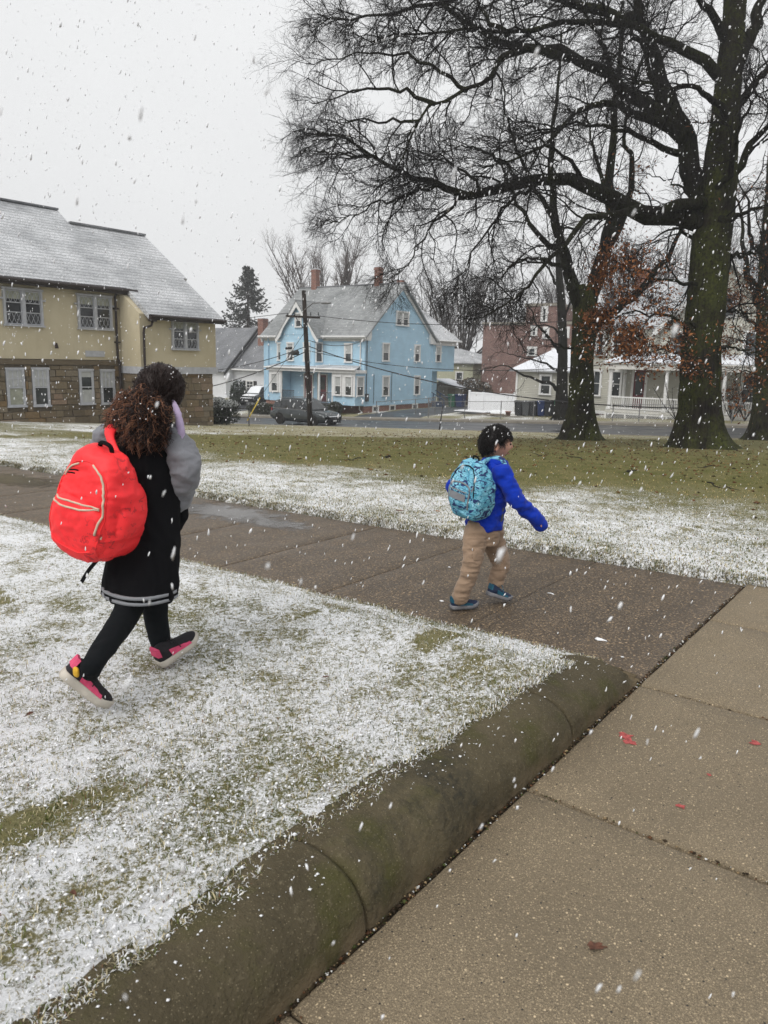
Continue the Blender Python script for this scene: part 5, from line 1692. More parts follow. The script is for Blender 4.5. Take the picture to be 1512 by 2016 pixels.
# --- bare trees further back: fan-shaped crowns on several stems
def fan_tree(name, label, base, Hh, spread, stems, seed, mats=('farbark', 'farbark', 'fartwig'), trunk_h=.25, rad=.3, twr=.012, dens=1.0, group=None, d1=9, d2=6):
    rg_ = np.random.RandomState(seed)
    base = np.asarray(base, float)
    T = Thing(name, label, 'tree', base, grid=False, group=group)
    th = Hh * trunk_h
    V, F = trunk_mesh([base - np.array([0, 0, .3]), base + np.array([.05, 0, th * .5]), base + np.array([0, .05, th * 1.05])], [rad, rad * .8, rad * .75], 16, 20, 0.6, .7, 5, seed)
    npobj('trunk', V, F, MAT[mats[0]], T.o, T.base, True)
    big = Acc(); tw = Acc()
    S_ = []
    for k in range(stems):
        az = k * 2 * math.pi / stems + rg_.rand() * .8; sp = spread * (.25 + .75 * math.sqrt((k + .5) / stems))
        top = base + np.array([math.cos(az) * sp, math.sin(az) * sp, Hh * (.98 - .28 * (sp / spread) ** 2) * (.9 + .12 * rg_.rand())])
        st = base + np.array([0, 0, th * (.8 + .3 * rg_.rand())])
        mid1 = st * .7 + top * .3 + np.array([math.cos(az), math.sin(az), 0]) * sp * .10 - np.array([0, 0, Hh * .02]); mid2 = st * .35 + top * .65
        S_.append(catmull([st, mid1, mid2, top], 12))
    S_ = np.array(S_); Rs = np.repeat(np.linspace(rad * .5, rad * .06, 12)[None], stems, 0)
    big.add(S_, Rs, 7)
    P1, R1 = spawn(rg_, S_, Rs, int(d1 * dens), (Hh*.10, Hh*.24), (.3, .7), 7, (rad*.1, rad*.18), droop=-.10, jit=.14, tmin=.15, up=.25, tip=.3)
    big.add(P1, R1, 4)
    P2, R2 = spawn(rg_, P1, R1, int(d2 * dens), (Hh*.045, Hh*.11), (.3, .7), 5, (twr*1.2, twr*1.8), droop=-.05, jit=.15, tmin=.15, up=.15, tip=.5)
    tw.add(P2, R2, 3)
    P3, R3 = spawn(rg_, P2, R2, 3, (Hh*.02, Hh*.055), (.3, .7), 3, (twr*.8, twr*1.1), jit=.15, tmin=.2, up=.1, tip=.6)
    tw.add(P3, R3, 3)
    big.obj('crown', MAT[mats[1]], T.o, T.base)
    o = tw.obj('twigs', MAT[mats[2]], T.o, T.base, False); o['kind'] = 'stuff'
    return T


def copy_tree(T, base, scl, rot, label):
    r = T.o.copy(); col.objects.link(r); r.location = base; r.scale = (scl,) * 3; r.rotation_euler = (0, 0, rot); r['label'] = label
    for ch in T.o.children:
        c_ = ch.copy(); col.objects.link(c_); c_.parent = r
    return r


def gnd(x, Y):
    """ground point under picture column x at depth Y"""
    P = at(x, 800, Y); ab_ = toab(P)
    return np.array([P[0], P[1], float(zt(ab_[0], ab_[1]))])


G_ = 'bare trees behind the houses'
b_ = gnd(648, 92)
hh = at(640, 418, 92)[2] - b_[2]
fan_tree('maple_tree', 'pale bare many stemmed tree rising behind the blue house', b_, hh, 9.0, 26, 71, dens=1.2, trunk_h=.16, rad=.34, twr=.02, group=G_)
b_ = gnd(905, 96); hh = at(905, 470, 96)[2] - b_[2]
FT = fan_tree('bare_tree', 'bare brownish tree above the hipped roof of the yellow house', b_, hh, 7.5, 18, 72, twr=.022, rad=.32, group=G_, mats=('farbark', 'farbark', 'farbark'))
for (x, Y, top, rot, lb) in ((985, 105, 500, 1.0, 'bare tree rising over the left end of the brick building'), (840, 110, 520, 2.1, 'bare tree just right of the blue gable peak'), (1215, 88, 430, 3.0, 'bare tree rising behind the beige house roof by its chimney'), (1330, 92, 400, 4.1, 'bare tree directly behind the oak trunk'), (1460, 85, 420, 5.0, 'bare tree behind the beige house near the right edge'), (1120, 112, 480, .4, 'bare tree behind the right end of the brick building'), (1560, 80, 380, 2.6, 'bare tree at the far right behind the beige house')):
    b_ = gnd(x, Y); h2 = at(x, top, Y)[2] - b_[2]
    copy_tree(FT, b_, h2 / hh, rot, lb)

# --- spruce behind the white house
b_ = gnd(490, 98); Ys = 98
top = at(487, 523, Ys); Hs = top[2] - b_[2]
T = Thing('spruce_tree', 'dark spruce tree standing behind the white house chimney', 'tree', b_, grid=False)
rgs = np.random.RandomState(5)
V, F = trunk_mesh([b_, b_ + np.array([0, 0, Hs*.5]), b_ + np.array([0, 0, Hs])], [.35, .2, .03], 10, 20, .4, .6, 4, 3)
npobj('trunk', V, F, MAT['farbark'], T.o, T.base, True)
BP = []; BR = []
for k in range(190):
    t = (k + rgs.rand()) / 190; z = Hs * (.14 + .85 * t); L = (1 - t) ** .8 * 6.2 * (.65 + .5 * rgs.rand()) + .25
    az = rgs.rand() * 6.283; s = np.linspace(0, 1, 7)
    dz = -.28 * L * np.sin(s * 2.3) + .12 * L * s ** 3 + (.25 * L * s * t)
    BP.append(np.stack([b_[0] + np.cos(az) * L * s, b_[1] + np.sin(az) * L * s, b_[2] + z + dz], -1)); BR.append(np.linspace(.05, .012, 7))
BP = np.array(BP); BR = np.array(BR)
ac = Acc(); ac.add(BP, BR, 4); ac.obj('branches', MAT['farbark'], T.o, T.base)
P1, R1 = spawn(rgs, BP, BR, 14, (.3, .9), (.5, 1.1), 4, (.012, .02), droop=.5, jit=.12, tmin=.15)
n = len(P1)
tt = rgs.rand(n, 9); ii = np.clip((tt * 3).astype(int), 0, 2)
pos = (P1[np.arange(n)[:, None], ii] * (1 - (tt*3 - ii))[..., None] + P1[np.arange(n)[:, None], ii + 1] * (tt*3 - ii)[..., None]).reshape(-1, 3)
V, F, C_ = leafquads(rgs, pos, .13, np.array([[.045, .05, .042]]) * (.6 + .9 * rgs.rand(len(pos), 1)))
o = npobj('needles', V, F, MAT['ever'], T.o, T.base, False, C_); o['kind'] = 'stuff'
print('twig verts', cnt)
# ================================================================== street things
def ground_z(a, b): return float(zt(a, b))


# ------------------------------------------------------------------ cars
def car(name, label, base, rotz, paint, snowy=0.0, L=4.9, Wd=1.95, Hh=1.7):
    """x forward, y left, z up; sport utility wagon"""
    T = Thing(name, label, 'car', base, grid=False); T.o.rotation_euler = (0, 0, rotz); T.base = np.zeros(3)
    hw = Wd / 2
    # body side outline: lower body sections along x: (x, z_low, z_shoulder, half width)
    xs = np.array([-2.45, -2.40, -2.2, -1.8, -1.2, -.4, .4, 1.0, 1.5, 1.95, 2.25, 2.40, 2.45])
    top = np.array([.62, .80, .98, 1.02, 1.03, 1.03, 1.02, 1.0, .97, .90, .80, .68, .55])
    low = np.array([.42, .34, .27, .24, .22, .22, .22, .22, .23, .25, .29, .34, .42])
    hwv = hw * np.array([.78, .88, .95, .985, 1, 1, 1, 1, .985, .95, .86, .76, .68])
    rings = []
    for x, t, l, h in zip(xs, top, low, hwv):
        pr = [(0, l), (.80, l), (.97, l + .10), (1.0, l + .30), (.985, t - .16), (.93, t - .03), (.80, t), (0, t)]
        ring = [(x, h * y, z) for y, z in pr] + [(x, -h * y, z) for y, z in pr[::-1][1:-1]]
        rings.append(ring)
    body = MB().loft(rings)
    T.part('body', body, MAT[paint], smooth=True)
    # cabin
    cx = np.array([-2.30, -2.05, -1.5, -.7, .1, .45, 1.25])
    ct = np.array([1.06, 1.50, 1.64, 1.69, 1.67, 1.62, 1.0])
    cw = hw * np.array([.80, .76, .755, .755, .75, .74, .80])
    rings = []
    for x, t, h in zip(cx, ct, cw):
        zb = .96
        rings.append([(x, hw * .90, zb), (x, h + (hw * .90 - h) * (1 - min(1, (t - zb) / .7)) * .0, max(zb + .02, t - .10)), (x, h * .86, max(zb + .03, t)), (x, -h * .86, max(zb + .03, t)), (x, -h, max(zb + .02, t - .10)), (x, -hw * .90, zb)])
    T.part('cabin', MB().loft(rings), MAT[paint], smooth=False)
    # side glass
    def sidey(z): return hw * .90 + (hw * .755 - hw * .90) * min(1, max(0, (z - .96) / .62)) + .012
    for sg in (-1, 1):
        for poly in ([(1.02, 1.03), (.42, 1.52), (-.38, 1.58), (-.38, 1.03)], [(-.45, 1.03), (-.45, 1.58), (-1.30, 1.55), (-1.38, 1.05)], [(-1.45, 1.06), (-1.37, 1.54), (-1.85, 1.46), (-2.08, 1.12)]):
            m_ = MB(); m_.prism([(x, sg * sidey(z), z) for x, z in poly], (0, sg * .012, 0)); T.part('side_window', m_, MAT['glassd'])
        m_ = MB(); m_.prism([(-2.1, sg * (sidey(1.05) + .004), 1.005), (1.08, sg * (sidey(1.05) + .004), .985), (1.08, sg * (sidey(1.05) + .004), 1.02), (-2.1, sg * (sidey(1.05) + .004), 1.045)], (0, sg * .015, 0)); T.part('window_trim', m_, MAT['metal'])
        for x in (-.4, -1.42):
            m_ = MB(); m_.box(x - .006, x + .006, sg * (hw + .002) - .004, sg * (hw + .002) + .004, .45, .98); T.part('door_seam', m_, MAT['black'])
        for x in (.1, -.95):
            m_ = MB(); m_.tube([(x - .11, sg * (hw + .012), .90), (x, sg * (hw + .03), .905), (x + .11, sg * (hw + .012), .90)], .016, 6); T.part('door_handle', m_, MAT[paint])
        m_ = MB(); m_.tube([(.78, sg * (hw - .04), 1.06), (.80, sg * (hw + .10), 1.10)], .03, 6); m_.loft([[(.80 + .07 * math.cos(t) * s, sg * (hw + .12 + d), 1.12 + .08 * math.sin(t) * s) for t in np.linspace(0, 6.283, 9)[:-1]] for d, s in ((-.1, .7), (-.06, 1), (.08, 1), (.11, .6))]); T.part('wing_mirror', m_, MAT[paint], smooth=True)
        m_ = MB(); m_.loft([[(2.27 - .3 * k, sg * (hw * .80 + .055 * k - d), .70 + .05 * k + s * z) for z in (-.06, .06)] + [(2.27 - .3 * k, sg * (hw * .80 + .055 * k - .06 - d), .70 + .05 * k + s * z) for z in (.06, -.06)] for k, s, d in ((-.25, .7, .08), (.2, 1, 0), (1.0, .9, -.06))]); T.part('headlight', m_, MAT['lamp'])
        m_ = MB(); m_.loft([[(-2.42 + .22 * k, sg * (hw * .83 + .09 * k - d) , .92 + z * s) for z in (-.10, .10)] + [(-2.42 + .22 * k, sg * (hw * .83 + .09 * k - .05 - d), .92 + z * s) for z in (.10, -.10)] for k, s, d in ((0, .8, .06), (.5, 1, 0), (1.2, .6, 0))]); T.part('tail_light', m_, MAT['redlamp'])
        m_ = MB(); m_.tube([(-1.8, sg * hw * .68, 1.70), (-.5, sg * hw * .68, 1.74), (.3, sg * hw * .68, 1.69)], .018, 6); T.part('roof_rail', m_, MAT['metal'])
    # screens
    m_ = MB(); m_.prism([(1.20, -hw * .70, 1.03), (1.20, hw * .70, 1.03), (.50, hw * .60, 1.585), (.50, -hw * .60, 1.585)], (.03, 0, .03)); T.part('windscreen', m_, MAT['glass'])
    m_ = MB(); m_.prism([(-2.27, -hw * .66, 1.13), (-2.27, hw * .66, 1.13), (-2.10, hw * .6, 1.46), (-2.10, -hw * .6, 1.46)], (-.02, 0, .015)); T.part('rear_window', m_, MAT['glassd'])
    # grille, bumper, plate
    m_ = MB(); m_.prism([(2.41, -.42, .66), (2.41, .42, .66), (2.45, .34, .46), (2.45, -.34, .46)], (.03, 0, 0)); g = T.part('grille', m_, MAT['black'])
    m_ = MB(); m_.prism([(2.42, -.60, .715), (2.42, .60, .715), (2.46, .50, .655), (2.46, -.50, .655)], (.03, 0, 0)); m_.tube([(2.50, -.06, .62), (2.50, 0, .55), (2.50, .06, .62)], .014, 6); T.part('chrome_bar', m_, MAT['chrome'], g)
    T.part('number_plate', MB().box(2.47, 2.49, -.16, .16, .37, .46), MAT['white'])
    m_ = MB(); m_.box(2.28, 2.44, -.62, .62, .27, .345); T.part('lower_grille', m_, MAT['black'])
    # wheels
    for x in (1.45, -1.42):
        for sg in (-1, 1):
            yc = sg * (hw - .11)
            m_ = MB(); an = np.linspace(0, 2*math.pi, 29)[:-1]
            prof = [(.24, -.10), (.33, -.11), (.36, -.07), (.36, .07), (.33, .11), (.24, .10)]
            m_.loft([[(x + r * math.cos(t), yc + d, .36 + r * math.sin(t)) for t in an] for r, d in prof], cap=False)
            wv = T.part('wheel', m_, MAT['rubber'], smooth=True)
            r_ = MB(); r_.loft([[(x + r * math.cos(t), yc + sg * d, .36 + r * math.sin(t)) for t in an] for r, d in ((.25, .06), (.25, .10), (.22, .10), (.215, .055))], cap=False)
            for k in range(5):
                t = k * 2 * math.pi / 5 + .3
                r_.bar((x + .03 * math.cos(t), yc + sg * .095, .36 + .03 * math.sin(t)), (x + .235 * math.cos(t), yc + sg * .085, .36 + .235 * math.sin(t)), .05, .03, (0, 1, 0))
            T.part('rim', r_, MAT['chrome'], wv)
            m_ = MB(); an2 = np.linspace(-.25, math.pi + .25, 16)
            m_.loft([[(x + r * math.cos(t), sg * (hw + d), .36 + r * math.sin(t)) for t in an2] for r, d in ((.385, -.10), (.385, .014), (.43, .010), (.43, -.10))], cap=False); T.part('wheel_arch', m_, MAT['black'])
            m_ = MB(); m_.loft([[(x + .375 * math.cos(t), sg * (hw + d), .36 + .375 * math.sin(t)) for t in an] for d in (-.06, .004)]); T.part('wheel_well', m_, MAT['darkhole'])
    if snowy:
        m_ = MB(); m_.loft([[(x, y * hw * w_, z + .012) for y in (-.9, -.4, .2, .9)] + [(x, y * hw * w_, z - .02) for y in (.9, -.9)] for x, z, w_ in ((-1.9, 1.60, .6), (-.7, 1.70, .64), (.3, 1.67, .64), (.5, 1.60, .6))]); T.part('snow_cover', m_, MAT['snow'], smooth=True)
        m_ = MB(); m_.loft([[(x, y * hw * w_, z + .015) for y in (-.9, -.3, .3, .9)] + [(x, y * hw * w_, z - .03) for y in (.9, -.9)] for x, z, w_ in ((1.25, 1.01, .76), (1.7, .95, .78), (2.1, .86, .74))]); T.part('snow_cover', m_, MAT['snow'], smooth=True)
        m_ = MB(); m_.prism([(1.22, -hw * .66, 1.06), (1.22, hw * .66, 1.06), (.54, hw * .56, 1.60), (.54, -hw * .56, 1.60)], (.045, 0, .045)); T.part('snow_cover', m_, MAT['snow'])
    return T


MAT['carpaint'] = (lambda t: t.fin(t.mix(t.rng(t.noise(3, 3), .3, .7), (.040, .047, .050), (.055, .062, .066)), .22, .6, .35))(NT('grey_car_paint'))
MAT['carblack'] = (lambda t: t.fin(t.mix(t.rng(t.noise(3, 3), .3, .7), (.010, .011, .012), (.018, .019, .02)), .22, .6, .2))(NT('black_car_paint'))
MAT['chrome'] = plain('chrome', (.55, .56, .57), .18, .1, metal=.9)
MAT['lamp'] = plain('headlight_glass', (.55, .57, .58), .12, .1)
MAT['redlamp'] = plain('tail_light_glass', (.30, .012, .015), .2, .1)
ca, cb = 36.35, 32.0
hd = -V2                                        # travels towards the right of the picture
cz = ground_z(ca, cb) + .02
q0 = ona(600, 838, ca)
carT = car('parked_car', 'dark grey wagon standing on the street in front of the blue house', W(ca, q0[1] - .1, ground_z(ca, q0[1]) + .02), math.atan2(hd[1], hd[0]), 'carpaint')
car2 = car('parked_car', 'black wagon under snow parked in the drive of the white house', W(51.8, 54.4, ground_z(51.8, 54.4) + .16), math.atan2(-U2[1] * .8 - V2[1] * .25, -U2[0] * .8 - V2[0] * .25), 'carblack', 1.0)

# ------------------------------------------------------------------ utility pole, lamp, wires
pa = 34.45; q = ona(611, 838, pa); pb = q[1]; zb = ground_z(pa, pb)
top = ona(598, 572, pa)
T = Thing('utility_pole', 'dark wooden utility pole with crossarm in front of the blue house', 'pole', (pa, pb, zb))
lean = (top[1] - pb) / (top[2] - zb)
pp = lambda z: (pa, pb + lean * (z - zb), z)
m_ = MB().tube([pp(zb - .3), pp(zb + 2), pp(zb + 5), pp(top[2])], [.17, .155, .14, .12], 14); T.part('post', m_, MAT['polew'], smooth=True)
zc = ona(600, 624, pa)[2]
e0, e1 = ona(567, 621, pa), ona(632, 629, pa)
m_ = MB().bar((pa - .14, e0[1], zc + .06), (pa - .14, e1[1], zc - .06), .1, .12); T.part('crossarm', m_, MAT['polew'])
for s in (-1, 1): T.part('arm_brace', MB().bar((pa - .16, pp(zc)[1] + s * .6, zc - .04), (pa - .16, pp(zc)[1], zc - .65), .035, .035), MAT['steel'])
for k in (e0[1] - .08, e0[1] - .7, e1[1] + .7, e1[1] + .08):
    m_ = MB().tube([(pa - .14, k, zc + .05), (pa - .14, k, zc + .13), (pa - .14, k, zc + .16), (pa - .14, k, zc + .24)], [.02, .05, .03, .035], 8); T.part('insulator', m_, MAT['dgrey'])
la = ona(655, 598, pa); zl = la[2]
m_ = MB().tube([(pa - .1, pp(zc + .4)[1] , zc + .35), (pa - .3, pp(zc)[1] - .9, zc + .75), (pa - .5, la[1] + .5, zl + .05), (pa - .55, la[1] + .35, zl + .03)], .03, 8); arm = T.part('lamp_arm', m_, MAT['metal'])
m_ = MB().loft([[(pa - .55 + y * w_, la[1] + x, zl + z * h_) for y, z in ((-1, 0), (-.7, .7), (.7, .7), (1, 0), (.6, -.6), (-.6, -.6))] for x, w_, h_ in ((.4, .06, .05), (.2, .13, .09), (-.15, .14, .09), (-.35, .06, .04))]); T.part('street_lamp_head', m_, MAT['metal'], arm, smooth=True)
for (x, y, w_, h_, nm) in ((573, 686, .55, .16, 'cable_splice'), (586, 695, .5, .3, 'transformer')):
    q = ona(x, y, pa); m_ = MB().tube([(pa - .2, q[1] + w_ / 2, q[2] - .03), (pa - .2, q[1] + w_ / 2 - .06, q[2]), (pa - .2, q[1] - w_ / 2 + .06, q[2] + .03), (pa - .2, q[1] - w_ / 2, q[2] + .03)], [.03, h_ / 2, h_ / 2, .03], 10); T.part(nm, m_, MAT['black'], smooth=True)
T.part('pole_tag', MB().box(pa - .17, pa - .155, pb - .05, pb + .05, zb + 1.4, zb + 1.6), MAT['metal'])


def wire(p, q, sag, r, label, n=24):
    p = np.asarray(p, float); q = np.asarray(q, float); s = np.linspace(0, 1, n)
    P = p[None] * (1 - s)[:, None] + q[None] * s[:, None]; P[:, 2] -= sag * 4 * s * (1 - s)
    V, F = tubes(P[None], np.full((1, n), r), 5)
    o = npobj('power_line', V, F, MAT['black'], None, P[0], True); o.location = P[0]; tag(o, label, 'cable', 'wires on the utility pole')
    return o


pw = lambda dz, db=0.0, da=-.14: W(pa + da, pp(zc + dz)[1] + db, zc + dz)
wire(pw(.24, e0[1] - .08 - pp(zc)[1]), W(34.4, 70, zc + 1.0), .9, .018, 'thin wire running left from the end of the crossarm')
for (x, y, x2, y2, a2, dz, lb, r) in ((600, 683, 505, 700, 34.5, -2.0, 'upper cable sloping left across the blue house front', .022), (600, 693, 500, 722, 34.5, -2.4, 'black cable sloping left below the crossarm cables', .03)):
    p = ona(x, y, pa); q2 = ona(x2, y2, 34.5); d_ = q2 - p; q2 = p + d_ * 3.2; wire(W(*p), W(*q2), .5, r, lb)
p = ona(608, 670, pa); wire(W(*p), W(46.98, 37.9, 2.9), .35, .022, 'service wire dropping from the pole to the gable corner')
p = ona(606, 681, pa); q2 = ona(900, 727, 34.5); wire(W(*p), W(*(p + (q2 - p) * 2.2)), .9, .03, 'thick black cable crossing the whole blue gable wall')
p = ona(606, 690, pa); q2 = ona(900, 690, 34.5); wire(W(*p), W(*(p + (q2 - p) * 2.2)), 1.0, .018, 'thin cable crossing the upper gable windows')
p = ona(628, 622, pa); q2 = ona(880, 620, 34.5); wire(W(*p), W(*(p + (q2 - p) * 2.2)), .5, .018, 'highest wire crossing the attic window of the blue house')
# guy wire with yellow guard
g0 = ona(487, 828, 34.3); g1 = ona(512, 783, 34.3)
T = Thing('guy_wire', 'pole stay with bright yellow guard near the hedge', 'cable', (34.3, g0[1], g0[2]))
T.part('guard', MB().tube([tuple(g0), tuple(g1)], .035, 8), MAT['yellow'], smooth=True)
T.part('stay_wire', MB().tube([tuple(g0 + (g0 - g1) * .1), tuple(g1), tuple(g1 + (np.array(pp(zc - .8)) - g1) * 1.0)], .014, 5), MAT['steel'])


# ------------------------------------------------------------------ hedges and shrubs
def shrub(name, label, center, radii, n, size, seed, box=False, grid=True, snow=.0, tint=(.022, .032, .014), group=None, cat='hedge'):
    rg_ = np.random.RandomState(seed)
    c_ = np.asarray(center, float)
    u = rg_.normal(size=(n, 3)); u = unit(u)
    if box:
        p = 4.0; u = u / (np.abs(u) ** p).sum(1, keepdims=True) ** (1 / p)
    rr_ = .80 + .24 * rg_.rand(n) + .10 * vnoise(u[:, 0] * 3 + seed, u[:, 1] * 3, u[:, 2] * 3)
    pos = c_ + u * rr_[:, None] * np.asarray(radii)
    k = pos[:, 2] > c_[2] - radii[2] * .98
    pos = pos[k]; u = u[k]
    w_ = np.stack([pos[:, 0]*U2[0] + pos[:, 1]*V2[0], pos[:, 0]*U2[1] + pos[:, 1]*V2[1], pos[:, 2]], -1) if grid else pos
    base = np.array([c_[0], c_[1], c_[2] - radii[2]]); bw = W(*base) if grid else base
    cols = np.array([tint]) * (.5 + 1.1 * rg_.rand(len(pos), 1))
    sn = (u[:, 2] > .45) & (rg_.rand(len(pos)) < snow)
    cols[sn] = (.62, .64, .65)
    T = Thing(name, label, cat, bw, grid=False, group=group)
    V, F, C_ = leafquads(rg_, w_, size, cols)
    o = npobj('foliage', V, F, MAT['ever'], T.o, T.base, False, C_); o['kind'] = 'stuff'
    # dark core and stems so that it is not hollow
    co = MB(); an = np.linspace(0, 2*math.pi, 17)[:-1]; rings = []
    for t in np.linspace(-.95, .9, 9):
        s = (1 - abs(t) ** (5 if box else 2)) ** (1 / (5 if box else 2)) * .74
        rg2 = []
        for x in an:
            dx, dy = math.cos(x), math.sin(x)
            if box: m4 = (abs(dx) ** 4 + abs(dy) ** 4) ** .25; dx /= m4; dy /= m4
            P = (c_[0] + dx * s * radii[0], c_[1] + dy * s * radii[1], c_[2] + t * .85 * radii[2]); rg2.append(tuple(W(*P)) if grid else P)
        rings.append(rg2)
    co.loft(rings); T.part('branches', co, MAT['twigcore'], smooth=True)
    return T


MAT['twigcore'] = plain('inner_branches', (.012, .014, .008), .95, .3, 20, .6, 30)
hq = ona(405, 836, 25.0)
zc_ = ground_z(25, hq[1])
shrub('clipped_hedge', 'clipped dark evergreen hedge with snow on top beside the hall', (25.3, hq[1] + .2, zc_ + .62), (1.3, 1.25, .68), 9000, .05, 3, True, snow=.75)
q = ona(447, 790, 47.0)
z_ = ona(447, 742, 47)[2]
shrub('conical_shrub', 'upright evergreen shrub at the corner of the white house', (50, 55.4, -2.2), (.8, .8, 1.5), 3500, .09, 4, snow=.25, tint=(.03, .04, .024), cat='shrub')
for i, (b0, b1, h, lb) in enumerate(((45.4, 48.4, .45, 'low trimmed hedge below the left bay of the blue house'), (39.6, 41.0, .42, 'small round shrub in front of the porch railing'), (38.2, 39.5, .5, 'low shrub below the right bay of the blue house'))):
    zz = ground_z(44.9, (b0 + b1) / 2) + .18
    shrub('foundation_hedge', lb, (44.95, (b0 + b1) / 2, zz + h), (.5, (b1 - b0) / 2, h), 3500, .06, 10 + i, i == 0, snow=.12, tint=(.03, .034, .018), group='shrubs in front of the blue house')
q = ona(930, 755, 64)
shrub('garden_shrub', 'rounded bare brown shrub behind the white fence panel', (64, q[1], -1.4), (1.6, 2.0, 1.3), 3500, .13, 21, tint=(.10, .075, .05), cat='shrub', snow=.2)
q = ona(893, 745, 72)
shrub('garden_shrub', 'dark shrub below the yellow house wall', (71, q[1] - 1, -1.6), (1.4, 3.0, 1.1), 3000, .15, 22, tint=(.035, .035, .025), cat='shrub')


# bare shrubs in front of the porch
def bare_shrub(label, a, b, h, seed):
    rg_ = np.random.RandomState(seed); base = W(a, b, ground_z(a, b) + .15)
    T = Thing('bare_shrub', label, 'shrub', base, grid=False, group='bare shrubs by the porch')
    st = []
    for k in range(9):
        az = rg_.rand() * 6.28; sp = h * (.2 + .5 * rg_.rand()); tp_ = base + np.array([math.cos(az)*sp, math.sin(az)*sp, h * (.7 + .4 * rg_.rand())])
        st.append(catmull([base, base * .6 + tp_ * .4 + rg_.normal(size=3) * .06, tp_], 8))
    st = np.array(st); Rs = np.repeat(np.linspace(.028, .010, 8)[None], 9, 0)
    ac = Acc(); ac.add(st, Rs, 5)
    P1, R1 = spawn(rg_, st, Rs, 6, (.3, .8), (.3, .9), 5, (.009, .012), jit=.2, tmin=.2, up=.1); ac.add(P1, R1, 3)
    P2, R2 = spawn(rg_, P1, R1, 4, (.12, .35), (.3, .9), 3, (.006, .008), jit=.2); ac.add(P2, R2, 3)
    ac.obj('branches', MAT['limb'], T.o, T.base)


q = ona(1330, 838, 45.2); bare_shrub('tall bare shrub before the porch railing left of the oak trunk', 45.2, q[1], 2.6, 1)
q = ona(1440, 840, 45.2); bare_shrub('bare shrub before the porch lattice right of the oak trunk', 45.2, q[1], 2.0, 2)
q = ona(1465, 840, 45.4); bare_shrub('bare shrub before the porch lattice next to the dark tree', 45.4, q[1], 1.7, 3)


# ------------------------------------------------------------------ bins, fences, shed, boards
def bin_(label, a, b, mat, group='dustbins by the beige wing', h=1.0, w_=.52):
    z = ground_z(a, b) + .15
    T = Thing('wheelie_bin', label, 'bin', (a, b, z), group=group)
    r = lambda s, zz, da=0: [(a - w_/2*s - da, b - w_/2*s, zz), (a + w_/2*s, b - w_/2*s, zz), (a + w_/2*s, b + w_/2*s, zz), (a - w_/2*s - da, b + w_/2*s, zz)]
    T.part('body', MB().loft([r(.78, z + .06), r(.86, z + .45), r(1.0, z + h*.9), r(1.06, z + h*.9), r(1.06, z + h*.94)]), MAT[mat])
    T.part('lid', MB().loft([r(1.1, z + h*.945, .03), r(1.1, z + h*.97, .03), r(.95, z + h*1.02)]), MAT[mat])
    for s in (-1, 1):
        m_ = MB(); m_.loft([[(a + .22 + .1 * math.cos(t), b + s * (w_ * .42 + d), z + .1 + .1 * math.sin(t)) for t in np.linspace(0, 6.283, 15)[:-1]] for d in (-.03, .03)]); T.part('wheel', m_, MAT['rubber'])
    return T


for x, mat, lb in ((1022, 'binblk', 'black dustbin at the left end of the row'), (1037, 'dgrey', 'second dustbin from the left, dark grey'), (1052, 'binblk', 'third dustbin from the left, black'), (1067, 'binblu', 'dark blue dustbin left of the green one'), (1081, 'binblk', 'black dustbin just left of the green one'), (1100, 'bingrn', 'green dustbin at the right end of the row')):
    q = ona(x, 815, 46.6); bin_(lb, 46.6, q[1], mat, h=1.02 if mat != 'bingrn' else 1.08)
for x, mat, lb in ((892, 'bingrn', 'dark green dustbin beside the shed at the end of the driveway'), (906, 'binblu', 'blue lidded dustbin beside the shed at the end of the driveway')):
    q = ona(x, 805, 57); bin_(lb, 57, q[1], mat, 'bins at the end of the driveway', 1.1, .7)

# white vinyl fence panel
q0, q1 = ona(926, 772, 50), ona(1012, 775, 50); zb0 = ground_z(50, q0[1]) + .15
T = Thing('white_fence', 'solid white vinyl fence panel between driveway and dustbins', 'fence', (50, q1[1], zb0))
zt_ = q0[2]
n = 14; bw = (q0[1] - q1[1]) / n
for i in range(n): T.part('board', MB().box(50.0, 50.03, q1[1] + i * bw + .006, q1[1] + (i + 1) * bw - .006, zb0 + .1, zt_ - .09), MAT['vinyl'])
for z in (zb0 + .06, zt_ - .09): T.part('rail', MB().box(49.97, 50.06, q1[1], q0[1], z, z + .12), MAT['vinyl'])
for b_ in (q1[1] - .06, (q0[1] + q1[1]) / 2 + .7, q0[1] + .06):
    m_ = MB().box(49.94, 50.07, b_ - .065, b_ + .065, zb0, zt_ + .08); m_.loft([[(50.005 + s * x, b_ + s * y, z) for x, y in ((-1, -1), (1, -1), (1, 1), (-1, 1))] for s, z in ((.085, zt_ + .081), (.085, zt_ + .11), (.01, zt_ + .16))]); T.part('post', m_, MAT['vinyl'])
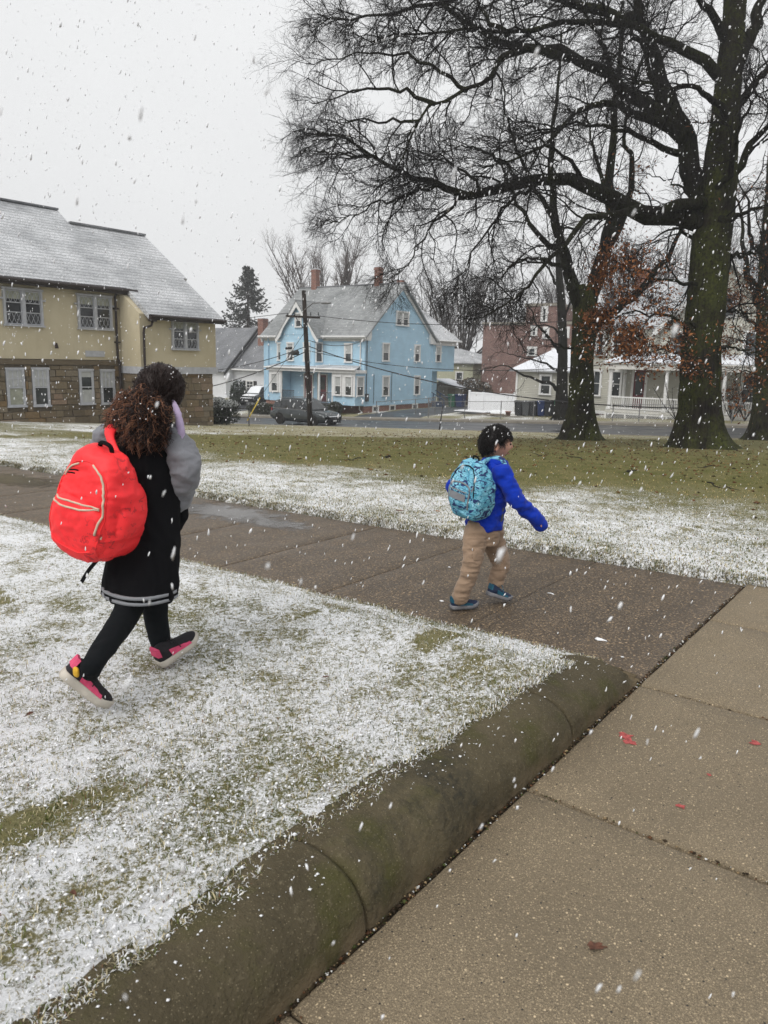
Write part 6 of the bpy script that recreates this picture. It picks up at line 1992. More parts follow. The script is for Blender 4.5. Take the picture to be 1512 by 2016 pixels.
# snow heap and stacked boards before it
m_ = MB(); an = np.linspace(0, 6.283, 21)[:-1]; zz = ground_z(48.5, q1[1]) + .1
m_.loft([[(48.9 + .6 * s * math.cos(t) * (1 + .2 * math.sin(3*t)), q1[1] + .3 + 1.4 * s * math.sin(t), zz + h) for t in an] for s, h in ((1, 0), (.8, .16), (.45, .26), (.1, .3))])
solo('snow_pile', m_, MAT['snow'], 'heap of snow at the foot of the white fence panel', 'snow', (48.9, q1[1], zz), smooth=True)
rr = random.Random(9)
for i in range(7):
    q = ona(930 + i * 12 + rr.uniform(-8, 8), 818 + i * 1.6, 46.8 - i * .2); L_ = rr.uniform(.8, 2.2); an_ = rr.uniform(-.4, .4); z = ground_z(q[0], q[1]) + .2 + .05 * (i % 3)
    d_ = np.array([math.sin(an_), math.cos(an_), 0]) * L_ / 2; c_ = np.array([q[0], q[1], z])
    m_ = MB().bar(c_ - d_, c_ + d_, .18, .05)
    solo('timber_board', m_, MAT['wood' if i % 3 else 'farwalk'], ('weathered board in the lumber pile below the white fence, ' + ('far left', 'second from left', 'third from left', 'in the middle', 'third from right', 'second from right', 'far right')[i]), 'board', tuple(c_), group='boards lying by the white fence')
q = ona(1000, 823, 46); z = ground_z(46, q[1]) + .15
m_ = MB().loft([[(46 + r * math.cos(t), q[1] + r * math.sin(t), z + h) for t in an] for r, h in ((.12, 0), (.18, .3), (.21, .3), (.21, .36), (.17, .36))]); solo('flower_pot', m_, MAT['brick'], 'small terracotta pot by the lumber pile', 'pot', (46, q[1], z), smooth=True)
# snowy tarp-like slab
q0, q1 = ona(897, 819, 48), ona(960, 822, 48); z = ground_z(48, q0[1]) + .28
m_ = MB().box(47.6, 49.0, q1[1], q0[1], z, z + .1); solo('wooden_pallet', m_, MAT['dgrey'], 'low dark platform topped with snow in the driveway', 'platform', (48, q1[1], z)); 
m_ = MB().box(47.65, 48.95, q1[1] + .05, q0[1] - .05, z + .102, z + .15); solo('snow_layer', m_, MAT['snow'], 'flat snow layer lying on the low dark platform', 'snow', (48, q1[1], z + .1))
# shed
q = ona(889, 775, 62); b0, b1 = q[1] - .9, q[1] + 1.6; zg = ground_z(62, q[1])
T = Thing('garden_shed', 'small grey shed with snowy roof between blue house and white fence', 'shed', (62, q[1], zg))
T.part('wall', MB().box(62, 64, b0, b1, zg, zg + 1.9), MAT['farwalk'])
T.part('roof', MB().prism([(61.7, b0 - .2, zg + 1.75), (61.7, b1 + .2, zg + 2.5), (61.7, b1 + .2, zg + 2.6), (61.7, b0 - .2, zg + 1.85)], (2.6, 0, 0)), MAT['snowroof'])
T.part('door', MB().box(61.95, 62, b0 + .5, b0 + 1.3, zg + .1, zg + 1.7), MAT['wood'])

# chain link fences on the far side
def link_fence(label, pts, h, seed, gate=False, dz=.15, mesh=True, postr=.03, mat='metal'):
    T = Thing('chain_link_fence', label, 'fence', (pts[0][0], pts[0][1], ground_z(*pts[0]) + dz))
    P = [(a, b, ground_z(a, b) + dz) for a, b in pts]
    for i, p in enumerate(P):
        T.part('post', MB().tube([p, (p[0], p[1], p[2] + h), (p[0], p[1], p[2] + h + .03)], [postr, postr, .01], 8), MAT[mat])
    for i in range(len(P) - 1):
        p, q = np.array(P[i]), np.array(P[i+1]); up_ = np.array([0, 0, 1.])
        T.part('rail', MB().tube([p + up_ * h * .97, q + up_ * h * .97], .02, 6), MAT[mat])
        if mesh:
            m_ = MB(); L_ = np.linalg.norm(q - p); n = int(L_ / .16); hh_ = h * .94
            for k in range(-int(hh_ / .16), n):
                for s in (0, 1):
                    t0 = max(0, k * .16); t1 = min(L_, k * .16 + hh_)
                    if t1 <= t0: continue
                    z0 = t0 - k * .16; z1 = t1 - k * .16
                    if s: z0, z1 = hh_ - z0, hh_ - z1
                    A_ = p + (q - p) * t0 / L_ + up_ * (z0 + .03); B_ = p + (q - p) * t1 / L_ + up_ * (z1 + .03)
                    m_.bar(A_, B_, .0035, .0035)
            o = T.part('wire_mesh', m_, MAT[mat]); o['kind'] = 'stuff'


fb = [ona(x, 832, 44.1)[1] for x in (843, 914, 985, 1049)]
link_fence('chain link fence along the far pavement before the white panel', [(44.1, b_) for b_ in fb], 1.15, 1)
link_fence('chain link gate standing open at the blue house driveway', [(44.2, fb[0] + .1), (46.4, fb[0] + 1.0)], 1.35, 2)
fb = [ona(x, 832, 44.1)[1] for x in (1205, 1257, 1345, 1440, 1520)]
link_fence('chain link fence in front of the beige porch', [(44.1, b_) for b_ in fb], 1.0, 3)
fb = [ona(x, 820, 44.3)[1] for x in (739, 783, 822)]
link_fence('low wire fence along the blue house side yard', [(44.4, fb[0]), (47.5, fb[0] - 1.3), (52, fb[0] - 1.6)], 1.1, 4)
# leaning post on the near verge
q0, q1 = ona(864, 852, 34.2), ona(872, 798, 34.2)
m_ = MB().tube([tuple(q0 - (q1 - q0) * .1), tuple(q1)], .035, 8); m_.box(q1[0] - .05, q1[0] + .05, q1[1] - .04, q1[1] + .04, q1[2] - .25, q1[2] - .05)
solo('leaning_post', MB().tube([tuple(q0 - (q1 - q0) * .1), tuple(q0 * .5 + q1 * .5), tuple(q1)], [.035, .033, .03], 8), MAT['steel'], 'thin dark post leaning beside the street', 'post', tuple(q0), smooth=True)
# pipe rail by the hedge
ra = 24.3
P_ = [ona(x, y, ra) for x, y in ((352, 806), (446, 812), (490, 812))]
T = Thing('pipe_railing', 'rusty two bar pipe railing in front of the clipped hedge', 'railing', (ra, P_[1][1], ground_z(ra, P_[1][1])))
zz = [ground_z(ra, p[1]) for p in P_]
for p, z in zip(P_, zz): T.part('post', MB().tube([(ra, p[1], z - .1), (ra, p[1], z + .86)], .022, 8), MAT['steel'])
for h in (.84, .42): T.part('rail', MB().tube([(ra, P_[0][1] + 4, zz[0] + h - .1), (ra, P_[0][1], zz[0] + h), (ra, P_[1][1], zz[1] + h), (ra, P_[2][1], zz[2] + h)], .018, 8), MAT['steel'])

# ------------------------------------------------------------------ twigs and leaves lying on the lawn
rgt = np.random.RandomState(8)
spots = [(1290, 872, 1.3, 'long fallen branch at the foot of the oak'), (1420, 965, .7, 'fallen forked twig on the lawn at the right edge'), (930, 905, .5, 'fallen twig on the green grass left of the boy'), (1060, 900, .8, 'bent fallen twig on the grass right of the boy'), (1130, 905, .6, 'fallen twig near the middle of the green grass right of the boy'), (1390, 925, .6, 'fallen twig on the green grass below the oak'), (760, 905, .4, 'small fallen twig on the green grass in the middle'), (1085, 862, .9, 'fallen branch beside the forked tree'), (690, 910, .35, 'short dark stick on the green grass'), (1240, 935, .4, 'fallen stick on the snow line below the forked tree')]
for x, y, L_, lb in spots:
    P = thit(x, y); az = rgt.rand() * 6.28
    base = P + np.array([0, 0, .03])
    s = np.linspace(-.5, .5, 7)[:, None]
    C_ = base + np.array([math.cos(az), math.sin(az), 0]) * s * L_ + rgt.normal(size=(7, 3)) * .03 * np.array([1, 1, .5]) + np.array([0, 0, .03])
    ac = Acc(); Rr = np.linspace(.011, .004, 7)[None]; ac.add(C_[None], Rr, 5)
    P1, R1 = spawn(rgt, C_[None], Rr, 4, (.1, .35), (.5, 1.0), 4, (.004, .006), jit=.2); ac.add(P1, R1, 4)
    V = np.concatenate(ac.V); o = npobj('fallen_twig', V, np.concatenate(ac.F), MAT['twig'], None, base, True); o.location = base
    tag(o, lb, 'twig', 'twigs lying on the lawn')
lv = [(560, 918, 'leaftan', 'tan leaf on the grass left of the green band'), (575, 921, 'leafbrown', 'brown leaf lying just right of the tan one on the grass'), (785, 1018, 'leafbrown', 'reddish leaf on the snowy grass before the boy'), (862, 1020, 'leaftan', 'yellowish leaf on the snow left of the boy pack'), (820, 920, 'leafbrown', 'clump of brown leaf on the green grass'), (60, 1412, 'leafbrown', 'dark leaf in the snow near the left edge'), (145, 1775, 'leafbrown', 'reddish leaf in the snow in the lower left corner'), (640, 1345, 'leafbrown', 'curled brown leaf in the snow in the middle of the near lawn'), (1370, 985, 'leafbrown', 'brown leaf on the snow at the right')]
for i, (x, y, mt, lb) in enumerate(lv):
    P = thit(x, y) if y < 1200 and x > 400 else gz(x, y, .13); ab_ = toab(P)
    zz = float(z_near_lawn(ab_[0], ab_[1])) + .014 if ab_[0] < PA0 else float(z_fl(ab_[0], ab_[1])) + .03
    solo('fallen_leaf', leaf_mesh((0, 0), .009 + .003 * (i % 3) + (.022 if ab_[0] > PA0 else 0), i * 1.3, 0, i + 20), MAT[mt], lb, 'leaf', (ab_[0], ab_[1], zz), group='dead leaves on the lawn', local=True)
# scraps of slush on the path
for i, (x, y, s, lb) in enumerate(((1180, 1261, .045, 'white scrap of slush on the path near the kerb end'), (870, 1185, .02, 'tiny snow crumb on the path beside the boy shoe'), (1225, 1296, .012, 'small slush crumb close to the kerb end'), (884, 1118, .015, 'snow crumb on the path left of the boy leg'), (1085, 1170, .03, 'thin slush streak on the path right of the boy'))):
    P = thit(x, y); ab_ = toab(P); rr = random.Random(i); m_ = MB(); k = 12
    ring = lambda sc, z: [(sc * s * (.6 + .5 * math.sin(2.3 * t + i)) * math.cos(t) * .5, sc * s * (.7 + .4 * math.sin(3 * t + i * 2)) * math.sin(t), z) for t in np.linspace(0, 6.283, k + 1)[:-1]]
    m_.loft([ring(1, 0), ring(.8, .006), ring(.3, .008)])
    solo('slush_scrap', m_, MAT['snow'], lb, 'snow', (ab_[0], ab_[1], float(zt(ab_[0], ab_[1])) + .002), group='bits of slush on the path', smooth=True, local=True)
# ================================================================== the two children
def remesh(mb, voxel, it=6, name='tmp'):
    me = mb.mesh(name)
    o = bpy.data.objects.new(name, me); col.objects.link(o)
    r = o.modifiers.new('r', 'REMESH'); r.mode = 'VOXEL'; r.voxel_size = voxel; r.use_smooth_shade = True
    if it:
        s = o.modifiers.new('s', 'SMOOTH'); s.iterations = it; s.factor = .5
    dg = bpy.context.evaluated_depsgraph_get()
    me2 = bpy.data.meshes.new_from_object(o.evaluated_get(dg))
    bpy.data.objects.remove(o); bpy.data.meshes.remove(me)
    return me2


def getvn(me):
    n = len(me.vertices); v = np.empty(n * 3, np.float32); me.vertices.foreach_get('co', v)
    k = np.empty(n * 3, np.float32); me.vertex_normals.foreach_get('vector', k)
    return v.reshape(-1, 3).astype(float), k.reshape(-1, 3).astype(float)


def setv(me, v): me.vertices.foreach_set('co', np.asarray(v, np.float32).ravel()); me.update()


def fabric(me, folds, fine=.002, seed=0):
    """press folds into cloth: list of (scale xyz, amplitude)"""
    v, k = getvn(me); d = 0
    for (sx, sy, sz), a in folds:
        q = fbm(v[:, 0]*sx + seed, v[:, 1]*sy, v[:, 2]*sz, 2); d = d + a * (1 - 2.2 * np.abs(q))
    d = d + fine * vnoise(v[:, 0]*60, v[:, 1]*60, v[:, 2]*60)
    setv(me, v + k * d[:, None]); return me


def place(T, name, me, mat, parent=None):
    me.name = name
    v = np.empty(len(me.vertices) * 3, np.float32); me.vertices.foreach_get('co', v)
    setv(me, v.reshape(-1, 3) - T.base)
    me.materials.clear(); me.materials.append(MAT[mat])
    me.polygons.foreach_set('use_smooth', np.ones(len(me.polygons), bool))
    return link(bpy.data.objects.new(name, me), parent or T.o)


def cap_tube(m_, pts, rads, n=18, sides=16):
    C_ = catmull(pts, n); r = np.interp(np.linspace(0, 1, n), np.linspace(0, 1, len(rads)), rads)
    t0 = unit(C_[0] - C_[1]); t1 = unit(C_[-1] - C_[-2])
    e0 = [C_[0] + t0 * r[0] * f for f in (.92, .7, .38)]; e1 = [C_[-1] + t1 * r[-1] * f for f in (.38, .7, .92)]
    P = np.vstack([e0, C_, e1]); Rr = np.concatenate([[r[0]*.36, r[0]*.7, r[0]*.92], r, [r[-1]*.92, r[-1]*.7, r[-1]*.36]])
    m_.tube(P, Rr, sides)
    return m_


def ell(c, ax, bx, k=28, p=2.3):
    an = np.linspace(0, 2*np.pi, k, endpoint=False); cs, sn = np.cos(an), np.sin(an)
    cs = np.sign(cs) * np.abs(cs) ** (2/p); sn = np.sign(sn) * np.abs(sn) ** (2/p)
    return np.asarray(c)[None] + cs[:, None] * np.asarray(ax)[None] + sn[:, None] * np.asarray(bx)[None]


def rings_loft(m_, rings, n=26):
    """smooth loft through a few rings"""
    Rg = np.array(rings); K = len(rings)
    out_ = np.stack([catmull(Rg[:, j], n) for j in range(Rg.shape[1])], 1)
    m_.loft([list(map(tuple, r)) for r in out_]); return m_


def frame(h):
    f = np.array([h[0], h[1], 0.0]); f /= np.linalg.norm(f); return f, np.array([f[1], -f[0], 0.0]), np.array([0, 0, 1.0])


def head_mesh(c, f, r, u, H_, mat_seed=0, nl=30, nm=40):
    """head as one surface: brow, nose, lips, chin, cheeks; c = centre of the skull"""
    th = np.linspace(.02, np.pi - .02, nl)[:, None]; ph = np.linspace(0, 2*np.pi, nm, endpoint=False)[None]
    x = np.sin(th) * np.sin(ph); y = np.sin(th) * np.cos(ph); z = np.cos(th) + 0 * ph     # y forward
    w_ = .365 * H_; d_ = .44 * H_; hz = .5 * H_
    X = w_ * x; Y = d_ * y; Z = hz * z
    jaw = smooth01((-z - .05) / .9)
    X = X * (1 - .36 * jaw); Y = Y * (1 - .22 * jaw) + .05 * H_ * jaw * np.maximum(y, -.3)
    Y = Y - .02 * H_ * jaw
    def bump(z0, x0, sz, sx, a):
        return a * H_ * np.exp(-((z - z0) / sz) ** 2 - ((x - x0) / sx) ** 2) * (y > 0)
    Y = Y + bump(-.16, 0, .14, .10, .085) + bump(-.02, 0, .2, .08, .04) + bump(.16, 0, .12, .5, .022) + bump(-.50, 0, .05, .2, .03) + bump(-.60, 0, .05, .17, .03) + bump(-.85, 0, .12, .2, .05)
    for s in (-1, 1): Y = Y + bump(.04, s * .36, .10, .17, -.035) + bump(-.25, s * .45, .2, .25, .025)
    P = c + X[..., None] * r + Y[..., None] * f + Z[..., None] * u
    rings = [list(map(tuple, q)) for q in P]
    return rings


def superbox(m_, c, ax, ay, az, p=3.2, n=22, shape=None):
    """rounded bag: unit sphere pushed towards a box, then shaped"""
    th = np.linspace(.001, np.pi - .001, n)[:, None]; ph = np.linspace(0, 2*np.pi, 2*n, endpoint=False)[None]
    d = np.stack([np.sin(th)*np.cos(ph), np.sin(th)*np.sin(ph), np.cos(th) + 0*ph], -1)
    d = d / ((np.abs(d) ** p).sum(-1, keepdims=True)) ** (1/p)
    if shape is not None: d = shape(d)
    P = np.asarray(c) + d[..., :1] * ax + d[..., 1:2] * ay + d[..., 2:3] * az
    m_.loft([list(map(tuple, q)) for q in P]); return m_


def shoe(T, name, heel, toe, upv, Lr, H_, mats, sole_t=.022, seed=0, collar=None):
    """upper, sole and trims between a heel and a toe point (both at the bottom of the sole)"""
    heel = np.asarray(heel); toe = np.asarray(toe); f = unit(toe - heel); L = np.linalg.norm(toe - heel)
    upv = np.asarray(upv, float); upv = unit(upv - (upv @ f) * f); r = np.cross(f, upv)
    P = lambda s, y, z: heel + f * (s * L) + r * y + upv * z
    prof = [(-.02, .55, .70), (.03, .80, .95), (.12, .90, 1.0), (.25, .88, .92), (.38, .86, .74), (.52, .95, .60), (.68, 1.0, .50), (.82, .95, .44), (.93, .74, .38), (1.0, .40, .28)]
    rings = []
    for s, w_, h_ in prof:
        w2 = Lr * w_; h2 = sole_t + (H_ - sole_t) * h_
        ring = []
        for t in np.linspace(0, 2*np.pi, 20, endpoint=False):
            y = w2 * math.copysign(abs(math.cos(t)) ** .75, math.cos(t)); z = (h2 - sole_t * .4) * (.5 + .5 * math.sin(t)) + sole_t * .4
            if z > h2 * .5: y *= 1 - .32 * (z / h2 - .5) * 2 * (1 if s < .45 else .8)
            ring.append(tuple(P(s, y, z)))
        rings.append(ring)
    m_ = MB(); m_.loft(rings); me = remesh(m_, .006, 4); o = place(T, name, fabric(me, [((40, 40, 40), .0012)], .0006, seed), mats[0])
    rings = []
    for z, k in ((0, .96), (sole_t * .5, 1.05), (sole_t, 1.02), (sole_t * 1.25, .97)):
        ring = []
        S_ = [q[0] for q in prof]; W_ = [q[1] for q in prof]
        for s in np.linspace(-.03, 1.02, 16): ring.append(tuple(P(s, Lr * np.interp(s, S_, W_) * 1.04 * k, z + .012 * max(0, s - .75) / .25)))
        for s in np.linspace(1.02, -.03, 16): ring.append(tuple(P(s, -Lr * np.interp(s, S_, W_) * 1.04 * k, z + .012 * max(0, s - .75) / .25)))
        rings.append(ring)
    T.part('sole', MB().loft(rings), MAT[mats[1]], o, smooth=True)
    # side panel, heel tab and laces
    for sg in (-1, 1):
        m_ = MB(); top = []; bot = []
        for s in np.linspace(.22, .72, 8):
            w2 = Lr * np.interp(s, [q[0] for q in prof], [q[1] for q in prof]); hh = sole_t + (H_ - sole_t) * np.interp(s, [q[0] for q in prof], [q[2] for q in prof])
            top.append(P(s, sg * (w2 * .90 + .002), sole_t + (hh - sole_t) * (.62 if s < .6 else .5))); bot.append(P(s + .03, sg * (w2 + .003), sole_t + (hh - sole_t) * .12))
        for i in range(7): m_.face(top[i], top[i+1], bot[i+1], bot[i])
        T.part('side_stripe', m_, MAT[mats[2]], o)
    m_ = MB(); m_.loft([[tuple(P(s, Lr * w_ * y, z)) for y, z in ((-1, H_ * .55), (-.9, H_ * .95), (.9, H_ * .95), (1, H_ * .55))] for s, w_ in ((-.035, .55), (.03, .83))]); T.part('heel_tab', m_, MAT[mats[2]], o)
    m_ = MB()
    for s in (.36, .43, .50): m_.tube([P(s, -Lr * .5, H_ * (1.12 - s)), P(s + .02, 0, H_ * (1.22 - s)), P(s, Lr * .5, H_ * (1.12 - s))], .0028, 5)
    m_.tube([P(.34, 0, H_ * .9), P(.38, Lr * .5, H_ * 1.08), P(.44, Lr * .9, H_ * .8), P(.47, Lr * 1.1, H_ * .5)], .0025, 5)
    ob = T.part('laces', m_, MAT[mats[3]], o); ob['kind'] = 'stuff'
    return o


def strands(rg_, roots, tips, bulge, wav, n=8, r=.0011, curls=2.0):
    N = len(roots); s = np.linspace(0, 1, n)
    P = roots[:, None] * (1 - s)[None, :, None] + tips[:, None] * s[None, :, None]
    P = P + bulge[:, None] * (4 * s * (1 - s))[None, :, None]
    ax = unit(rg_.normal(size=(N, 3))); bx = unit(np.cross(ax, tips - roots)); ax = np.cross(bx, unit(tips - roots))
    p0 = rg_.rand(N) * 6.28; a = wav * s[None] * (.5 + rg_.rand(N, 1)); ang = p0[:, None] + s[None] * 6.28 * curls
    P = P + (a * np.cos(ang))[..., None] * ax[:, None] + (a * np.sin(ang))[..., None] * bx[:, None]
    Rr = np.full((N, n), r) * np.linspace(1, .6, n)[None]
    return P, Rr


def cloth_mat(name, c, sc=300, rough=.85, var=.12, sheen=.2):
    t = NT(name)
    n = t.noise(sc, 2); f = t.noise(5, 4)
    cc = t.mix(t.rng(f, .3, .7), mul(c, 1 - var), mul(c, 1 + var)); cc = t.mix(t.rng(n, .3, .7, 0, .25), cc, mul(c, .6))
    t.bump(n, .25, .002)
    t.b.inputs['Sheen Weight'].default_value = sheen
    return t.fin(cc, rough, .12)


MAT['skin'] = (lambda t: (t.b.inputs.__getitem__('Subsurface Weight').__setattr__('default_value', .15), t.b.inputs.__getitem__('Subsurface Radius').__setattr__('default_value', (.01, .004, .002)), t.fin(t.mix(t.rng(t.noise(18, 4), .3, .7), (.50, .27, .19), (.60, .34, .25)), .55, .35))[-1])(NT('skin'))
MAT['lip'] = plain('lips', (.40, .14, .11), .5, .1)
MAT['eye'] = plain('eye', (.02, .015, .012), .15, .1)
MAT['blackcoat'] = cloth_mat('black_wool', (.0055, .0055, .0068), 220, .95, .12, 0.0)
MAT['legging'] = cloth_mat('black_leggings', (.007, .0085, .010), 400, .9, .12, 0.0)
MAT['greysleeve'] = cloth_mat('grey_fleece', (.20, .205, .225), 260)
MAT['lavender'] = cloth_mat('lavender_fleece', (.42, .34, .50), 200)
MAT['greytrim'] = cloth_mat('grey_ribbing', (.24, .25, .27), 200)
MAT['bluefleece'] = cloth_mat('royal_blue_fleece', (.005, .035, .40), 260, sheen=.1)
MAT['greyside'] = cloth_mat('grey_side_panel', (.075, .085, .10), 260)
MAT['khaki'] = cloth_mat('khaki_cotton', (.30, .21, .145), 350)
MAT['pinkshoe'] = plain('pink_mesh', (.62, .07, .16), .7, .15, 40)
MAT['blackshoe'] = plain('black_shoe_fabric', (.014, .012, .015), .75, .2, 40)
MAT['whitesole'] = plain('pale_rubber_sole', (.50, .46, .40), .7, .1, 30)
MAT['greysole'] = plain('grey_rubber_sole', (.20, .20, .215), .6, .2, 30)
MAT['navyshoe'] = plain('navy_shoe_fabric', (.012, .022, .055), .6, .3, 40)
MAT['tealshoe'] = plain('teal_trim', (.008, .085, .14), .5, .2, 40)
MAT['yellowtag'] = plain('yellow_cuff', (.62, .36, .03), .7, .2, 40)
MAT['zip'] = plain('cream_zip', (.60, .47, .36), .5, .15, 40)
MAT['strapblk'] = cloth_mat('black_webbing', (.007, .007, .008), 500, .9, .1, 0.0)
MAT['greyweb'] = cloth_mat('grey_webbing', (.22, .23, .25), 500)
t = NT('neon_red_nylon')
n1 = t.noise(34, 4, .6, dist=.8); n2 = t.noise(2.4, 3)
mk = t.math('MULTIPLY', t.rng(n1, .57, .61), t.rng(n2, .46, .54))
cc = t.mix(t.rng(t.noise(6, 3), .3, .7), (.84, .022, .030), (.98, .040, .045)); cc = t.mix(t.math('MULTIPLY', mk, .5), cc, (.16, .012, .018))
t.bump(t.noise(9, 3), .5, .012)
MAT['neon'] = t.fin(cc, .55, .35)
# camouflage of dark fish shapes on teal: a printed cloth
t = NT('teal_printed_nylon')
v = t.mapping((1, 1, 1.9)); n1 = t.noise(17, 2, .5, v, 1.6); n2 = t.noise(34, 2, .5, v, 1.0)
vo = t.vor(26, v, 'Distance', 'DISTANCE_TO_EDGE')
base = t.mix(t.rng(t.noise(15, 3), .4, .6), (.10, .36, .50), (.24, .56, .70))
base = t.mix(t.rng(vo, .05, .02), base, (.03, .14, .26))
base = t.mix(t.rng(n2, .62, .65), base, (.03, .22, .30))
base = t.mix(t.rng(n1, .555, .575), base, (.012, .03, .12))
t.bump(t.noise(8, 3), .4, .01)
MAT['fishprint'] = t.fin(base, .6, .35)
MAT['hairbrown'] = plain('brown_hair', (.215, .100, .058), .65, .35, 60, .3, 200)
MAT['hairdark'] = plain('dark_brown_hair', (.020, .010, .008), .5, .3, 60, .3, 200)
MAT['hairblack'] = plain('black_hair', (.009, .007, .007), .42, .3, 60, .3, 200)


def flecks(T, pts, nrm, rg_, r=.004, name='snow_flecks', parent=None):
    n = len(pts)
    oct_ = np.array([[1, 0, 0], [0, 1, 0], [-1, 0, 0], [0, -1, 0], [0, 0, 1], [0, 0, -1]], float)
    tri = np.array([[0, 1, 4], [1, 2, 4], [2, 3, 4], [3, 0, 4], [1, 0, 5], [2, 1, 5], [3, 2, 5], [0, 3, 5]])
    s = oct_[None] * (r * (.4 + rg_.rand(n, 6, 1)))
    V = (s + (pts + nrm * r * .6)[:, None]).reshape(-1, 3)
    o = npobj(name, V, (np.arange(n)[:, None, None] * 6 + tri[None]).reshape(-1, 3), MAT['snow'], parent or T.o, T.base, True); o['kind'] = 'stuff'
    return o


def hugger(meshes, n_):
    """lays a line of points onto the cloth by dropping them along -n_"""
    trees = [BVHTree.FromPolygons([v_.co.copy() for v_ in me.vertices], [tuple(p.vertices) for p in me.polygons]) for me in meshes]
    def hug(pts, lift=.003, n=36):
        out_ = []
        for p in (catmull(pts, n) if n else pts):
            best = None
            for tr in trees:
                h = tr.ray_cast(Vector(p + n_ * .25), Vector(-n_))
                if h[0] is not None and (best is None or h[3] < best[1]): best = (np.array(h[0]), h[3])
            out_.append(best[0] + n_ * lift if best is not None else np.asarray(p))
        return np.array(out_)
    return hug


def zipper(T, pts, parent, r=.006, mat='zip', name='zip', hug=None):
    C_ = catmull(pts, 30) if hug is None else hug(pts, r * .4)
    return T.part(name, MB().tube(C_, r, 6), MAT[mat], parent, smooth=True)
    C_ = catmull(pts, 30); return T.part(name, MB().tube(C_, r, 6), MAT[mat], parent, smooth=True)


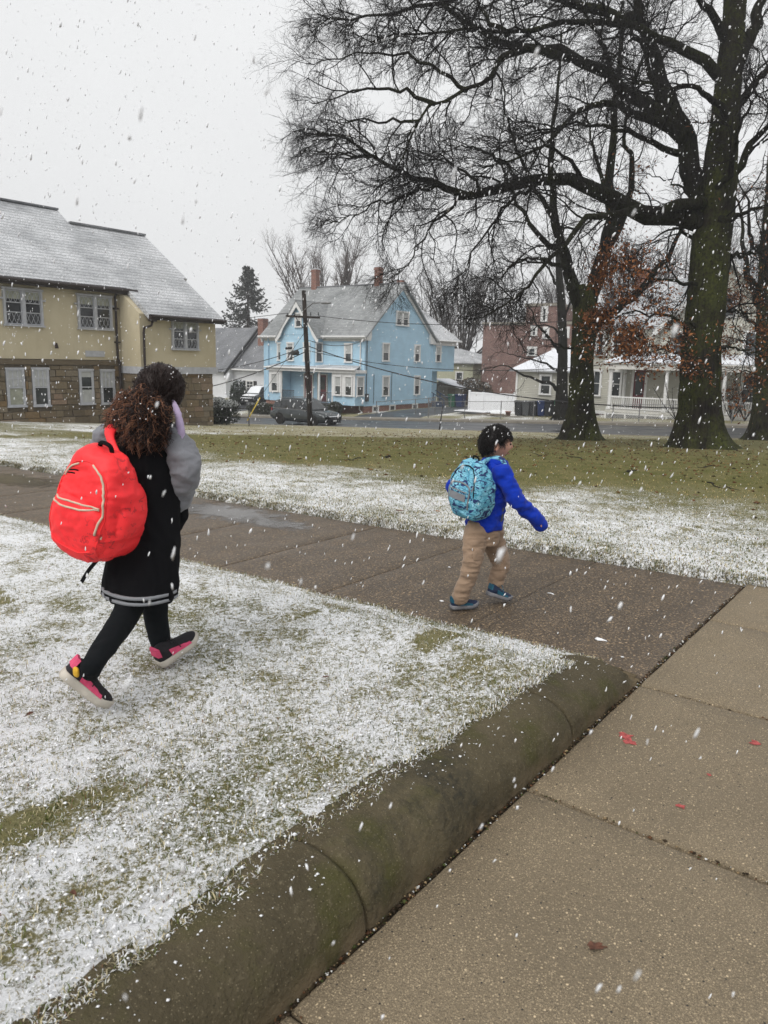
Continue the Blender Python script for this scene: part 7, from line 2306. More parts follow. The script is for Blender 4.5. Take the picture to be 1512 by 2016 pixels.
# ------------------------------------------------------------------ the girl on the near lawn
def girl():
    rg_ = np.random.RandomState(4)
    zl = lambda P: float(z_near_lawn(*toab(P)[:2])) + .012
    hF, hR, hU = frame((.66, .75))
    toeR = gz(206, 1402, .125); heelL = gz(316, 1318, .125)
    toeR[2] = zl(toeR) ; heelL[2] = zl(heelL)
    Yt = toeR[1]; Yl = heelL[1]
    base = (toeR + heelL) / 2; base[2] = zl(base)
    T = Thing('person', 'child in long black coat carrying a bright red backpack across the snowy lawn', 'person', base, grid=False)
    Q = lambda x, y, Y: at(x, y, Y)
    hipR, hipL = Q(272, 1080, 3.16), Q(302, 1075, 3.24)
    kneeR, kneeL = Q(257, 1190, 3.06), Q(304, 1190, 3.30)
    ankR, ankL = Q(184, 1306, Yt - .12), Q(318, 1278, Yl + .05)
    # --- body: one continuous figure under the clothes
    sh, nk = Q(288, 862, 3.27), Q(303, 815, 3.32)
    headc = Q(318, 772, 3.37)
    wristR, elbR, shR = Q(353, 985, 3.24), Q(366, 925, 3.17), Q(342, 862, 3.22)
    wristL, elbL, shL = Q(300, 985, 3.62), Q(205, 935, 3.56), Q(212, 860, 3.42)
    b = MB()
    rings_loft(b, [ell(Q(285, 1090, 3.16), hR*.10, hF*.075), ell(Q(287, 1000, 3.2), hR*.09, hF*.065), ell(Q(286, 920, 3.24), hR*.105, hF*.075), ell(sh, hR*.11, hF*.06), ell(nk, hR*.04, hF*.04), ell(headc - hU*.03, hR*.04, hF*.045)])
    for h_, k_, a_ in ((hipR, kneeR, ankR), (hipL, kneeL, ankL)): cap_tube(b, [h_, k_, a_], [.062, .045, .03])
    for s_, e_, w_ in ((shR, elbR, wristR), (shL, elbL, wristL)):
        cap_tube(b, [s_, e_, w_], [.04, .032, .024])
        hd = unit(w_ - e_); sd_ = unit(np.cross(hd, hU)); up_ = np.cross(sd_, hd)
        pc = w_ + hd * .045
        rings_loft(b, [ell(w_ + hd*.005, sd_*.02, up_*.014, 12), ell(pc, sd_*.032, up_*.014, 12), ell(w_ + hd*.08, sd_*.030, up_*.012, 12)], 10)
        for k in range(4):
            q = w_ + hd*.075 + sd_ * (.024 - .016*k); L = (.045, .055, .05, .04)[k]
            cap_tube(b, [q, q + hd*L*.5 - up_*.008, q + hd*L*.75 - up_*.028], [.008, .0075, .007], 8, 8)
        q = w_ + hd*.03 + sd_*.02; cap_tube(b, [q, q + hd*.025 + sd_*.010 - up_*.006, q + hd*.05 + sd_*.010 - up_*.014], [.010, .009, .008], 8, 8)
    hf = unit(hF - hU * .35); hu = np.cross(hR, hf)
    b.loft(head_mesh(headc, hf, hR, hu, .205))
    me = remesh(b, .0065, 2); body = place(T, 'body', me, 'skin')
    # --- leggings
    b = MB(); cap_tube(b, [hipR, kneeR, ankR + (ankR - kneeR) * .04], [.080, .058, .038], 24); cap_tube(b, [hipL, kneeL, ankL + (ankL - kneeL) * .06], [.080, .058, .040], 24); cap_tube(b, [hipR, hipL], [.085, .085])
    place(T, 'leggings', fabric(remesh(b, .008, 4), [((14, 14, 22), .004)], .0006, 1), 'legging')
    # --- coat: body and hood in one, hem striped
    b = MB()
    hem = Q(276, 1170, 3.12)
    prof = [(hem, .158, .125), (Q(279, 1120, 3.14), .152, .122), (Q(284, 1060, 3.16), .142, .118), (Q(290, 1000, 3.19), .132, .112), (Q(288, 940, 3.22), .138, .115), (Q(285, 890, 3.25), .142, .11), (Q(286, 855, 3.28), .125, .09), (Q(294, 825, 3.31), .075, .07)]
    rings_loft(b, [ell(c_, hR*a_, hF*f_, 36, 2.4) for c_, a_, f_ in prof], 34)
    me = remesh(b, .009, 5)
    fabric(me, [((9, 9, 3.0), .016), ((22, 22, 8), .006)], .0010, 3); place(T, 'coat', me, 'blackcoat')
    for k, (dz, mt) in enumerate(((.030, 'greytrim'), (.006, 'greytrim'))):
        rr_ = []
        for e, o_ in ((-.006, .0), (-.006, .012), (.006, .012), (.006, .0)):
            rr_.append([tuple(q) for q in ell(hem + hU * (dz + e), hR * (.160 + o_), hF * (.127 + o_), 40, 2.4)])
        T.part('hem_stripe', MB().loft(rr_ + [rr_[0]], cap=False), MAT[mt], smooth=True)
    # --- sleeves
    for nm, s_, e_, w_ in (('r', shR, elbR, wristR), ('l', shL, elbL, wristL)):
        b = MB(); cap_tube(b, [s_ - hU*.005, s_*.5 + e_*.5 + hR * (.012 if nm == 'r' else -.012), e_, w_], [.058, .062, .058, .044], 22)
        place(T, 'sleeve', fabric(remesh(b, .007, 3), [((13, 13, 22), .010), ((30, 30, 44), .004)], .0012, 5), 'greysleeve')
        d_ = unit(w_ - e_); b = MB(); cap_tube(b, [w_ - d_*.01, w_ + d_*.04], [.043, .036], 8); place(T, 'cuff', remesh(b, .006, 3), 'blackcoat')
        b = MB(); hd = unit(w_ - e_); cap_tube(b, [w_ + hd*.03, w_ + hd*.085, w_ + hd * .12 - hU*.02], [.044, .056, .036], 10); place(T, 'mitten', remesh(b, .006, 3), 'blackcoat')
    # lavender hood edge lying along the right of the neck
    b = MB(); cap_tube(b, [Q(341, 790, 3.29), Q(350, 815, 3.23), Q(356, 850, 3.19), Q(357, 890, 3.17)], [.008, .015, .017, .008], 18)
    place(T, 'hood', fabric(remesh(b, .006, 3), [((30, 30, 30), .003)], .001, 2), 'lavender')
    # --- shoes
    dR = unit(np.array([.86, .42, 0])); heelR = toeR - dR * .150 + hU * .165
    upR = unit(np.cross(np.cross(toeR - heelR, hU), toeR - heelR))
    shoe(T, 'shoe', heelR, toeR + hU * .002, upR, .044, .10, ('blackshoe', 'whitesole', 'pinkshoe', 'blackshoe'), .027, 1)
    toeL = heelL + unit(np.array([.62, .78, 0])) * .20 + hU * .075
    upL = unit(np.cross(np.cross(toeL - heelL, hU), toeL - heelL))
    shoe(T, 'shoe', heelL + hU*.003, toeL, upL, .044, .10, ('blackshoe', 'whitesole', 'pinkshoe', 'blackshoe'), .025, 2)
    b = MB(); cap_tube(b, [ankR + (kneeR - ankR)*.02, ankR*.5 + (heelR*.6 + toeR*.4 + upR*.05) * .5], [.039, .036], 10); place(T, 'sock', remesh(b, .006, 2), 'legging'); b = MB(); superbox(b, ankR * .60 + heelR * .40 - hF * .026 + hR * .022, hF * .008, hR * .018, hU * .020, 3.5, 10); place(T, 'cuff_patch', remesh(b, .005, 2), 'yellowtag')
    b = MB(); cap_tube(b, [ankL, ankL - hU*.04], [.034, .034], 10); place(T, 'sock', remesh(b, .006, 2), 'pinkshoe')
    # --- hair: smooth crown and a big frizzy tail
    rg2 = np.random.RandomState(9)
    b = MB(); th = np.linspace(.01, np.pi - .01, 26)[:, None]; ph = np.linspace(0, 2*np.pi, 40, endpoint=False)[None]
    d = np.stack([np.sin(th)*np.cos(ph), np.sin(th)*np.sin(ph), np.cos(th) + 0*ph], -1)
    cc_ = headc + hU*.012 - hf*.006
    P = cc_ + d[..., :1]*hR*.101 + d[..., 1:2]*hf*.108 + d[..., 2:3]*hu*.112
    P = P + (d[..., :1]*hR + d[..., 1:2]*hf + d[..., 2:3]*hu) * (.006 * fbm(d[..., 0]*4, d[..., 1]*4, d[..., 2]*2, 3))[..., None]
    b.loft([list(map(tuple, q)) for q in P]); hair = T.part('hair', b, MAT['hairdark'], smooth=True)
    n = 1500; d = unit(rg2.normal(size=(n, 3))); k = (d[:, 1] < .55) | (d[:, 2] > .35); d = d[k]; n = len(d)
    roots = cc_ + d[:, :1]*hR*.101 + d[:, 1:2]*hf*.108 + d[:, 2:3]*hu*.113
    tie = Q(308, 800, 3.25)
    tips = roots + (tie - roots) * (.35 + .3*rg2.rand(n, 1)); nn = unit(roots - cc_)
    Pz, Rz = strands(rg2, roots, tips, nn * .035 * rg2.rand(n, 1), .006, 7, .0013, 1.0)
    V, F = tubes(Pz, Rz, 3); o = npobj('hair_strands', V, F, MAT['hairdark'], hair, T.base, True); o['kind'] = 'stuff'
    pc = Q(270, 826, 3.17); pax, pay, paz = hR * .185, hF * .11, hU * .118
    b = MB(); th = np.linspace(.01, np.pi - .01, 26)[:, None]; ph = np.linspace(0, 2*np.pi, 40, endpoint=False)[None]
    d = np.stack([np.sin(th)*np.cos(ph), np.sin(th)*np.sin(ph), np.cos(th) + 0*ph], -1); s_ = .72 + .26 * fbm(d[..., 0]*2.2 + 9, d[..., 1]*2.2, d[..., 2]*2.2, 3)
    P = pc + (d[..., :1]*pax + d[..., 1:2]*pay + d[..., 2:3]*paz) * s_[..., None]
    b.loft([list(map(tuple, q)) for q in P]); tail = T.part('ponytail', b, MAT['hairdark'], smooth=True)
    n = 4600; d = unit(rg2.normal(size=(n, 3))); d[:, 2] -= .2; d = unit(d)
    lob = fbm(d[:, 0]*2.2 + 9, d[:, 1]*2.2, d[:, 2]*2.2, 3)[:, None]
    sc = .84 + .34 * lob + .26 * rg2.rand(n, 1) ** 1.5
    tips = pc + (d[:, :1]*pax + d[:, 1:2]*pay + d[:, 2:3]*paz) * sc - hU * .05 * rg2.rand(n, 1) ** 2
    roots = pc + (tips - pc) * .50 + (tie - pc) * .42 + rg2.normal(size=(n, 3)) * .012
    half = rg2.rand(n) < .5 + .3 * -d[:, 0]
    for sel, mt in ((half, 'hairbrown'), (~half, 'hairdark')):
        Pz, Rz = strands(rg2, roots[sel], tips[sel], hU * .03 * rg2.rand(int(sel.sum()), 1), .013, 9, .0016, 1.7)
        V, F = tubes(Pz, Rz, 3); o = npobj('hair_strands', V, F, MAT[mt], tail, T.base, True); o['kind'] = 'stuff'
    T.part('hair_tie', MB().tube([tie + hR*.03*math.cos(t) + hU*.028*math.sin(t) for t in np.linspace(0, 6.283, 17)], .007, 8), MAT['strapblk'], tail, smooth=True)
    d = unit(rg2.normal(size=(34, 3))); d[:, 2] = np.abs(d[:, 2]); d = unit(d)
    pts = np.concatenate([cc_ + d[:16, :1]*hR*.104 + d[:16, 1:2]*hf*.112 + d[:16, 2:3]*hu*.117, pc + (d[16:, :1]*pax - np.abs(d[16:, 1:2])*pay + d[16:, 2:3]*paz) * 1.04])
    flecks(T, pts, d, rg2, .0034)
    # --- backpack (worn: its own thing)
    Bk = Thing('backpack', 'bright neon red backpack with cream zips on the child in black', 'backpack', Q(190, 1095, 2.98), grid=False)
    c_ = Q(197, 984, 3.0)
    n_ = unit(np.array([-.44, -.88, -.08])); wx = unit(np.cross(n_, hU)); wx = wx if wx[0] > 0 else -wx
    uz = unit(np.cross(wx, n_)); uz = uz if uz[2] > 0 else -uz
    uz = unit(uz + wx * .30); wx = unit(wx - (wx @ uz) * uz)
    def shp(d):
        d = d.copy(); t = d[..., 2]
        k = 1 - .30 * smooth01((t - .1) / .9) + .05 * smooth01((-t - .2) / .6); d[..., 0] = d[..., 0] * k
        d[..., 1] = d[..., 1] * (1 - .35 * smooth01((t - .0) / 1.0) + .12 * smooth01((-t) / .8)); d[..., 0] = d[..., 0] + .22 * np.maximum(d[..., 0], 0) * np.exp(-((t + .15) / .35) ** 2) * (d[..., 1] < .4)
        return d
    WX, NY, UZ = wx * .153, n_ * .105, uz * .212
    b = MB(); superbox(b, c_, WX, NY, UZ, 4.2, 26, shp)
    me = remesh(b, .007, 2); fabric(me, [((4, 4, 6), .010), ((10, 10, 20), .006), ((26, 26, 40), .0025)], .0008, 8); me_bag = me
    pk = c_ + n_ * .080 - uz * .095
    b = MB(); superbox(b, pk, wx * .135, n_ * .06, uz * .125, 3.2, 20)
    me = remesh(b, .006, 2); fabric(me, [((8, 8, 10), .008), ((22, 22, 28), .004)], .0006, 12); hug = hugger([me_bag, me], n_); place(Bk, 'main_bag', me_bag, 'neon'); pko = place(Bk, 'front_pocket', me, 'neon')
    P = lambda x, y, z: c_ + wx * x + n_ * y + uz * z
    zipper(Bk, [P(.118, .2, -.07), P(.122, .2, .02), P(.104, .2, .10), P(.070, .2, .15), P(.02, .2, .175)], None, .0048, hug=hug)
    zipper(Bk, [P(-.105, .2, .09), P(-.08, .2, .135), P(-.045, .2, .16)], None, .0042, hug=hug)
    zipper(Bk, [P(-.122, .2, .000), P(-.06, .2, .012), P(.02, .2, .024), P(.105, .2, .030)], pko, .0042, hug=hug)
    zipper(Bk, [P(-.120, .2, -.012), P(-.06, .2, -.010), P(.02, .2, .004), P(.105, .2, .026)], pko, .0042, hug=hug)
    Bk.part('seam', MB().tube(hug([P(.120, .2, -.18), P(.128, .2, -.12), P(.132, .2, -.03), P(.120, .2, .08), P(.080, .2, .15), P(.0, .2, .18), P(-.075, .2, .15), P(-.118, .2, .06), P(-.122, .2, -.06), P(-.120, .2, -.17)], .001, 60), .0032, 6), MAT['neon'], None, smooth=True)
    Bk.part('seam', MB().tube(hug([P(-.10, .2, -.155), P(-.04, .2, -.17), P(.05, .2, -.17), P(.105, .2, -.15)], .001, 40), .003, 6), MAT['neon'], pko, smooth=True)
    T2 = Bk
    b = MB(); rings_loft(b, [ell(P(.09, -.02, .165), wx*.028, uz*.010, 12), ell(Q(215, 855, 3.10), wx*.03, uz*.012, 12), ell(Q(240, 838, 3.18), wx*.03, uz*.012, 12), ell(Q(262, 850, 3.27), wx*.03, uz*.012, 12)], 14); place(T2, 'shoulder_strap', remesh(b, .005, 2), 'neon')
    m_ = MB(); m_.tube(catmull([P(-.03, -.01, .19), P(-.03, .0, .235), P(.02, .0, .24), P(.03, -.01, .195)], 14), .009, 8); T2.part('haul_loop', m_, MAT['strapblk'], smooth=True)
    m_ = MB(); C_ = catmull([P(.03, -.05, -.20), P(.01, -.02, -.27), P(-.02, .0, -.34), P(-.04, .01, -.40)], 14)
    for i in range(13): m_.bar(C_[i], C_[i+1], .016, .004, n_)
    T2.part('loose_strap', m_, MAT['strapblk'])
    m_ = MB(); C_ = catmull([P(.14, -.06, -.12), P(.15, -.09, -.05), Q(300, 960, 3.10), Q(330, 930, 3.12)], 12)
    for pts in ([P(-.085, .2, .118), P(-.065, .2, .126), P(-.045, .2, .130)], [P(-.090, .2, .106), P(-.070, .2, .112), P(-.055, .2, .115)]):
        T2.part('logo_print', MB().tube(hug(pts, .0005, 12), .0028, 6), MAT['strapblk'])
    m_ = MB(); m_.tube([P(.133, .10, -.055), P(.135, .115, -.085)], .004, 6); T2.part('zip_pull', m_, MAT['zip'])
    return T


# ------------------------------------------------------------------ the boy on the path
def boy():
    rg_ = np.random.RandomState(14)
    Q = lambda x, y, Y: at(x, y, Y)
    hF, hR, hU = frame((.86, .50))
    footR = thit(905, 1203); Y0 = footR[1]
    base = thit(935, 1196)
    T = Thing('person', 'small boy in blue jacket and tan trousers walking along the wet path', 'person', base, grid=False)
    zp = lambda P: float(zt(*toab(P)[:2]))
    hipR, hipL = Q(937, 1052, Y0 + .06), Q(968, 1052, Y0 + .20)
    kneeR, kneeL = Q(927, 1118, Y0 + .02), Q(986, 1110, Y0 + .19)
    ankR, ankL = Q(906, 1176, Y0 + .02), Q(974, 1156, Y0 + .19)
    nk = Q(976, 905, Y0 + .15); headc = Q(977, 874, Y0 + .16); chest = Q(966, 945, Y0 + .13)
    shR, elbR, wrR = Q(990, 934, Y0 + .02), Q(1017, 984, Y0 - .02), Q(1052, 1019, Y0 + .02)
    shL, elbL, wrL = Q(950, 930, Y0 + .26), Q(918, 975, Y0 + .32), Q(898, 962, Y0 + .22)
    hf = unit(np.array([.985, .10, -.04])); hr = unit(np.cross(hf, hU)); hu = np.cross(hr, hf)
    H_ = .205
    b = MB()
    rings_loft(b, [ell(Q(953, 1055, Y0 + .12), hR*.075, hF*.06), ell(Q(958, 1000, Y0 + .12), hR*.075, hF*.06), ell(chest, hR*.085, hF*.065), ell(Q(971, 918, Y0 + .14), hR*.085, hF*.05), ell(nk, hR*.036, hF*.036), ell(headc - hU*.03, hR*.036, hF*.04)])
    for h_, k_, a_ in ((hipR, kneeR, ankR), (hipL, kneeL, ankL)): cap_tube(b, [h_, k_, a_], [.05, .038, .026])
    for s_, e_, w_ in ((shR, elbR, wrR), (shL, elbL, wrL)):
        cap_tube(b, [s_, e_, w_], [.032, .027, .02])
        hd = unit(w_ - e_); sd_ = unit(np.cross(hd, hU)); up_ = np.cross(sd_, hd)
        rings_loft(b, [ell(w_, sd_*.018, up_*.012, 12), ell(w_ + hd*.03, sd_*.026, up_*.012, 12), ell(w_ + hd*.055, sd_*.025, up_*.011, 12)], 8)
        for k in range(4):
            q = w_ + hd*.05 + sd_ * (.020 - .013*k); L = (.026, .030, .028, .022)[k]; cap_tube(b, [q, q + hd*L*.5 - up_*.006, q + hd*L*.7 - up_*.022], [.0065, .006, .0055], 8, 8)
        q = w_ + hd*.02 + sd_*.022; cap_tube(b, [q, q + hd*.02 + sd_*.012 - up_*.006, q + hd*.038 + sd_*.012 - up_*.016], [.008, .007, .006], 8, 8)
    b.loft(head_mesh(headc, hf, hr, hu, H_))
    for s in (-1, 1):
        ec = headc + hr * (s * .356 * H_) - hf * .012 - hu * .012
        rings_loft(b, [ell(ec - hr*s*.008, hf*.012, hu*.020, 14), ell(ec + hr*s*.006 - hf*.006, hf*.017, hu*.028, 14), ell(ec + hr*s*.013 - hf*.010, hf*.013, hu*.023, 14)], 6)
    me = remesh(b, .0048, 2); body = place(T, 'body', me, 'skin')
    for s in (-1, 1):
        e = headc + hf * (.405 * H_) + hr * (s * .135 * H_) + hu * .006
        m_ = MB(); superbox(m_, e, hr*.012, hf*.006, hu*.006, 2, 10); T.part('eye', m_, MAT['eye'], body, smooth=True)
        m_ = MB(); m_.tube([e + hu*.018 - hr*s*.014 + hf*.003, e + hu*.022 + hf*.003, e + hu*.016 + hr*s*.016 - hf*.004], .0035, 6); T.part('eyebrow', m_, MAT['hairblack'], body, smooth=True)
    m_ = MB(); m_.tube([headc + hf*(.395*H_) - hu*(.275*H_) - hr*.017 - hf*.006, headc + hf*(.415*H_) - hu*(.278*H_), headc + hf*(.395*H_) - hu*(.272*H_) + hr*.017 - hf*.006], .0035, 6); T.part('mouth', m_, MAT['lip'], body, smooth=True)
    # --- trousers
    b = MB()
    cap_tube(b, [hipR + hU*.02, hipR*.5 + kneeR*.5, kneeR, kneeR*.45 + ankR*.55, ankR + hU*.0], [.072, .063, .051, .047, .046], 28); cap_tube(b, [hipL + hU*.02, hipL*.5 + kneeL*.5, kneeL, kneeL*.45 + ankL*.55, ankL], [.072, .062, .051, .046, .043], 28)
    rings_loft(b, [ell(Q(950, 1068, Y0 + .13), hR*.10, hF*.085), ell(Q(954, 1030, Y0 + .12), hR*.10, hF*.082)], 8)
    me = remesh(b, .0055, 3); fabric(me, [((8, 8, 22), .0075), ((20, 20, 46), .0045)], .0004, 2); trs = place(T, 'trousers', me, 'khaki')
    for kn, hp in ((kneeR, hipR), (kneeL, hipL)):
        pc = kn * .55 + hp * .45 + hR * .066 - hF * .01; m_ = MB(); superbox(m_, pc - hR*.006, hF*.034, hR*.009, hU*.042, 3, 12); me = remesh(m_, .005, 2); place(T, 'cargo_pocket', fabric(me, [((30, 30, 30), .002)], .0005, 4), 'khaki', trs)
    # --- jacket body with ribbed hem and grey side panel
    b = MB()
    prof = [(Q(952, 1038, Y0 + .12), .110, .094), (Q(953, 1024, Y0 + .12), .112, .096), (Q(955, 1005, Y0 + .12), .118, .102), (Q(960, 970, Y0 + .12), .116, .10), (Q(966, 940, Y0 + .13), .112, .092), (Q(971, 918, Y0 + .14), .098, .074), (Q(975, 903, Y0 + .15), .055, .055)]
    rings_loft(b, [ell(c_, hR*a_, hF*f_, 32, 2.4) for c_, a_, f_ in prof], 30)
    cap_tube(b, [shR - hR*.02, shR, shR*.45 + elbR*.55, elbR, elbR*.5 + wrR*.5, wrR, wrR + unit(wrR - elbR)*.072], [.050, .053, .047, .043, .041, .038, .034], 30)
    cap_tube(b, [shL + hR*.02, shL, elbL, wrL, wrL + unit(wrL - elbL)*.05], [.056, .058, .05, .042, .036], 22)
    me = remesh(b, .0065, 4); fabric(me, [((10, 10, 16), .010), ((22, 22, 34), .0055)], .0006, 6); jk = place(T, 'jacket', me, 'bluefleece')
    b = MB(); cap_tube(b, [wrR + unit(wrR - elbR)*.030, wrR + unit(wrR - elbR)*.070], [.040, .038], 8); place(T, 'cuff', remesh(b, .005, 3), 'bluefleece', jk)
    sp = Q(984, 990, Y0 + .03) ; m_ = MB()
    b = MB(); rings_loft(b, [ell(c_, hR*(a_ + .005), hF*(f_ + .004), 40, 2.4) for c_, a_, f_ in prof[1:5]], 24)
    vv = np.array(b.v); me = None
    keep = MB(); K_ = 40
    for i in range(23):
        for j in range(K_):
            an = j / K_ * 2 * np.pi
            if .20 < an < .75 and 1 <= i <= 20: keep.face(vv[i*K_+j], vv[i*K_+j+1], vv[(i+1)*K_+j+1], vv[(i+1)*K_+j])
    T.part('side_panel', keep, MAT['greyside'], jk, smooth=True)
    # hood / collar rolled behind the neck
    b = MB(); cap_tube(b, [nk + hR*.055 - hU*.02 + hF*.03, nk + hR*.06 - hU*.02 - hF*.02, nk - hF*.065 - hU*.015, nk - hR*.06 - hU*.02 - hF*.02, nk - hR*.055 - hU*.02 + hF*.03], [.022, .028, .032, .028, .022], 22); place(T, 'collar', fabric(remesh(b, .0055, 3), [((26, 26, 26), .003)], .0006, 3), 'bluefleece', jk)
    # --- shoes
    heelR = thit(889, 1201); heelR[2] = zp(heelR) + .006; toeR = heelR + unit(np.array([.93, .28, 0])) * .175; toeR[2] = zp(toeR) + .006
    shoe(T, 'shoe', heelR, toeR, hU, .037, .082, ('navyshoe', 'greysole', 'tealshoe', 'tealshoe'), .022, 5)
    toeL = thit(1003, 1186); toeL[2] = zp(toeL) + .008; heelL = toeL - unit(np.array([.90, .36, 0])) * .165 + hU * .055
    upL = unit(np.cross(np.cross(toeL - heelL, hU), toeL - heelL)); shoe(T, 'shoe', heelL, toeL, upL, .037, .082, ('navyshoe', 'greysole', 'tealshoe', 'tealshoe'), .022, 6)
    # --- hair
    b = MB(); nl, nm = 30, 44
    th = np.linspace(.01, np.pi - .01, nl)[:, None]; ph = np.linspace(0, 2*np.pi, nm, endpoint=False)[None]
    d = np.stack([np.sin(th)*np.sin(ph), np.sin(th)*np.cos(ph), np.cos(th) + 0*ph], -1)
    def cover(d):      # how far the hair stands off the skull: none over face and ears
        x, y, z = d[..., 0], d[..., 1], d[..., 2]
        line = np.interp(y, [-1, -.75, -.35, -.12, .06, .30, .42, .62, 1.0], [-.86, -.74, -.52, -.20, -.18, -.12, .16, .26, .34])
        ear = np.exp(-((y + .06) / .20) ** 2 - ((z + .16) / .22) ** 2) * (np.abs(x) > .5)
        return smooth01((z - line) / .10) * (1 - .95 * ear)
    cv = cover(d)
    off_ = -.014 + .022 * cv + .005 * fbm(d[..., 0]*5, d[..., 1]*5, d[..., 2]*3, 3) * cv
    hc = headc + hu * .004 - hf * .004
    P = hc + d[..., :1]*hr*(.375*H_ + off_[..., None]) + d[..., 1:2]*hf*(.445*H_ + off_[..., None]) + d[..., 2:3]*hu*(.5*H_ + off_[..., None])
    b.loft([list(map(tuple, q)) for q in P]); hair = T.part('hair', b, MAT['hairblack'], smooth=True)
    n = 4200; d = unit(rg_.normal(size=(n, 3))); k = cover(d) > .5; d = d[k]; n = len(d)
    roots = hc + d[:, :1]*hr*(.375*H_ + .008) + d[:, 1:2]*hf*(.445*H_ + .008) + d[:, 2:3]*hu*(.5*H_ + .008)
    nn = unit(d[:, :1]*hr + d[:, 1:2]*hf + d[:, 2:3]*hu)
    crown = unit(-hf * .35 + hu); flow = unit(nn - crown) ; flow = unit(flow - (flow * nn).sum(1, keepdims=True) * nn + rg_.normal(size=(n, 3)) * .25)
    tips = roots + flow * (.014 + .014 * rg_.rand(n, 1)) + nn * (.001 + .004 * rg_.rand(n, 1)) - hu * .003
    Pz, Rz = strands(rg_, roots, tips, nn * .006, .0015, 5, .0013, .5)
    V, F = tubes(Pz, Rz, 3); o = npobj('hair_strands', V, F, MAT['hairblack'], hair, T.base, True); o['kind'] = 'stuff'
    d = unit(rg_.normal(size=(26, 3))); d[:, 2] = np.abs(d[:, 2]) + .2; d = unit(d); d = d[cover(d) > .6]
    flecks(T, hc + d[:, :1]*hr*(.375*H_ + .018) + d[:, 1:2]*hf*(.445*H_ + .018) + d[:, 2:3]*hu*(.5*H_ + .018), unit(d[:, :1]*hr + d[:, 1:2]*hf + d[:, 2:3]*hu), rg_, .0034)
    # --- backpack
    c_ = Q(930, 962, Y0 + .01)
    Bk = Thing('backpack', 'teal backpack with dark printed fish pattern on the small boy', 'backpack', c_ - hU * .18, grid=False)
    n_ = unit(np.array([-.80, -.60, -.06])); wx = unit(np.cross(n_, hU)); wx = wx if wx[0] > 0 else -wx; uz = unit(np.cross(wx, n_)); uz = uz if uz[2] > 0 else -uz
    uz = unit(uz + wx * .12); wx = unit(wx - (wx @ uz) * uz)
    def shp(d):
        d = d.copy(); t = d[..., 2]; k = 1 - .34 * smooth01((t - .15) / .85); d[..., 0] *= k; d[..., 1] *= (1 - .38 * smooth01((t + .1) / 1.1) + .05); return d
    b = MB(); superbox(b, c_, wx*.132, n_*.090, uz*.175, 4.2, 26, shp); me = remesh(b, .006, 2); fabric(me, [((8, 8, 11), .008), ((20, 20, 26), .004)], .0006, 21); me_bag = me
    P = lambda x, y, z: c_ + wx*x + n_*y + uz*z
    pk = P(-.01, .078, -.035); b = MB(); superbox(b, pk, wx*.088, n_*.035, uz*.078, 3.6, 18); me = remesh(b, .005, 2); fabric(me, [((14, 14, 14), .004)], .0005, 23); hug = hugger([me_bag, me], n_); place(Bk, 'main_bag', me_bag, 'fishprint'); pko = place(Bk, 'front_pocket', me, 'fishprint')
    loop = [P(-.092, .088, -.10), P(-.094, .09, -.03), P(-.085, .09, .035), P(-.01, .094, .050), P(.066, .09, .036), P(.076, .09, -.03), P(.070, .088, -.10)]
    Bk.part('piping', MB().tube(hug(loop, .001, 44), .0052, 6), MAT['greyweb'], pko, smooth=True)
    m_ = MB(); rows = [hug([P(x, .2, z) for x in np.linspace(-.080, .060, 10)], .0025, 0) for z in (-.052, -.030, -.008)]
    for i in range(9):
        for q in (0, 1): m_.face(rows[q][i], rows[q][i+1], rows[q+1][i+1], rows[q+1][i])
    Bk.part('reflective_band', m_, MAT['greyweb'], pko)
    Bk.part('zip', MB().tube(hug([P(-.085, .2, .006), P(-.01, .2, .008), P(.065, .2, .006)], .001, 20), .0036, 6), MAT['greyweb'], pko, smooth=True)
    Bk.part('zip', MB().tube(hug([P(-.095, .2, .05), P(-.08, .2, .10), P(-.035, .2, .145), P(.04, .2, .145), P(.080, .2, .10), P(.100, .2, .03), P(.104, .2, -.02)], .001, 50), .0036, 6), MAT['strapblk'], None, smooth=True)
    Bk.part('zip_pull', MB().tube([P(.092, .08, .05), P(.090, .092, .015)], .004, 6), MAT['greyweb'], None)
    b = MB(); cap_tube(b, [P(.045, -.02, .165), Q(962, 905, Y0 + .10), Q(985, 903, Y0 + .08), Q(1000, 925, Y0 + .04)], [.016, .016, .015, .012], 16); place(Bk, 'shoulder_strap', remesh(b, .005, 2), 'fishprint')
    Bk.part('haul_loop', MB().tube(catmull([P(-.02, -.01, .165), P(-.015, .0, .20), P(.025, .0, .20), P(.03, -.01, .165)], 12), .006, 6), MAT['strapblk'], None, smooth=True)
    m_ = MB(); C_ = catmull([P(-.06, .0, -.16), P(-.065, .005, -.19), P(-.07, .01, -.225)], 8)
    for i in range(7): m_.bar(C_[i], C_[i+1], .016, .004, n_)
    Bk.part('loose_strap', m_, MAT['greyweb'])
    return T


girl()
boy()
# ================================================================== falling snow and the air it fills
rgf = np.random.RandomState(77)
ico_ = bmesh.new(); bmesh.ops.create_icosphere(ico_, subdivisions=1, radius=1.0)
ico_.verts.ensure_lookup_table(); IV = np.array([v_.co[:] for v_ in ico_.verts]); IF = np.array([[v_.index for v_ in f_.verts] for f_ in ico_.faces]); ico_.free()


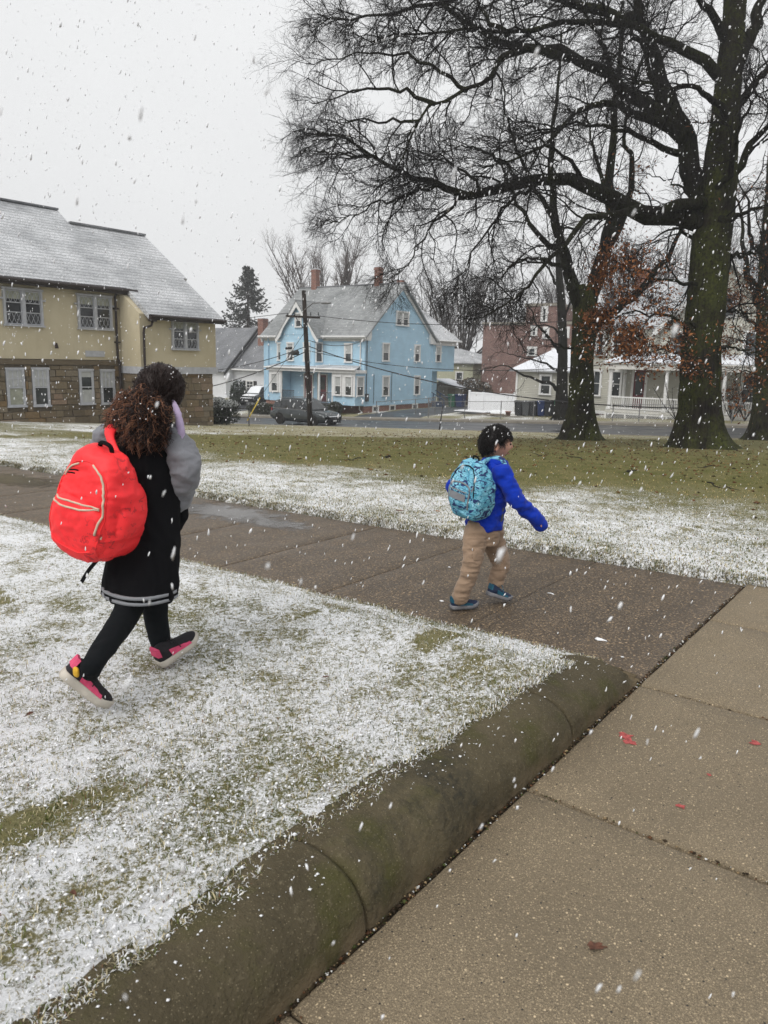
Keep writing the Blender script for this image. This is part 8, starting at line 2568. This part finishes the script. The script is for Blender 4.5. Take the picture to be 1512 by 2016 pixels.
def flakes(P, r, stretch):
    n = len(P)
    fall = unit(np.array([[-.24, .05, -1.0]]) + rgf.normal(size=(n, 3)) * .14)
    s = IV[None] * (.35 + 1.0 * rgf.rand(n, len(IV), 1)) * r[:, None, None]
    al = (s * fall[:, None]).sum(-1, keepdims=True)
    s = s + al * fall[:, None] * (stretch[:, None, None] - 1)
    return (s + P[:, None]).reshape(-1, 3), (np.arange(n)[:, None, None] * len(IV) + IF[None]).reshape(-1, 3)


def air(n, d0, d1, xm=300):
    d = (d0 ** 3 + (d1 ** 3 - d0 ** 3) * rgf.rand(n)) ** (1 / 3)
    x = rgf.uniform(-xm, 1512 + xm, n); y = rgf.uniform(-120, 2130, n)
    dr = (_rt[None] * ((x - 756) / FPX)[:, None] - _up[None] * ((y - 1008) / FPX)[:, None] + _fw[None])
    P = CAMP[None] + dr * d[:, None]
    ab = np.stack([P[:, :2] @ U2, P[:, :2] @ V2], -1)
    k = P[:, 2] > zt(ab[:, 0], ab[:, 1]) + .2
    return P[k], d[k]


Va = []; Fa = []; o_ = 0
for n, d0, d1, r0, r1 in ((85, .38, .95, .0011, .0024), (520, 1.0, 2.6, .0017, .0030), (3400, 2.2, 5.5, .0022, .0042), (10000, 5, 11, .003, .0055), (6000, 10, 22, .0045, .007)):
    P, d = air(n, d0, d1)
    V, F = flakes(P, r0 + (r1 - r0) * rgf.rand(len(P)) ** 2, (3.2 if d1 < 1 else 2.4 if d1 < 6 else 1.5) + 1.5 * rgf.rand(len(P)))
    Va.append(V); Fa.append(F + o_); o_ += len(V)
o = npobj('falling_snow', np.concatenate(Va), np.concatenate(Fa), MAT['snow'], None, (0, 6, 1.5), True)
o.location = (0, 6, 1.5); tag(o, 'flakes of snow drifting down through the air', 'snow', kind='stuff')

# snow-laden air
t = bpy.data.materials.new('snowy_air'); t.use_nodes = True; t.node_tree.nodes.clear()
ou = t.node_tree.nodes.new('ShaderNodeOutputMaterial'); pv = t.node_tree.nodes.new('ShaderNodeVolumePrincipled')
pv.inputs['Color'].default_value = (.93, .94, .96, 1); pv.inputs['Density'].default_value = .0014; pv.inputs['Anisotropy'].default_value = .2
t.node_tree.links.new(pv.outputs[0], ou.inputs['Volume'])
hz = MB().box(-160, 160, -20, 180, -12, 32).build('haze', t)
hz['label'] = 'thin veil of falling snow in the air'; hz['kind'] = 'stuff'
